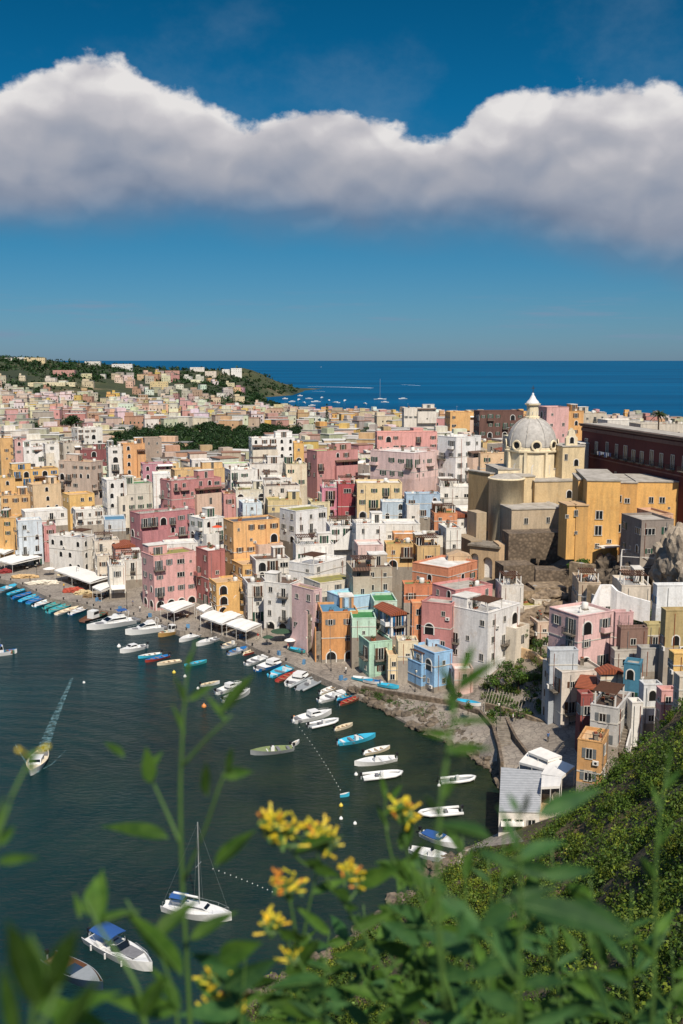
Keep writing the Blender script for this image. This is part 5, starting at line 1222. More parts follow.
def boat(kind, stern, bow, h, label, inner='w', B=None, cov=None, L=None, name=None, cat='boat', group='boats moored in the harbour'):
    s = Vector(atZ(*stern, .35)); w = Vector(atZ(*bow, .35)); dv = w-s; dist = math.hypot(dv.x, dv.y); c = (s+w)/2
    L = L or dist; B = B or {'row': L*.33, 'rib': L*.42, 'open': L*.36, 'cuddy': L*.36, 'yacht': L*.30, 'sail': L*.33, 'fish': L*.36}[kind]
    B = min(B, 4.2); e = empty(name or {'row': 'rowing_boat', 'rib': 'inflatable_boat', 'open': 'motorboat', 'cuddy': 'cabin_boat', 'yacht': 'motor_yacht', 'sail': 'sailboat', 'fish': 'fishing_boat'}[kind], (c.x, c.y, 0), math.atan2(dv.y, dv.x), label, cat, group)
    mo, mi = HULLM[h], HULLM[inner]; rr = random.Random(int(stern[0]*13+stern[1]))
    if kind == 'row':
        H = .55; hull(L, B, H, mo, mi).obj('hull', e)
        for t in (.25, .5, .72):
            hb = beam(L, B, t)-.1; x = -L/2+L*t; MB().box(x-.12, x+.12, -hb, hb, .36, .4, TEAK).obj('seat', e)
        if cov: deckplate(L, B, .52, .05, .9, cov, inset=.02).obj('cover', e)
        elif rr.random() < .6: outboard(e, -L/2, .45)
        b = MB(); b.tube([(-L*.2, -B*.2, .44), (L*.3, -B*.05, .46)], .03, TEAK, 5); b.obj('oar', e)
    elif kind == 'rib':
        q = MB(); pts = [(-L/2, B/2-.25, .35), (0, B/2-.22, .38), (L*.28, B/2-.35, .42), (L*.42, B*.22, .5), (L*.5, 0, .56), (L*.42, -B*.22, .5), (L*.28, -B/2+.35, .42), (0, -B/2+.22, .38), (-L/2, -B/2+.25, .35)]
        q.tube(pts, .24, mo, 8); q.obj('tube', e, smooth=True); hull(L*.92, B*.75, .3, HULLM['w'], mi, .1).obj('hull', e)
        MB().box(-.3, .2, -.3, .3, .15, 1.0, HULLM['w']).obj('console', e); MB().box(-1.1, -.6, -.4, .4, .15, .6, CUSH).obj('seat', e); outboard(e, -L/2, .5)
    elif kind == 'open':
        H = .75; hull(L, B, H, mo, mi, .25).obj('hull', e); deckplate(L, B, H*.98, .66, .97, mi).obj('foredeck', e)
        c_ = MB(); c_.box(-.25, .35, -.35, .35, .25, 1.1, HULLM['w']); c_ = c_.obj('console', e)
        q = MB(); q.add([(.36, -.4, 1.1), (.36, .4, 1.1), (.15, .36, 1.45), (.15, -.36, 1.45)], [(0, 1, 2, 3)], SCREEN); q.obj('windscreen', c_)
        for t in (.12, .36): x = -L/2+L*t; hb = beam(L, B, t)-.14; MB().box(x-.25, x+.25, -hb, hb, .25, .58, CUSH if rr.random() < .5 else HULLM['w']).obj('seat', e)
        MB().box(L*.12, L*.24, -B*.25, B*.25, .25, .55, HULLM['w']).obj('locker', e); outboard(e, -L/2, .65)
        if cov: deckplate(L, B, H+.08, .08, .6, cov, inset=.0).obj('cover', e)
    elif kind == 'cuddy':
        H = .9; hull(L, B, H, mo, mi, .3).obj('hull', e); deckplate(L, B, H*1.02, .5, .96, mi).obj('foredeck', e)
        cabin(e, -L*.08, L*.22, B*.62, H*.9, .75, HULLM['w']); MB().box(-L*.42, -L*.32, -B*.36, B*.36, .3, .7, CUSH).obj('seat', e)
        if cov: bimini(e, -L*.4, -L*.02, B*.75, 1.95, cov)
        q = MB(); pts = [(L*.12, B*.3, H), (L*.12, B*.3, H+.4), (L*.3, B*.27, H+.42), (L*.46, 0, H+.5), (L*.3, -B*.27, H+.42), (L*.12, -B*.3, H+.4), (L*.12, -B*.3, H)]; q.tube(pts, .02, STL, 5); q.obj('bow_rail', e); outboard(e, -L/2, .7)
    elif kind == 'yacht':
        H = 1.3; hull(L, B, H, mo, mi, .6).obj('hull', e); deckplate(L, B, H*1.0, .34, .97, HULLM['w']).obj('deck', e)
        cabin(e, -L*.18, L*.2, B*.7, H, 1.0, HULLM['w'], slope=1.4); cabin(e, -L*.15, L*.02, B*.55, H+1.0, .55, HULLM['w'], 'flybridge', .4, False)
        if cov: bimini(e, -L*.2, -L*.02, B*.6, H+2.5, cov)
        MB().box(-L*.44, -L*.36, -B*.38, B*.38, .6, 1.05, CUSH).obj('seat', e); MB().box(L*.22, L*.36, -B*.2, B*.2, H+.01, H+.12, CUSH).obj('sun_pad', e)
        q = MB(); pts = [(0, B*.42, H), (0, B*.44, H+.6), (L*.3, B*.36, H+.62), (L*.48, 0, H+.75), (L*.3, -B*.36, H+.62), (0, -B*.44, H+.6), (0, -B*.42, H)]; q.tube(pts, .025, STL, 5)
        for f in (.1, .2, .3, .4): hb = beam(L, B, .5+f)-.1; [q.tube([(L*f, s*hb, H), (L*f, s*hb, H+.6)], .018, STL, 4) for s in (-1, 1)]
        q.obj('rail', e); q = MB(); q.tube([(-L*.2, -.9, H), (-L*.24, -.9, H+2.0), (-L*.24, .9, H+2.0), (-L*.2, .9, H)], .06, HULLM['w'], 6); q.obj('radar_arch', e)
    elif kind == 'fish':
        H = .9; hull(L, B, H, mo, mi, .3).obj('hull', e); deckplate(L, B, H*1.0, .6, .96, mi).obj('foredeck', e)
        cabin(e, -L*.2, L*.02, B*.5, .4, 1.9, HULLM['w'], slope=.15); q = MB(); q.tube([(-L*.1, 0, 2.2), (-L*.1, 0, 4)], .04, STL, 6); q.obj('mast', e)
        if cov: bimini(e, -L*.45, -L*.05, B*.8, 2.3, cov)
        rr2 = rr; q = MB()
        for i in range(5): q.box(L*(.06+.07*i), L*(.06+.07*i)+.5, -B*.3, B*.05, .3, .3+rr2.uniform(.4, .8), mat('net_pile_%d' % (i % 2), ['3f6b5a', '8c5a3a'][i % 2], .95))
        q.obj('fishing_gear', e)
    return e, L, B
BL = [ # kind, stern, bow, hull, inner, cover, label
 ('open', (-3, 592), (17, 585), 'w', 'c', None, 'white and pale blue boat cut by the left edge at the quay'),
 ('row', (8, 594), (27, 589), 'c', 'c', None, 'light blue rowing boat, first of the row along the left quay'),
 ('row', (12, 598), (34, 592), 'b', 'b', None, 'deep blue rowing boat, second of the row along the left quay'),
 ('row', (20, 601), (40, 594), 'b', 'c', None, 'blue rowing boat with a light inside, third of the row along the left quay'),
 ('row', (28, 603), (48, 595), 'c', 'b', None, 'cyan rowing boat with a blue inside at the left quay'),
 ('row', (34, 606), (57, 598), 'c', 'w', None, 'cyan rowing boat with a white inside at the left quay'),
 ('row', (44, 608), (64, 601), 't', 't', None, 'teal rowing boat at the left quay'),
 ('row', (48, 612), (73, 603), 'c', 't', None, 'long turquoise rowing boat near the net piles'),
 ('row', (56, 614), (78, 607), 'w', 'e', None, 'white rowing boat near the net piles'),
 ('row', (70, 614), (90, 606), 'b', 'w', None, 'blue rowing boat with a white rim, last of the row along the left quay'),
 ('fish', (82, 622), (109, 612), 'k', 'n', None, 'dark fishing boat loaded with green and brown gear'),
 ('yacht', (141, 620), (89, 629), 'w', 'w', NAVY, 'large white motor yacht with a blue canopy moored at the quay'),
 ('yacht', (168, 628), (127, 634), 'w', 'w', None, 'second white motor yacht with dark windows beside the pink house'),
 ('fish', (181, 630), (159, 636), 'y', 'e', None, 'ochre fishing boat right of the two white yachts'),
 ('open', (203, 633), (180, 641), 'w', 'w', None, 'white motorboat right of the ochre fishing boat'),
 ('open', (219, 638), (197, 645), 'w', 'w', None, 'white motorboat below the white restaurant canopies'),
 ('cuddy', (147, 646), (121, 652), 'w', 'w', None, 'small white cabin boat moored off the pink house'),
 ('row', (161, 653), (139, 657), 'c', 'w', None, 'pale cyan rowing boat moored off the pink house'),
 ('row', (169, 655), (146, 661), 'r', 'b', None, 'red hulled rowing boat with a blue inside'),
 ('row', (181, 660), (158, 664), 'e', 'e', None, 'beige rowing boat right of the red hulled one'),
 ('row', (185, 665), (206, 661), 't', 'c', None, 'teal rowing boat behind the tall plant stem'),
 ('open', (222, 647), (244, 641), 'w', 'e', None, 'white open boat moored by the left part of the stone promenade'),
 ('open', (228, 654), (248, 648), 'w', 'b', None, 'white boat with a blue inside moored by the promenade'),
 ('row', (243, 654), (259, 649), 'r', 'e', None, 'small red boat touching the promenade'),
 ('open', (246, 664), (272, 655), 'w', 'w', None, 'white motorboat right of the small red boat'),
 ('cuddy', (256, 670), (287, 660), 'b', 'w', None, 'blue hulled cabin boat moored bow to the promenade'),
 ('open', (270, 676), (298, 665), 'c', 'c', None, 'bright cyan motorboat moored bow to the promenade'),
 ('row', (277, 681), (297, 672), 'n', 'r', None, 'dark red wooden boat beside the bright cyan motorboat'),
 ('cuddy', (288, 685), (309, 672), 'w', 'w', None, 'white boat with a tall console beside the dark red wooden boat'),
 ('rib', (296, 689), (322, 677), 'g', 'g', None, 'long grey inflatable moored by the promenade'),
 ('row', (320, 693), (338, 686), 'e', 'w', None, 'cream rowing boat, first of four off the orange house'),
 ('open', (319, 701), (349, 691), 'w', 'w', None, 'white motorboat with a blue stern off the orange house'),
 ('row', (337, 699), (356, 693), 'b', 'c', None, 'bright blue rowing boat off the mint green house'),
 ('row', (340, 704), (360, 697), 'n', 'r', None, 'reddish brown rowing boat off the mint green house'),
 ('cuddy', (293, 721), (330, 713), 'w', 'w', None, 'white cabin cruiser floating in mid harbour'),
 ('rib', (309, 726), (338, 720), 'w', 'g', None, 'white inflatable just below the cabin cruiser'),
 ('row', (335, 729), (352, 724), 'e', 'e', None, 'small pale dinghy right of the white inflatable'),
 ('open', (338, 743), (374, 736), 'c', 'c', None, 'long turquoise boat alone in the harbour'),
 ('row', (364, 753), (389, 747), 'e', 'w', None, 'pale grey rowing boat below the turquoise boat'),
 ('open', (396, 758), (356, 764), 'w', 'w', None, 'white motorboat in the middle of the column right of the float line'),
 ('rib', (362, 777), (402, 773), 'w', 'w', None, 'white inflatable at the foot of that column of boats'),
 ('open', (293, 748), (252, 753), 'g', 'l', None, 'long grey open boat with green nets alone in the harbour'),
 ('row', (291, 745), (299, 741), 'w', 'w', None, 'tiny white tender beside the long grey open boat'),
 ('row', (201, 685), (219, 682), 'w', 'e', None, 'pale rowing boat beside the white boat cluster'),
 ('cuddy', (216, 693), (241, 685), 'w', 'w', None, 'white cabin boat with a steering tower in the cluster'),
 ('cuddy', (223, 701), (249, 692), 'w', 'w', None, 'white cabin boat lowest in the cluster behind the leaves'),
 ('rib', (440, 781), (475, 778), 'w', 'g', None, 'white inflatable alone off the rocks'),
 ('rib', (461, 810), (419, 814), 'w', 'w', None, 'long white inflatable near the grey metal roof'),
 ('open', (421, 833), (457, 846), 'w', 'w', None, 'white motorboat with a bright blue cover'),
 ('open', (410, 849), (452, 861), 'w', 'w', None, 'white motorboat nearest the concrete jetty'),
 ('row', (434, 734), (457, 733), 'b', 'b', None, 'bright blue kayak beside the rocks'),
 ('row', (340, 795), (349, 794), 'c', 'w', None, 'tiny blue dinghy at the end of the float line'),
 ('cuddy', (43, 752), (31, 774), 'w', 'e', None, 'small white boat under way with a foaming wake'),
 ('fish', (-10, 655), (16, 652), 'w', 'b', NAVY, 'white fishing boat with a blue canopy cut by the left edge'),
]
HULLM['l'] = mat('olive_inside', '7c8a5c', .8)
for kind, s, w, h, inn, cov, lab in BL:
    if 'blue cover' in lab: cov = NAVY
    if 'kayak' in lab: boat(kind, s, w, h, lab, inn, B=.8, name='kayak', cat='kayak')
    else: boat(kind, s, w, h, lab, inn, cov=cov)
_b = boat
def boat(kind, stern, bow, h, label, inner='w', B=None, name=None, L=None, group='boats moored in the harbour', **k):
    if kind not in ('yacht2', 'sail'): return _b(kind, stern, bow, h, label, inner, B, name=name, L=L, group=group, **k)
    s = Vector(atZ(*stern, .8)); w = Vector(atZ(*bow, .8)); dv = w-s; c = (s+w)/2; L = math.hypot(dv.x, dv.y)
    return empty(name or 'sailboat', (c.x, c.y, 0), math.atan2(dv.y, dv.x), label, 'boat', group), L, B or L*.33
# the sailboat, the navy topped cruiser and the boat beside it, near the camera
def sail_boat(stern, bow, mastpx, label, mh=None, group=None):
    e, L, B = boat('sail', stern, bow, 'w', label, 'w', group=group)
    H = 1.0; hull(L, B, H, HULLM['w'], HULLM['w'], .45, .5).obj('hull', e); dk = deckplate(L, B, H*1.0, .3, .97, HULLM['w']).obj('deck', e)
    cabin(e, -L*.12, L*.2, B*.5, H, .5, HULLM['w'], slope=.5); MB().box(-L*.4, -L*.18, -B*.3, -B*.2, .5, .85, HULLM['w']).obj('seat', e); MB().box(-L*.4, -L*.18, B*.2, B*.3, .5, .85, HULLM['w']).obj('seat', e)
    mh = mh or 11; q = MB(); q.tube([(L*.06, 0, H+.4), (L*.06, 0, mh)], .07, STL, 8); m_ = q.obj('mast', e); q = MB(); q.tube([(L*.05, 0, 2.2), (-L*.36, 0, 2.3)], .05, STL, 6); q.tube([(L*.04, 0, 2.33), (-L*.33, 0, 2.42)], .13, HULLM['w'], 8); q.obj('boom', m_)
    q = MB(); q.box(L*.06-.02, L*.06+.02, -.7, .7, mh*.55, mh*.55+.05, STL); q.obj('spreader', m_)
    q = MB(); mt = (L*.06, 0, mh-.1)
    for p_ in ((L*.5, 0, H+.2), (-L*.49, 0, H), (L*.04, B*.45, H), (L*.04, -B*.45, H)): q.tube([mt, p_], .006, STL, 4)
    q.obj('rigging', e); bimini(e, -L*.36, -L*.14, B*.55, 2.15, NAVY)
    q = MB(); pts = [(-L*.45, B*.33, H+.55), (-L*.1, B*.46, H+.55), (L*.3, B*.3, H+.6), (L*.5, 0, H+.75), (L*.3, -B*.3, H+.6), (-L*.1, -B*.46, H+.55), (-L*.45, -B*.33, H+.55)]; q.tube(pts, .015, STL, 4)
    for x, y, z in pts: q.tube([(x, y, z), (x, y, H-.05)], .015, STL, 4)
    q.obj('rail', e); return e
zb_s = atZ(195, 905, 0); sail_boat((163, 903), (229, 915), None, 'white sailboat with a bare mast and blue cockpit cover', zpix(zb_s[1], 813))
def cruiser(stern, bow, label, cov):
    e, L, B = boat('yacht2', stern, bow, 'w', label, 'w', B=3.0, name='motorboat', L=None)
    hull(L, B, 1.05, HULLM['w'], HULLM['w'], .45, .82, bowf=2.6, rim=HULLM['w']).obj('hull', e); q = MB()
    q = deckplate(L, B, 1.12, .52, .985, HULLM['w'], inset=.1); q.obj('foredeck', e)
    MB().box(L*.1, L*.32, -B*.27, B*.27, 1.125, 1.22, CUSH).obj('sun_pad', e)
    q = MB(); a = [(L*.03, -B*.4, 1.1), (L*.12, -B*.22, 1.12), (L*.12, B*.22, 1.12), (L*.03, B*.4, 1.1)]; t_ = [(-L*.03, -B*.36, 1.65), (L*.04, -B*.2, 1.68), (L*.04, B*.2, 1.68), (-L*.03, B*.36, 1.65)]
    q.add(a+t_, [(0, 1, 5, 4), (1, 2, 6, 5), (2, 3, 7, 6)], SCREEN); w_ = q.obj('windscreen', e); q = MB(); q.tube(t_, .03, STL, 5); q.obj('windscreen_frame', w_)
    for x in (-.32, -.12): MB().box(L*x, L*x+.9, -B*.32, B*.32, .45, .85, HULLM['w']).obj('seat', e)
    MB().box(-L*.12, -L*.02, B*.05, B*.3, .45, 1.25, HULLM['d']).obj('console', e)
    if cov: bimini(e, -L*.36, -L*.02, B*.82, 2.25, NAVY)
    outboard(e, -L/2, .8); q = MB()
    for f in (-.3, -.05, .2):
        for s in (-1, 1): x = L*f; y = s*(beam(L, B, f+.5, .82, 2.6)+.1); q.tube([(x, y, .2), (x, y, .8)], .11, HULLM['w'], 8)
    q.obj('fenders', e)
    q = MB(); q.tube([(L*.1, B*.42, 1.15), (L*.14, B*.4, 1.45), (L*.36, B*.28, 1.5), (L*.5, 0, 1.6), (L*.36, -B*.28, 1.5), (L*.14, -B*.4, 1.45), (L*.1, -B*.42, 1.15)], .022, STL, 6); q.obj('bow_rail', e); return e
cruiser((90, 933), (150, 965), 'white motorboat with a navy sun canopy and grey sun pad, lower left', NAVY)
e, L, B = boat('yacht2', (48, 955), (101, 984), 'w', 'white boat with a brown cockpit beside the navy topped motorboat', B=2.7, name='motorboat')
hull(L, B, 1.0, HULLM['d'], HULLM['n'], .35, .8, bowf=2.4, rim=HULLM['g']).obj('hull', e); deckplate(L, B, 1.02, .6, .98, HULLM['g'], inset=.1).obj('foredeck', e)
MB().box(-L*.1, L*.1, -B*.3, B*.3, .35, .8, HULLM['d']).obj('seat', e); MB().box(-L*.4, -L*.25, -B*.3, B*.3, .35, .8, TEAK).obj('seat', e); outboard(e, -L/2, .8)
# open sea: one tall mast and small craft
def seaboat(px, py, L, label, mast=None, grp=None, ang=.2):
    x, y, _ = atZ(px, py, 0); e = empty('sailboat' if mast else 'distant_boat', (x, y, 0), ang, label, 'boat', grp); hull(L, L*.3, 1.2, HULLM['w'], HULLM['w'], .5).obj('hull', e); cabin(e, -L*.2, L*.2, L*.2, 1.0, 1.1, HULLM['w'], win=False)
    if mast: MB().tube([(0, 0, 1), (0, 0, mast)], .22, STL, 6).obj('mast', e)
seaboat(380, 399.5, 20, 'white sailboat with a tall mast on the open sea', 34)
for i, (px, py) in enumerate([(285, 399), (292, 402), (299, 400), (304, 403), (309, 399), (316, 402), (322, 398), (329, 401), (336, 403), (300, 396), (312, 406), (345, 401), (365, 404), (385, 402.5), (403, 399)]):
    seaboat(px, py, 9+i % 3*3, 'small white boat anchored in the far bay beyond the roofs', None, 'small white boats anchored in the far bay', i*.7)
seaboat(321, 367, 14, 'lone tiny boat out on the open sea near the horizon')
FOAM = mat('foam', 'e6f2f4', .9, var=.3, sc=.3)
def foam(name, label, line, w0, w1, m, z=.03, n=24, seed=1):
    rr = random.Random(seed); P = [Vector(atZ(a, b, z)) for a, b in line]; vs = []; b = MB(); k = 0
    segs = []
    for i in range(n+1):
        u = i/n*(len(P)-1); j = min(int(u), len(P)-2); p = P[j].lerp(P[j+1], u-j); d = (P[j+1]-P[j]).normalized(); s = Vector((-d.y, d.x, 0)); w = (w0+(w1-w0)*i/n)*rr.uniform(.85, 1.1); o = rr.uniform(-.04, .04)*w
        vs += [p+s*(w/2+o), p-s*(w/2-o)]
    b.add(vs, [(2*i, 2*i+1, 2*i+3, 2*i+2) for i in range(n)], m); return tag(b.obj(name), label, 'wake', kind='stuff')
foam('distant_wake', 'white foam trail of a speedboat across the open sea', [(308, 386.5), (340, 387), (372, 388)], 5, 14, FOAM)
foam('distant_wake', 'faint white foam streak right of the tall mast', [(401, 384.5), (420, 385.5)], 2, 5, FOAM, seed=2); foam('distant_wake', 'thin foam streak near the headland tip', [(312, 391), (325, 391.5)], 2, 4, FOAM, seed=3)
def foammat():
    m, nt, p = newmat('wake_water'); n = noise(nt, wpos(nt), .9, 8, .7); p.inputs['Base Color'].default_value = (*lin('9fd0d6'), 1); p.inputs['Roughness'].default_value = .5
    nt.links.new(ramp(nt, n, [(.42, (0, 0, 0)), (.8, (.55, .55, .55))]), p.inputs['Alpha']); return m
foam('boat_wake', 'pale turquoise wake trailing behind the moving white boat', [(42, 752), (47, 738), (53, 722), (60, 706), (67, 690), (72, 678)], 2.0, .5, foammat(), n=60, seed=4)
foam('bow_wave', 'thin foam line spreading left from the moving white boat', [(32, 772), (22, 756), (14, 742)], .35, .1, foammat(), z=.04, seed=5); foam('bow_wave', 'thin foam line spreading right from the moving white boat', [(36, 773), (52, 764), (66, 750)], .35, .1, foammat(), z=.04, seed=6)
# floats
FM = {'o': mat('orange_float', 'd98a4a', .5), 'w': mat('white_float', 'e6e6e2', .5), 'y': mat('yellow_float', 'd9c04a', .5)}
FB = {}
for k_, m_ in FM.items():
    b = MB(); b.lathe([(0, -.25), (.3, -.15), (.42, .1), (.3, .38), (.1, .5), (.1, .62), (0, .64)], m_, 10); FB[k_] = b.mesh('buoy', True)
for i, (px, py, c, s, lab) in enumerate([(204, 707, 'o', 1.2, 'orange mooring buoy left of the cabin cruiser'), (294, 719, 'o', 1.1, 'orange buoy at the head of the float line'), (306, 719, 'w', .6, 'small white buoy between the cruiser and its orange buoy'), (174, 673, 'y', 1.0, 'yellow buoy below the beige rowing boat'), (185, 677, 'w', .9, 'white buoy beside the yellow buoy'), (84, 683, 'w', .7, 'white float alone in the open harbour water'), (198, 689, 'w', .8, 'white buoy by the white boat cluster'), (119, 647, 'w', 1.2, 'white fender buoy at the bow of the small white cabin boat'),
        (341, 806, 'y', .8, 'yellow buoy under the tiny blue dinghy'), (341, 819, 'w', .7, 'white float below the yellow buoy'), (355, 824, 'w', .7, 'white float right of the other one below the yellow buoy'), (356, 775, 'w', .8, 'white float left of the lowest inflatable'), (439, 786, 'w', .7, 'white float by the inflatable off the rocks')]):
    x, y, _ = atZ(px, py, 0); o = put(FB[c], 'buoy', None, (x, y, 0), 0, (s, s, s)); tag(o, lab, 'buoy')
for (a, b_, n, lab, g) in [((297, 724), (340, 790), 20, 'small pale float on the long line in mid harbour', 'floats of the long line in mid harbour'), ((213, 869), (272, 892), 12, 'small white float on the short line beside the sailboat', 'floats of the short line beside the sailboat')]:
    for i in range(n):
        f = i/(n-1); x, y, _ = atZ(a[0]+(b_[0]-a[0])*f+2*math.sin(f*3), a[1]+(b_[1]-a[1])*f, 0); o = put(FB['w'], 'float', None, (x, y, 0), 0, (.17, .17, .17)); tag(o, lab, 'float', g)
# ------------------------------------------------------------ quay furniture
def surf(px, py, c=0, y0=115): return hit(px, py, c, y0)
def canopy(q, label, z=3.1, m=None, posts=True, grp=None, am=.22):
    P = [surf(a, b, z) for a, b in q]; zz = max(p[2] for p in P); n = len(P); m = m or CANV
    c = Vector((sum(p[0] for p in P)/n, sum(p[1] for p in P)/n, 0)); g = T(c.x, c.y); e = empty('restaurant_canopy', (c.x, c.y, g), 0, label, 'canopy', grp)
    L = [Vector((p[0]-c.x, p[1]-c.y, p[2]-g)) for p in P]; b = MB(); N_ = 6
    a0, a1, a2, a3 = L; grid = []
    for i in range(N_+1):
        u = i/N_; s = a0.lerp(a1, u); t = a3.lerp(a2, u)
        for j in range(5): v = j/4; p = s.lerp(t, v); p.z += am*math.sin(math.pi*v)+am*.3*math.cos(u*math.pi*N_); grid.append(p)
    vs = grid+[p-Vector((0, 0, .06)) for p in grid]; k = len(grid); fs = []
    for i in range(N_):
        for j in range(4): f = (i*5+j, (i+1)*5+j, (i+1)*5+j+1, i*5+j+1); fs.append(f); fs.append(tuple(k+x for x in f[::-1]))
    b.add(vs, fs, m)
    for s, t in ((a0, a1), (a3, a2), (a0, a3), (a1, a2)): b.add([s, t, t-Vector((0, 0, .35)), s-Vector((0, 0, .35))], [(0, 1, 2, 3)], m)
    b.obj('canvas_roof', e)
    for p in (a0, a1, a2, a3, a0.lerp(a1, .5), a3.lerp(a2, .5)): q_ = MB(); q_.tube([(p.x*.97, p.y*.97, -.3), (p.x*.97, p.y*.97, p.z-.05)], .05, WHT, 6); q_.obj('post', e)
    return e, [Vector((p.x+c.x, p.y+c.y, 0)) for p in L]
tb = MB(); tb.lathe([(0, .72), (.45, .72), (.45, .76), (0, .76)], mat('table_top', 'd8d2c6', .7), 10); tb.tube([(0, 0, 0), (0, 0, .72)], .04, IRON, 6); tb.lathe([(0, .0), (.25, 0), (.25, .04), (0, .05)], IRON, 8); TBM = tb.mesh('cafe_table')
chm = MB(); WD = mat('chair_wood', '6b4a32', .7)
for x in (-.2, .2):
    for y in (-.2, .2): chm.box(x-.02, x+.02, y-.02, y+.02, 0, .9 if y > 0 else .45, WD)
chm.box(-.22, .22, -.22, .22, .45, .49, WD); chm.box(-.2, .2, .18, .22, .65, .9, WD); CHM = chm.mesh('cafe_chair')
def tables(corn, n, seed):
    rr = random.Random(seed)
    for i in range(n):
        u, v = rr.uniform(.08, .92), rr.uniform(.15, .85); p = corn[0].lerp(corn[1], u).lerp(corn[3].lerp(corn[2], u), v); z = T(p.x, p.y)
        o = put(TBM, 'cafe_table', None, (p.x, p.y, z), 0); tag(o, 'round cafe table under the white restaurant canopies on the quay', 'table', 'cafe tables under the canopies')
        for k in range(2):
            a = rr.uniform(0, 6.28); o = put(CHM, 'cafe_chair', None, (p.x+.75*math.cos(a), p.y+.75*math.sin(a), z), a-math.pi/2); tag(o, 'wooden cafe chair under the white restaurant canopies on the quay', 'chair', 'cafe chairs under the canopies')
for i, (q, lab, n) in enumerate([
    ([(54, 570), (90, 583), (110, 577), (76, 566)], 'largest white restaurant canopy on the left quay', 12),
    ([(92, 587), (101, 591), (117, 585), (108, 582)], 'small white canopy between the largest canopy and the boats', 4),
    ([(-4, 560), (12, 564), (43, 557), (26, 552)], 'white ridged canopy in front of the pale blue house', 8),
    ([(-4, 551), (4, 554), (20, 548), (10, 543)], 'cream canopy at the left edge by the ochre stair house', 3),
    ([(160, 606), (174, 612), (195, 604), (184, 600)], 'white canopy at the foot of the big pink quay house', 6),
    ([(196, 608), (204, 612), (213, 607), (206, 604)], 'small white canopy between the pink and yellow quay houses', 2),
    ([(200, 616), (222, 624), (238, 618), (214, 610)], 'white canopy in front of the yellow stair house', 6),
    ([(222, 614), (234, 619), (243, 615), (232, 611)], 'short white canopy against the yellow stair house', 2),
    ([(226, 624), (246, 631), (262, 624), (242, 618)], 'white canopy below the grey white quay house', 6)]):
    e, cn4 = canopy(q, lab); tables(cn4, n, i)
def parasol(px, py, r, m, label, h=2.5, cat='parasol', c=0, name='parasol'):
    x, y, z = surf(px, py, h+c); g = z-h; e = empty(name, (x, y, g), 0, label, cat); b = MB(); b.lathe([(r, h-.5), (r*.5, h-.2), (0, h)], m, 10); b.lathe([(r, h-.54), (0, h-.04)], m, 10); b.obj('canopy', e); MB().tube([(0, 0, -.1), (0, 0, h)], .04, STL, 6).obj('pole', e)
DGR = mat('dark_green_canvas', '2f4a34', .85); ORA = mat('orange_canvas', 'd9532c', .85); CRM = mat('cream_canvas', 'e3cfa0', .85)
parasol(281, 629, 2.4, DGR, 'wide dark green parasol in front of the white loggia house', 2.8)
parasol(290, 638, 1.3, CANV, 'white parasol beside the wide dark green one'); parasol(326, 645, 1.4, CANV, 'white parasol at the foot of the orange quay house'); parasol(335, 641, 1.4, CRM, 'cream parasol at the foot of the orange quay house')
parasol(49, 567, 1.8, CANV, 'white parasol beside the largest canopy on the left quay'); parasol(217, 525, 1.5, ORA, 'orange parasol on a white roof terrace', c=13); parasol(268, 635, 1.3, DGR, 'small dark green parasol beneath the grey white quay house'); parasol(61, 573, 1.2, CRM, 'small cream parasol left of the largest canopy')
# nets, tarps and craft hauled out on the quay
def heap(name, px, py, sx, sy, sz, m, label, cat, seed):
    x, y, z = surf(px, py, 0); return rockmass(name, label, [(x, y, z+sz*.35), (x+sx*.5, y+sy*.2, z+sz*.25), (x-sx*.5, y-.3, z+sz*.25)], [(sx*.6, sy*.5, sz*.6), (sx*.45, sy*.5, sz*.5), (sx*.45, sy*.45, sz*.5)], m, seed, cat)
heap('net_pile', 74, 592, 3.2, 2.0, 1.4, mat('red_net', 'b5523c', .95, h2='8a3a2c'), 'pile of rusty red fishing nets on the left quay', 'nets', 1)
heap('net_pile', 83, 594, 2.4, 1.8, 1.3, mat('cream_net', 'cdb98f', .95, h2='9d8a66'), 'cream tarpaulin heap right of the rusty red nets', 'nets', 2)
heap('net_pile', 92, 597, 2.6, 1.6, 1.0, mat('brown_net', '8a6f4c', .95, h2='5f4c36'), 'brown net heap at the right end of the left quay', 'nets', 3)
heap('covered_boat', 25, 578, 4.2, 1.6, 1.3, mat('tan_tarp', 'c9a878', .9), 'boat under a tan tarpaulin hauled out on the left quay', 'covered boat', 4)
heap('covered_boat', 43, 584, 4.6, 1.6, 1.3, mat('pale_tarp', 'd9d0bd', .9), 'boat under a pale tarpaulin beside the tan covered one', 'covered boat', 5)
heap('net_pile', 5, 573, 2.2, 1.8, 1.4, mat('dark_red_net', '8a3030', .95), 'dark red gear heap at the left edge of the quay', 'nets', 6)
def dryboat(px, py, ang, L, h, inn, label):
    x, y, z = surf(px, py, 0); e = empty('rowing_boat', (x, y, z+.25), ang, label, 'boat', 'boats hauled out on the quay'); hull(L, L*.34, .55, HULLM[h], HULLM[inn]).obj('hull', e); MB().box(-.1, .1, -L*.13, L*.13, .36, .4, TEAK).obj('seat', e)
dryboat(297, 652, -.7, 4.6, 't', 'c', 'teal boat hauled out in front of the lilac pink house'); dryboat(362, 681, -.5, 4.4, 'c', 'w', 'pale blue boat hauled out below the mint green house'); dryboat(373, 684, -.5, 4.2, 'w', 'b', 'white boat hauled out between two pale blue ones'); dryboat(388, 688, -.5, 4.4, 'c', 'c', 'pale blue boat hauled out left of the blue house')
dryboat(468, 705, -.6, 5, 'w', 'c', 'pale boat hauled out by the garden fence')
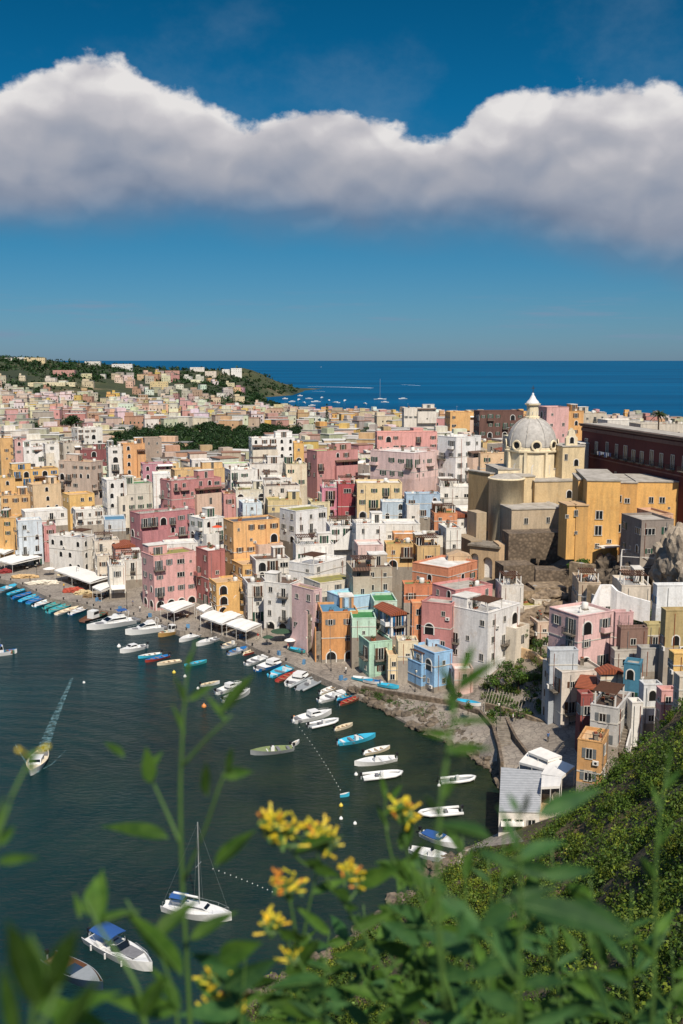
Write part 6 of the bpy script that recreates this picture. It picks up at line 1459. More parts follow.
LM = MB(); LM.tube([(0, 0, 0), (0, 0, 4.6)], .06, IRON, 6); LM.lathe([(.16, 0), (.1, .6), (.07, .7)], IRON, 8); LM.box(-.02, .5, -.02, .02, 4.5, 4.56, IRON); LPM = LM.mesh('pole')
LH = MB(); LH.lathe([(.0, 4.05), (.14, 4.1), (.2, 4.42), (.08, 4.55)], mat('lamp_glass', 'd9d6c6', .3), 8, (.5, 0)); LHM = LH.mesh('lantern_head')
for px, py, lab in [(37, 577, 'street lamp between the covered boats on the left quay'), (77, 583, 'street lamp by the largest canopy'), (127, 609, 'street lamp left of the big pink quay house'), (267, 642, 'street lamp by the small dark green parasol'), (331, 671, 'street lamp before the orange quay house'), (415, 692, 'street lamp in front of the blue quay house'), (309, 657, 'street lamp between the lilac and orange quay houses'), (500, 728, 'lamp post on the ramp above the stairs')]:
    x, y, z = surf(px, py, 0); e = empty('street_lamp', (x, y, z), R.uniform(0, 6), lab, 'street lamp'); put(LPM, 'pole', e); put(LHM, 'lantern_head', e)
# ------------------------------------------------------------ people, a few pixels tall
def person_mesh(i, shirt, legs, hair, pose):
    import mathutils
    J = {'pel': (0, 0, .95), 'sp': (0, 0, 1.2), 'ch': (0, .0, 1.42), 'nk': (0, 0, 1.52), 'hd': (0, -.01, 1.66), 'ht': (0, 0, 1.76)}
    ed = [('pel', 'sp'), ('sp', 'ch'), ('ch', 'nk'), ('nk', 'hd'), ('hd', 'ht')]; rad_ = {'pel': .15, 'sp': .13, 'ch': .16, 'nk': .06, 'hd': .1, 'ht': .07}
    for s, n in ((1, 'l'), (-1, 'r')):
        st = pose*s*.18
        J.update({'sh'+n: (s*.19, 0, 1.42), 'el'+n: (s*.24, -.02+pose*.05*s, 1.14), 'wr'+n: (s*.22, -.14*(1 if pose < .5 else .6), .92), 'ha'+n: (s*.21, -.17, .84), 'hp'+n: (s*.1, 0, .9), 'kn'+n: (s*.11, -.03-st*.6, .5), 'an'+n: (s*.11, st, .08), 'to'+n: (s*.12, st-.16, .04)})
        ed += [('ch', 'sh'+n), ('sh'+n, 'el'+n), ('el'+n, 'wr'+n), ('wr'+n, 'ha'+n), ('pel', 'hp'+n), ('hp'+n, 'kn'+n), ('kn'+n, 'an'+n), ('an'+n, 'to'+n)]
        rad_.update({'sh'+n: .07, 'el'+n: .045, 'wr'+n: .032, 'ha'+n: .04, 'hp'+n: .1, 'kn'+n: .065, 'an'+n: .045, 'to'+n: .035})
    ks = list(J); me = bpy.data.meshes.new('person'); me.from_pydata([J[k] for k in ks], [(ks.index(a), ks.index(b)) for a, b in ed], [])
    o = bpy.data.objects.new('tmp', me); COL.objects.link(o); md = o.modifiers.new('s', 'SKIN'); 
    for k, v in zip(ks, me.skin_vertices[0].data): v.radius = (rad_[k], rad_[k]*.8)
    me.skin_vertices[0].data[0].use_root = True
    o.modifiers.new('u', 'SUBSURF').levels = 1
    dg = bpy.context.evaluated_depsgraph_get(); m2 = bpy.data.meshes.new_from_object(o.evaluated_get(dg)); bpy.data.objects.remove(o)
    SKIN = mat('skin', 'c08a68', .6); ms = [SKIN, mat('cloth_'+shirt, shirt, .9), mat('cloth_'+legs, legs, .9), mat('hair_'+hair, hair, .8)]
    m2.materials.clear()
    for m in ms: m2.materials.append(m)
    for p in m2.polygons:
        c = p.center; p.material_index = 3 if c.z > 1.7 or (c.z > 1.6 and c.y > .02) else 0 if c.z > 1.5 or (abs(c.x) > .17 and c.z < 1.12 and c.z > .7) else 1 if c.z > .97 else 2 if c.z > .12 else 3
    m2.name = 'person'; return m2
PM = [person_mesh(0, 'e4e0d8', '2f3a4a', '2a2018', 0), person_mesh(1, 'a83c34', 'd9cfb8', '5a4028', .6), person_mesh(2, '3a5f8f', '5a5248', '1c1814', .3), person_mesh(3, '2c2c30', '2a2a2e', 'b08a5a', .9), person_mesh(4, 'd9b04a', '37415a', '3a2a1c', .5)]
PC = ['white top and dark trousers', 'red top and pale trousers', 'blue top and brown trousers', 'dark clothes', 'yellow top and navy trousers']
rp = random.Random(44); tzc = zpix(283, 497)
# belvedere terrace the crowd stands on
e = empty('belvedere_terrace', (0, 0, 0), 0, 'tan belvedere terrace wall with a railing above the blue house', 'terrace')
o, tw, td, th_ = block(e, 'wall', 403, 405, 484, 498, 530, 'd2ab7c', 283.5, None, th=4, d=7)
q = MB(); q.box(0, tw, 0, .1, th_+.95, th_+1.02, IRON)
for i in range(int(tw/.35)): q.box(i*.35, i*.35+.04, .03, .08, th_, th_+.95, IRON)
q.obj('railing', o)
for i in range(74):
    u, v = rp.random(), rp.random()**1.6; x0_, y0_ = o.location.x+.4+u*(tw-.8), o.location.y+.5+v*4.6+math.tan(rad(4))*u*tw; k = rp.randrange(5)
    p_ = put(PM[k], 'person', None, (x0_, y0_, o.location.z+th_), rp.uniform(-2.5, 2.5), (1, 1, rp.uniform(.93, 1.04))); tag(p_, 'person in %s standing in the crowd on the belvedere terrace' % PC[k], 'person', 'crowd on the belvedere terrace')
for px, py, k, lab in [(140, 612, 0, 'person in a white top walking left of the big pink quay house'), (133, 606, 2, 'person in a blue top near the lamp left of the pink house'), (258, 640, 1, 'person in a red top on the promenade below the canopies'), (288, 650, 1, 'person in a red top by the teal boat'), (318, 662, 3, 'person in dark clothes on the promenade before the orange house'), (346, 674, 0, 'person in a white top on the promenade right of the lamp'), (380, 686, 2, 'person in a blue top among the hauled out boats'), (64, 589, 4, 'person in a yellow top beside the rusty red nets'), (105, 598, 3, 'person in dark clothes at the right end of the left quay'), (513, 722, 0, 'person in a white top walking up the ramp'), (548, 742, 2, 'person in a blue top low on the ramp'),
        (30, 581, 3, 'person in dark clothes between the covered boats'), (184, 618, 0, 'person in a white top by the canopy of the pink house'), (213, 629, 2, 'person in a blue top by the yellow stair house'), (247, 637, 4, 'person in a yellow top under the last canopy edge'), (302, 655, 2, 'person in a blue top right of the teal boat')]:
    x, y, z = surf(px, py, 0); tag(put(PM[k], 'person', None, (x, y, z), rp.uniform(-3, 3)), lab, 'person')
# ------------------------------------------------------------ rocks, promenade wall, stairs, garden
rr = random.Random(9); b = MB(); RK = mat('riprap_rock', '786b5b', 1, sc=.8, h2='3f382f', bump=.12)
wl = [atZ(a, c, .3) for a, c in [(348, 690), (358, 695), (372, 703), (406, 722), (446, 739), (475, 755), (497, 772), (502, 785)]]; up = [atZ(a, c+2, 1.4) for a, c in [(350, 688), (368, 691), (397, 697), (425, 702), (451, 706), (480, 716), (492, 732), (498, 750)]]
from mathutils import noise as mnz
bm0 = bmesh.new(); bmesh.ops.create_icosphere(bm0, subdivisions=2, radius=1); IV = [v.co.copy() for v in bm0.verts]; IF = [tuple(v.index for v in f.verts) for f in bm0.faces]; bm0.free()
def boulder(b, x, y, z, r, m):
    o = Vector((rr.uniform(0, 99),)*3); sx, sy, sz = rr.uniform(.7, 1.3), rr.uniform(.7, 1.3), rr.uniform(.5, .9)
    b.add([(x+v.x*r*sx*(1+.5*mnz.noise(v*1.6+o)), y+v.y*r*sy*(1+.5*mnz.noise(v*1.6+o)), z+v.z*r*sz*(1+.5*mnz.noise(v*1.6+o))) for v in IV], IF, m)
for i in range(620):
    t = rr.random()*(len(wl)-1); j = int(t); f = t-j; a = Vector(wl[j]).lerp(Vector(wl[j+1]), f); c = Vector(up[j]).lerp(Vector(up[j+1]), f); s = rr.uniform(-.08, 1)
    p = a.lerp(c, s); boulder(b, p.x, p.y, p.z-.1+rr.uniform(-.2, .4), rr.uniform(.35, 1.0), RK)
tag(b.obj('shore_rocks'), 'heaped pale boulders between the promenade wall and the water', 'rocks', kind='stuff')
Vs = []; Qs = []; Ts = []; off = 0
for i in range(270):
    t = rr.uniform(.8, len(wl)-1.01); j = int(t); f = t-j; a = Vector(wl[j]).lerp(Vector(wl[j+1]), f); c = Vector(up[j]).lerp(Vector(up[j+1]), f); p = a.lerp(c, rr.uniform(.35, 1.05)); r_ = rr.uniform(.4, 1.0)
    V, Qd, t_ = leafcloud(rr, 70, [(p.x, p.y, p.z+.3, r_)], .15); Vs.append(V); Qs.append(Qd+off); Ts.append(t_); off += len(V)
tag(put(fastmesh('shore_shrubs', np.concatenate(Vs), np.concatenate(Qs), LEAFM, np.concatenate(Ts)), 'shore_shrubs'), 'low green shrubs growing among the shore boulders', 'shrubs', kind='stuff')
def wallrun(name, label, pts, t, h, m, cat='wall', drop=1.5, z=None):
    b = MB(); P = [Vector(p) for p in pts]
    for i in range(len(P)-1):
        a, c = P[i], P[i+1]; d = c-a; s = Vector((-d.y, d.x, 0)).normalized()*t/2; e_ = d.normalized()*.02
        vs = [a+s, a-s, c-s, c+s]; lo = [Vector((v.x, v.y, v.z-drop)) for v in vs]; hi = [Vector((v.x, v.y, v.z+h)) for v in vs]
        b.add(lo+hi, [(0, 1, 5, 4), (1, 2, 6, 5), (2, 3, 7, 6), (3, 0, 4, 7), (4, 5, 6, 7)], m)
    return tag(b.obj(name), label, cat)
pw = [atZ(a, c, 1.9+i*.2) for i, (a, c) in enumerate([(362, 689), (397, 695.5), (425, 700), (451, 704), (480, 714), (493, 729), (499, 749), (502, 766)])]
wallrun('promenade_wall', 'low dark stone wall edging the promenade above the rocks', pw, .5, .7, MAS, drop=3.5)
wallrun('ramp_wall', 'dark stone parapet of the stairs beside the ramp', [atZ(506, 722, 3.6), atZ(516, 742, 3.5), atZ(531, 762, 3.5)], .4, .9, MAS)
s0 = Vector(atZ(503, 722, 3.4)); s1 = Vector(atZ(504, 764, 1.2)); e = empty('stone_stairs', s0, math.atan2((s1-s0).y, (s1-s0).x), 'narrow stone steps running down beside the ramp towards the water', 'stairs'); L_ = (s1-s0).length; b = MB()
for i in range(18): b.box(i*L_/18, (i+1)*L_/18, -1.1, 1.1, -3, 1.0-i*.09, STONE)
b.obj('steps', e)
for i in range(17):      # leaning fence poles
    f = i/16; px, py = 484+f*47, 703+f*10; x, y, z = atZ(px, py, 3.3+f*.5); q = MB(); q.tube([(0, 0, -.5), (.9, .3, 2.6)], .07, mat('fence_pole', 'a39a8a', .8), 6)
    tag(put(q.mesh('fence_pole'), 'fence_pole', None, (x, y, z)), 'leaning pale wooden pole in the garden fence above the ramp', 'pole', 'leaning poles of the garden fence')
wallrun('garden_wall', 'ochre garden wall stepping down from the white pergola house', [atY(492, 652, 192), atY(510, 650, 192), atY(530, 656, 190), atY(547, 668, 184)], .6, 1.2, plaster('cfa871'), drop=6)
wallrun('garden_wall', 'low rubble wall at the foot of the garden', [atZ(486, 706, 3.2), atZ(510, 712, 3.6), atZ(530, 719, 4), atZ(552, 728, 4)], .5, .6, MAS2)
wallrun('parapet_wall', 'sweeping white parapet wall behind the tall pink house', [atY(571, 630, 172), atY(583, 622, 173), atY(591, 612, 174), atY(596, 600, 175), atY(601, 590, 176), atY(611, 590, 176), atY(617, 596, 175), atY(628, 601, 174), atY(650, 607, 172)], .5, 1.0, plaster('ece8e2'), drop=3)
MB().box(0, 1, 0, 1, 0, 1, STONE)
# scrub on the cliffs round the ruin and bastion
Vs = []; Qs = []; Ts = []; off = 0
for i in range(230):
    px, py = rr.choice([(rr.uniform(484, 545), rr.uniform(655, 712)), (rr.uniform(505, 560), rr.uniform(590, 665)), (rr.uniform(530, 575), rr.uniform(560, 574)), (rr.uniform(600, 660), rr.uniform(600, 625)), (rr.uniform(484, 545), rr.uniform(672, 712))]); x, y, z = surf(px, py, 2.0, 165); z = T(x, y); r_ = rr.uniform(.5, 1.2)
    V, Qd, t_ = leafcloud(rr, 80, [(x, y, z+.5, r_)], .2); Vs.append(V); Qs.append(Qd+off); Ts.append(t_*(np.array([1.5, 1.1, .8]) if rr.random() < .4 else 1)); off += len(V)
tag(put(fastmesh('terrace_shrubs', np.concatenate(Vs), np.concatenate(Qs), LEAFM, np.concatenate(Ts)), 'terrace_shrubs'), 'wild shrubs and dry grass on the terraces below the bastion', 'shrubs', kind='stuff')
# ------------------------------------------------------------ sheds and canopies at the foot of the slope
e = empty('boat_shed', (0, 0, 0), 0, 'shed with a ribbed grey metal roof at the water edge', 'shed'); SH = [atZ(499, 811, 5.2), atZ(540, 812, 5.2), atZ(542, 771, 6.0), atZ(501, 767, 6.0)]
b = MB(); ml = stripes('ribbed_metal', 'c3c4c4', '96999b', .55, 1, .4, 'Generated')
mm = MATS['ribbed_metal']; mm.node_tree.nodes['Math'].inputs[1].default_value = 26 if 'Math' in mm.node_tree.nodes else 1
b.add(SH+[(x, y, z-.15) for x, y, z in SH], [(0, 1, 2, 3), (7, 6, 5, 4), (0, 4, 5, 1), (1, 5, 6, 2), (2, 6, 7, 3), (3, 7, 4, 0)], ml); b.obj('roof', e)
b = MB(); lo = [(x, y, 1.0) for x, y, z in SH]; hi = [(x*.985+.015*SH[0][0], y*.99+.01*SH[2][1], z-.2) for x, y, z in SH]; b.add(lo+hi, [(0, 1, 5, 4), (1, 2, 6, 5), (2, 3, 7, 6), (3, 0, 4, 7)], plaster('d9d2c6')); wl_ = b.obj('wall', e)
for i in range(3): f = .2+i*.3; p = Vector(SH[0]).lerp(Vector(SH[1]), f); window(wl_, 'win', p.x, p.y-.06, 2.6, 0, DARK, 1)
b = MB(); PB = [atZ(501, 826, 3.6), atZ(524, 826, 3.6), atZ(524, 813, 4.2), atZ(501, 813, 4.2)]; b.add(PB+[(x, y, z-.1) for x, y, z in PB], [(0, 1, 2, 3), (7, 6, 5, 4), (0, 4, 5, 1)], CANV); b.obj('awning', e)
for i, (q, lab) in enumerate([([(519, 762), (545, 769), (553, 759), (529, 751)], 'white sail canopy furthest back behind the grey metal roof'), ([(541, 774), (562, 777), (575, 766), (553, 757)], 'white sail canopy at the right of the group by the slope'), ([(541, 787), (560, 786), (562, 777), (542, 775)], 'white canopy strip right of the grey metal roof'), ([(528, 752), (548, 760), (562, 756), (541, 747)], 'white sail canopy behind the others near the ramp')]): canopy(q, lab, 3.4+.25*i, am=.04)
house(524, 528, 556, 812, 840, 'cdbda6', 'p', 'x', 'beige hut with a flat tan roof beside the grey metal roof', Y=128, th=-6, k_d=6)
b = MB(); J = [atZ(459, 853, .9), atZ(484, 842, .9), atZ(502, 838, 1.0), atZ(500, 858, 1.0), atZ(478, 872, .9), atZ(456, 866, .9)]; b.add(J+[(x, y, -1) for x, y, z in J], [tuple(range(6))]+[(i, i+6, (i+1) % 6+6, (i+1) % 6) for i in range(6)], mat('jetty_concrete', 'a39886', .95, sc=.6)); tag(b.obj('jetty'), 'small concrete jetty at the foot of the slope', 'jetty')
b = MB()
for i in range(170):
    t = rr.random()*(len(near_w)-1); j = int(t); f = t-j; a = Vector(atZ(*near_w[j], 0)).lerp(Vector(atZ(*near_w[j+1], 0)), f); boulder(b, a.x+rr.uniform(-1.5, 2.5), a.y+rr.uniform(-1.5, 1), rr.uniform(-.1, .6), rr.uniform(.3, 1.1), RK)
tag(b.obj('slope_foot_rocks'), 'broken rocks where the green slope meets the water', 'rocks', kind='stuff')
# laundry
def laundry(px, py, Y, ang, n, cols, label):
    x, y, z = atY(px, py, Y); e = empty('laundry_line', (x, y, z), ang, label, 'laundry'); L = n*.8; MB().tube([(0, 0, 0), (L/2, 0, -.06), (L, 0, 0)], .02, STL, 4).obj('line', e)
    for i in range(n):
        b = MB(); w_, h_ = R.uniform(.45, .7), R.uniform(.6, 1.3); b.add([(0, -.02, 0), (w_, .02, 0), (w_, -.04, -h_), (0, .03, -h_), (w_/2, .06, -h_*.6), (0, -.0, 0), (w_, .04, 0), (w_, -.02, -h_), (0, .05, -h_)], [(0, 1, 2, 3), (8, 7, 6, 5)], mat('cloth_'+cols[i % len(cols)], cols[i % len(cols)], .9)); b.obj('garment', e, (i*.8+.05, 0, -.04))
laundry(248, 567, 262, .25, 9, ['c9b8d9', 'e4e0d8', 'b0609a', 'd9d0c0'], 'laundry drying above the yellow terrace block'); laundry(281, 478, 330, .2, 5, ['8a5fb0', 'c9a0d9'], 'lilac laundry in the middle of the town'); laundry(597, 451, 254, -1.25, 8, ['e8e8e8', '5a6fa0', 'dfe3ea'], 'white and blue washing hung from the palace balconies'); laundry(153, 565, 255, .3, 4, ['3a5fa0', 'e4e0d8'], 'blue and white washing on the big pink quay house'); laundry(350, 466, 380, .2, 5, ['2f6fb0', '7fa8d0'], 'blue washing in the middle of the upper town')

# ------------------------------------------------------------ foreground plants, about a metre from the lens
def plantleaf_mat(name, a, b2):
    m, nt, p = newmat(name); tc = N(nt, 'ShaderNodeTexCoord'); n = noise(nt, tc.outputs['Object'], 60, 5, .6)
    at = N(nt, 'ShaderNodeAttribute', attribute_name='tint')
    c = mixc(nt, ramp(nt, n, [(.35, (0, 0, 0)), (.65, (1, 1, 1))]), lin(a), lin(b2)); c = mixc(nt, 1.0, c, at.outputs[0], 'MULTIPLY')
    nt.links.new(c, p.inputs['Base Color']); p.inputs['Roughness'].default_value = .65; p.inputs['Specular IOR Level'].default_value = .2; t = N(nt, 'ShaderNodeBsdfTranslucent'); nt.links.new(c, t.inputs[0])
    mx = N(nt, 'ShaderNodeMixShader'); mx.inputs[0].default_value = .35; nt.links.new(p.outputs[0], mx.inputs[1]); nt.links.new(t.outputs[0], mx.inputs[2]); nt.links.new(mx.outputs[0], [x for x in nt.nodes if x.type == 'OUTPUT_MATERIAL'][0].inputs[0]); return m
PL = plantleaf_mat('plant_leaf', '34551f', '4f6f28'); PLB = plantleaf_mat('plant_leaf_blue_green', '2b4f2b', '426636'); PLS = mat('plant_stem', '4a6a2c', .6, sc=30); PFL = mat('flower_yellow', 'e3b51f', .5, sc=60, h2='c4c02f'); PFO = mat('flower_orange', 'd98a2c', .5, sc=60)
rl = random.Random(17)
def leafobj(root, base, tip, wid, m=PL, droop=.12, roll=None):
    a, t = Vector(base), Vector(tip); ax = t-a; L = ax.length; ax.normalize(); view = (a-Vector((0, 0, CAMZ))).normalized()
    side = ax.cross(view).normalized(); nrm = side.cross(ax).normalized(); roll = rl.uniform(-.7, .7) if roll is None else roll
    side = (side*math.cos(roll)+nrm*math.sin(roll)).normalized(); nrm = side.cross(ax).normalized()
    if nrm.z < 0: nrm = -nrm
    vs = []; n = 9; k = 5
    for i in range(n+1):
        u = i/n; w = wid/2*(math.sin(math.pi*min(1, u*1.02)**.75))**.85*(1-.25*u) if 0 < u < 1 else .0006
        c = a+ax*L*u-Vector((0, 0, 1))*droop*L*u*u
        for j in range(k): q = (j-(k-1)/2)/((k-1)/2); vs.append(c+side*w*q+nrm*(abs(q)*w*.35+.05*w*math.sin(u*17+q*3)))
    fs = [(i*k+j, (i+1)*k+j, (i+1)*k+j+1, i*k+j+1) for i in range(n) for j in range(k-1)]
    me = bpy.data.meshes.new('leaf'); me.from_pydata([v-root.location for v in vs], [], fs); me.materials.append(m); g = rl.uniform(.7, 1.25)
    at = me.color_attributes.new('tint', 'FLOAT_COLOR', 'POINT'); at.data.foreach_set('color', [q for v in vs for q in (g, g*rl.uniform(.97, 1.03), g*.95, 1)]); me.polygons.foreach_set('use_smooth', [True]*len(fs))
    o = put(me, 'leaf', root); b = MB(); mid = [vs[i*k+2]-nrm*.0006-root.location for i in range(n+1)]; b.tube(mid, .0011, PLS, 5, .0003); b.obj('midrib', o); return o
def plant(label, stems, leaves, flowers=(), m=PL, auto=0):
    p0 = Vector(atY(*stems[0][0])); e = empty('flowering_shrub', p0, 0, label, 'plant', 'flowering shrubs in the foreground')
    for st in stems:
        pts = [Vector(atY(*p)) for p in st]; pp = []
        for i in range(len(pts)-1):
            for k in range(5): pp.append(pts[i].lerp(pts[i+1], k/5))
        pp.append(pts[-1])
        for _ in range(3): pp = [pp[0]]+[(pp[i-1]+pp[i]*2+pp[i+1])/4 for i in range(1, len(pp)-1)]+[pp[-1]]
        b = MB(); b.tube([p-p0 for p in pp], .0025 if st is stems[0] else .0018, PLS, 8, .0009); b.obj('stem', e, smooth=True)
        if auto:
            n = max(2, int((pts[-1]-pts[0]).length/.05*auto))
            for i in range(n):
                u = (i+.5)/n*.95+.03; q = pp[min(int(u*(len(pp)-1)), len(pp)-1)]; a = rl.uniform(0, 6.28); L = rl.uniform(.035, .08)
                d = Vector((math.cos(a), math.sin(a)*.6, rl.uniform(.1, .8))).normalized(); leafobj(e, q, q+d*L, L*rl.uniform(.24, .4), m)
    for bx, by, tx, ty, w, Y in leaves:
        D = Y*1.02/F; leafobj(e, atY(bx, by, Y), atY(tx, ty, Y+rl.uniform(-.03, .03)), w*D*.84, m)
    for fx, fy, Y, n, sp in flowers:
        c = Vector(atY(fx, fy, Y)); fe = None; b = MB(); b.tube([c-p0+Vector((0, 0, -.012)), c-p0], .0025, PLS, 6); cl = b.obj('flower_cluster', e)
        for i in range(int(n*2.6) if n > 2 else n):
            a = rl.uniform(0, 6.28); up_ = rl.uniform(-.1, 1.6); d = Vector((math.cos(a), math.sin(a)*.7, up_)).normalized(); s = c-p0+Vector((rl.uniform(-1, 1), rl.uniform(-.6, .6), rl.uniform(-.6, 1)))*sp*.62*Y/F; L = rl.uniform(.011, .023)
            q = MB(); q.tube([s, s+d*L*.2, s+d*L*.5, s+d*L*.85, s+d*L], .0008, PFL if rl.random() < .88 else PFO, 6, .0016); q.tube([s-d*.006, s+d*.004], .0022, PLS, 6); q.obj('flower', cl)
    return e
plant('tall thin green stem rising left of centre with paired pale leaves', [[(192, 1060, .95), (187, 960, .95), (182, 880, .95), (180, 790, .95), (183, 720, .95), (187, 672, .95), (196, 640, .96)], [(181, 845, .95), (168, 815, .96), (152, 780, .97), (147, 760, .97)], [(183, 765, .95), (205, 740, .94), (232, 715, .93)], [(184, 880, .95), (205, 830, .93), (218, 790, .92), (228, 765, .92)]],
 [(187, 672, 192, 648, 9, .95), (188, 700, 214, 680, 12, .95), (222, 712, 254, 668, 20, .93), (226, 722, 205, 690, 10, .93), (150, 783, 146, 742, 20, .96), (148, 772, 163, 748, 12, .96), (124, 757, 104, 738, 13, .97), (168, 838, 101, 818, 24, .95), (207, 795, 206, 756, 16, .92), (222, 775, 253, 768, 17, .92), (215, 866, 256, 822, 22, .92), (226, 772, 232, 742, 12, .92), (184, 735, 172, 700, 9, .95), (186, 705, 175, 672, 8, .95), (190, 940, 238, 905, 20, .95)])
plant('broad leaved shrub at the lower left with one wide drooping leaf', [[(150, 1060, .8), (140, 985, .8), (100, 930, .82), (85, 898, .83)], [(180, 1060, .85), (176, 1000, .85), (160, 950, .85), (126, 900, .86)]],
 [(182, 975, 122, 897, 34, .85), (88, 915, 96, 872, 22, .83), (80, 918, 74, 890, 12, .83), (92, 925, 140, 905, 16, .83), (52, 1024, 120, 980, 30, .75), (30, 1000, 112, 1020, 30, .75), (180, 1010, 150, 960, 22, .85), (140, 1020, 165, 965, 26, .8)], auto=.4)
plant('very blurred large leaves in the bottom left corner', [[(30, 1070, .5), (34, 1000, .5), (40, 960, .5)], [(36, 1040, .5), (70, 960, .52), (78, 930, .52)]],
 [(38, 1010, 6, 902, 44, .5), (40, 1000, 78, 912, 40, .52), (36, 1000, 30, 925, 34, .5), (20, 1040, 0, 950, 30, .5), (50, 1060, 100, 960, 36, .5)])
plant('thin stem at the left edge tipped with a yellow bud', [[(-25, 900, .7), (-5, 845, .7), (12, 795, .71), (27, 765, .72)]], [(0, 845, 14, 822, 14, .7), (-2, 862, 38, 852, 14, .7), (-8, 850, 4, 790, 10, .7)], [(31, 756, .72, 2, 4)])
plant('main yellow flowered shrub at the centre bottom', [[(420, 1060, 1.15), (385, 970, 1.15), (345, 905, 1.15), (322, 872, 1.15), (316, 850, 1.15)], [(322, 872, 1.15), (300, 862, 1.14), (285, 842, 1.13)], [(300, 960, 1.15), (308, 910, 1.15), (318, 868, 1.15)], [(345, 905, 1.15), (358, 890, 1.16), (354, 878, 1.16)], [(335, 1040, 1.1), (300, 960, 1.12), (282, 935, 1.12), (272, 922, 1.12)], [(300, 960, 1.12), (292, 910, 1.12), (288, 892, 1.12)]],
 [(330, 935, 295, 900, 14, 1.15), (352, 930, 395, 905, 18, 1.15), (372, 960, 330, 950, 16, 1.15), (318, 940, 290, 975, 20, 1.12), (400, 1000, 440, 985, 16, 1.15)],
 [(283, 836, 1.13, 16, 26), (270, 826, 1.13, 9, 16), (318, 838, 1.15, 13, 20), (328, 848, 1.15, 6, 14), (288, 888, 1.12, 9, 22), (352, 876, 1.16, 7, 14), (360, 884, 1.16, 3, 8), (271, 928, 1.12, 9, 16), (292, 960, 1.12, 4, 10)], auto=.5)
plant('small yellow flowered stem at the very bottom left of centre', [[(230, 1060, 1.0), (222, 1010, 1.0), (214, 985, 1.0)]], [(225, 1015, 262, 985, 22, 1.0), (228, 1030, 190, 1005, 20, 1.0), (220, 960, 262, 935, 32, .9)], [(214, 980, 1.0, 9, 14), (228, 1004, 1.0, 10, 18), (216, 1012, 1.0, 6, 12)], auto=.5)
plant('slender shrub with one upright yellow flower tuft right of centre', [[(470, 1060, 1.2), (440, 960, 1.2), (420, 900, 1.2), (408, 860, 1.2), (404, 830, 1.2)], [(408, 900, 1.2), (392, 860, 1.2), (384, 820, 1.2), (386, 790, 1.2)]],
 [(386, 800, 380, 770, 9, 1.2), (388, 830, 376, 800, 10, 1.2), (402, 850, 400, 830, 9, 1.2), (412, 890, 395, 850, 13, 1.2), (425, 915, 448, 880, 14, 1.2), (410, 860, 425, 838, 10, 1.2), (388, 800, 402, 782, 10, 1.2), (404, 868, 378, 858, 11, 1.2)], [(405, 818, 1.2, 10, 12), (403, 808, 1.2, 5, 8)], auto=.6)
plant('tall blurred stem crossing the rocks with pointed leaves', [[(445, 1010, .72), (436, 900, .72), (440, 800, .72), (450, 740, .73), (457, 690, .74), (468, 655, .75)]],
 [(456, 690, 500, 652, 15, .73), (462, 672, 474, 640, 13, .74), (450, 735, 421, 728, 13, .72), (455, 715, 446, 690, 10, .73), (448, 752, 492, 742, 17, .72), (440, 800, 458, 770, 12, .72), (438, 815, 425, 790, 10, .72), (452, 722, 500, 716, 10, .73), (455, 700, 438, 655, 12, .73)])
plant('dark stemmed shrub with large blue green leaves, lower right', [[(520, 1070, .78), (519, 960, .78), (521, 870, .78), (518, 805, .78)], [(520, 985, .78), (480, 930, .79), (445, 890, .8)]],
 [(538, 815, 602, 781, 26, .8), (490, 838, 428, 816, 24, .78), (541, 876, 596, 864, 22, .8), (522, 905, 634, 928, 40, .78), (562, 905, 636, 925, 34, .8), (512, 905, 478, 925, 30, .78), (440, 898, 492, 935, 28, .8), (500, 905, 560, 880, 18, .79), (524, 985, 570, 975, 20, .78), (520, 940, 548, 905, 16, .78), (585, 965, 610, 1012, 20, .8), (518, 812, 508, 790, 9, .78), (522, 815, 530, 785, 9, .78), (518, 850, 498, 800, 12, .78), (516, 868, 470, 842, 16, .78), (519, 1010, 470, 985, 26, .78), (522, 1030, 580, 1000, 26, .78), (480, 935, 450, 905, 16, .8), (447, 893, 420, 870, 14, .8)], m=PLB, auto=.35)
plant('thin upright stem with small leaves near the right edge', [[(650, 1060, .95), (655, 960, .95), (655, 860, .95), (662, 800, .95), (668, 765, .96)]], [(655, 880, 640, 850, 12, .95), (656, 850, 675, 820, 12, .95), (660, 810, 650, 780, 9, .95), (664, 790, 682, 765, 9, .95), (655, 935, 676, 905, 14, .95), (654, 960, 630, 930, 14, .95), (668, 768, 672, 745, 8, .95)])
ls = ['left of the main yellow flowers', 'under the main yellow flowers', 'just right of the main yellow flowers', 'below the upright yellow tuft', 'left of the dark stemmed shrub', 'at the foot of the dark stemmed shrub', 'right of the dark stemmed shrub', 'below the stem near the right edge', 'in the bottom right corner', 'at the bottom below the single yellow tuft', 'low between the yellow shrubs', 'at the bottom centre']
for i, (px, top) in enumerate([(245, 950), (300, 985), (362, 905), (415, 930), (468, 925), (500, 960), (560, 930), (600, 975), (668, 985), (440, 960), (330, 960), (390, 980)]):
    Y = rl.uniform(.95, 1.5); s = [(px+rl.uniform(-25, 25), 1075, Y), (px+rl.uniform(-10, 10), (1075+top)/2, Y), (px+rl.uniform(-14, 14), top, Y)]
    plant('leafy green shoot '+ls[i], [s, [s[1], (s[1][0]+rl.choice([-30, 30]), top+25, Y)]], [], m=PL if i % 2 else PLB, auto=1.3)

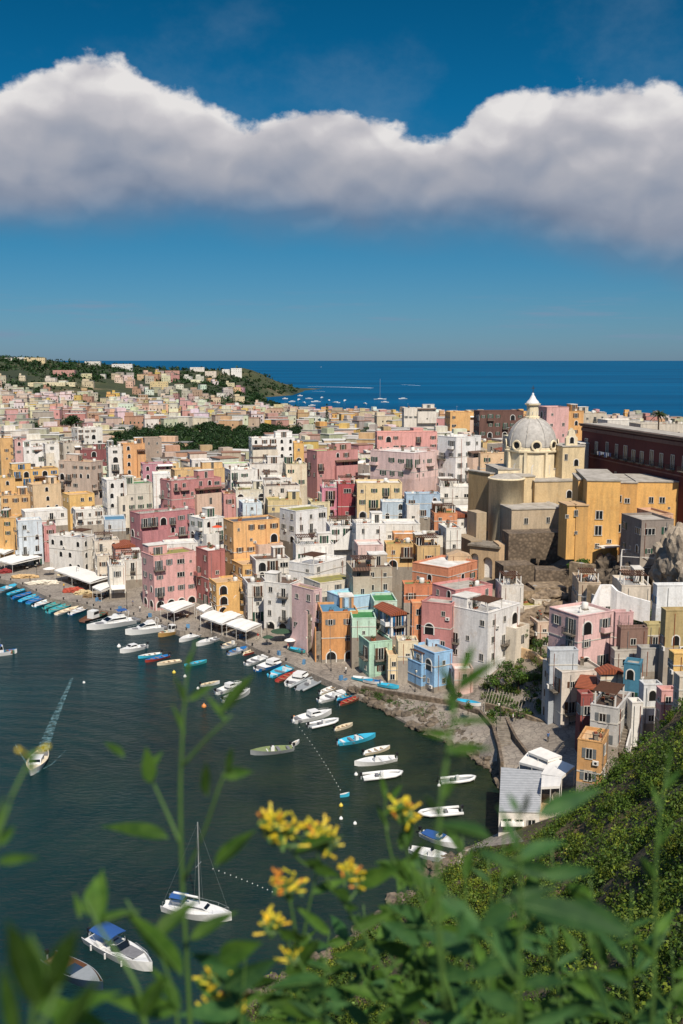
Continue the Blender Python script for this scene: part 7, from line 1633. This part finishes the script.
ls2 = ['thin leafy sprig %s' % q for q in ('left of the single yellow tuft at the bottom', 'between the sailboat and the yellow flowers', 'crossing the foot of the yellow flowers', 'tallest in the tangle at the bottom centre', 'darkest in the tangle at the bottom centre', 'leaning left over the jetty', 'just left of the large blue green leaves', 'just under the large blue green leaves', 'reaching up right of the large blue green leaves', 'low beside the bottom right stem', 'furthest right along the bottom edge', 'behind the tangle below the concrete jetty', 'shortest in the tangle below the jetty', 'in front of the green slope near the bottom')]
for i, (px, top) in enumerate([(262, 1000), (285, 945), (325, 930), (352, 915), (378, 935), (428, 880), (455, 940), (486, 955), (575, 945), (625, 965), (675, 950), (410, 955), (445, 985), (540, 960)]):
    Y = rl.uniform(1.2, 2.0); dx = rl.uniform(-30, 30); s = [(px-dx, 1080, Y), (px-dx*.3, (1080+top)/2, Y), (px+rl.uniform(-6, 6), top, Y)]
    plant(ls2[i], [s, [s[1], (px+rl.uniform(20, 45), top+rl.uniform(10, 40), Y)], [s[1], (px-rl.uniform(20, 45), top+rl.uniform(10, 50), Y)]], [], m=PL if i % 3 else PLB, auto=1.5)

BO = MB(); BO.lathe([(.22, -.1), (.18, .1), (.15, .45), (.25, .5), (.25, .62), (0, .66)], IRON, 10); BOM = BO.mesh('bollard', True)
for i in range(26):
    f = i/25*(len(shore)-5)+2; j = int(f); g = f-j; a, b2 = shore[j], shore[min(j+1, len(shore)-1)]; x, y, z = atZ(a[0]+(b2[0]-a[0])*g, a[1]+(b2[1]-a[1])*g, QZ); n_ = Vector((x, y, 0)).normalized()*.9
    tag(put(BOM, 'bollard', None, (x+n_.x, y+n_.y, QZ)), 'squat black mooring bollard along the quay edge', 'bollard', 'bollards along the quay edge')
CR = MB(); CW = mat('fish_crate', '5f8fb5', .7, var=.3, sc=8)
CR.box(-.4, .4, -.25, .25, 0, .04, CW)
for q in ((-.4, .4, -.25, -.21), (-.4, .4, .21, .25), (-.4, -.36, -.21, .21), (.36, .4, -.21, .21)): CR.box(*q, .04, .3, CW)
CRM = CR.mesh('fish_crate')
for px, py, n in [(97, 601, 4), (120, 610, 3), (150, 617, 3), (188, 628, 3), (241, 638, 4), (279, 655, 3), (304, 664, 3), (341, 680, 4)]:
    x, y, z = surf(px, py, 0); a = R.uniform(0, 3)
    for k in range(n): tag(put(CRM, 'fish_crate', None, (x+(k//3)*.9, y, z+(k % 3)*.31), a+R.uniform(-.1, .1)), 'blue plastic fish crate stacked near the quay edge', 'crate', 'fish crates stacked along the quay')

ls3 = ['left of the jetty', 'over the white inflatable', 'over the jetty', 'before the grey metal roof', 'right of the grey metal roof', 'in the middle of the green slope', 'high on the right of the slope', 'left of the blue covered boat']
for i, (px, top) in enumerate([(425, 850), (462, 830), (488, 860), (505, 825), (552, 850), (590, 880), (632, 890), (396, 870)]):
    Y = rl.uniform(1.1, 1.5); s = [(px-rl.uniform(-40, 40), 1080, Y), (px-rl.uniform(-12, 12), (1080+top)/2, Y), (px, top, Y)]
    plant('tall slim leafy shoot rising '+ls3[i], [s, [s[1], (px+rl.choice([-38, 38]), (top*2+1000)/3, Y)]], [], m=PL if i % 2 else PLB, auto=1.1)
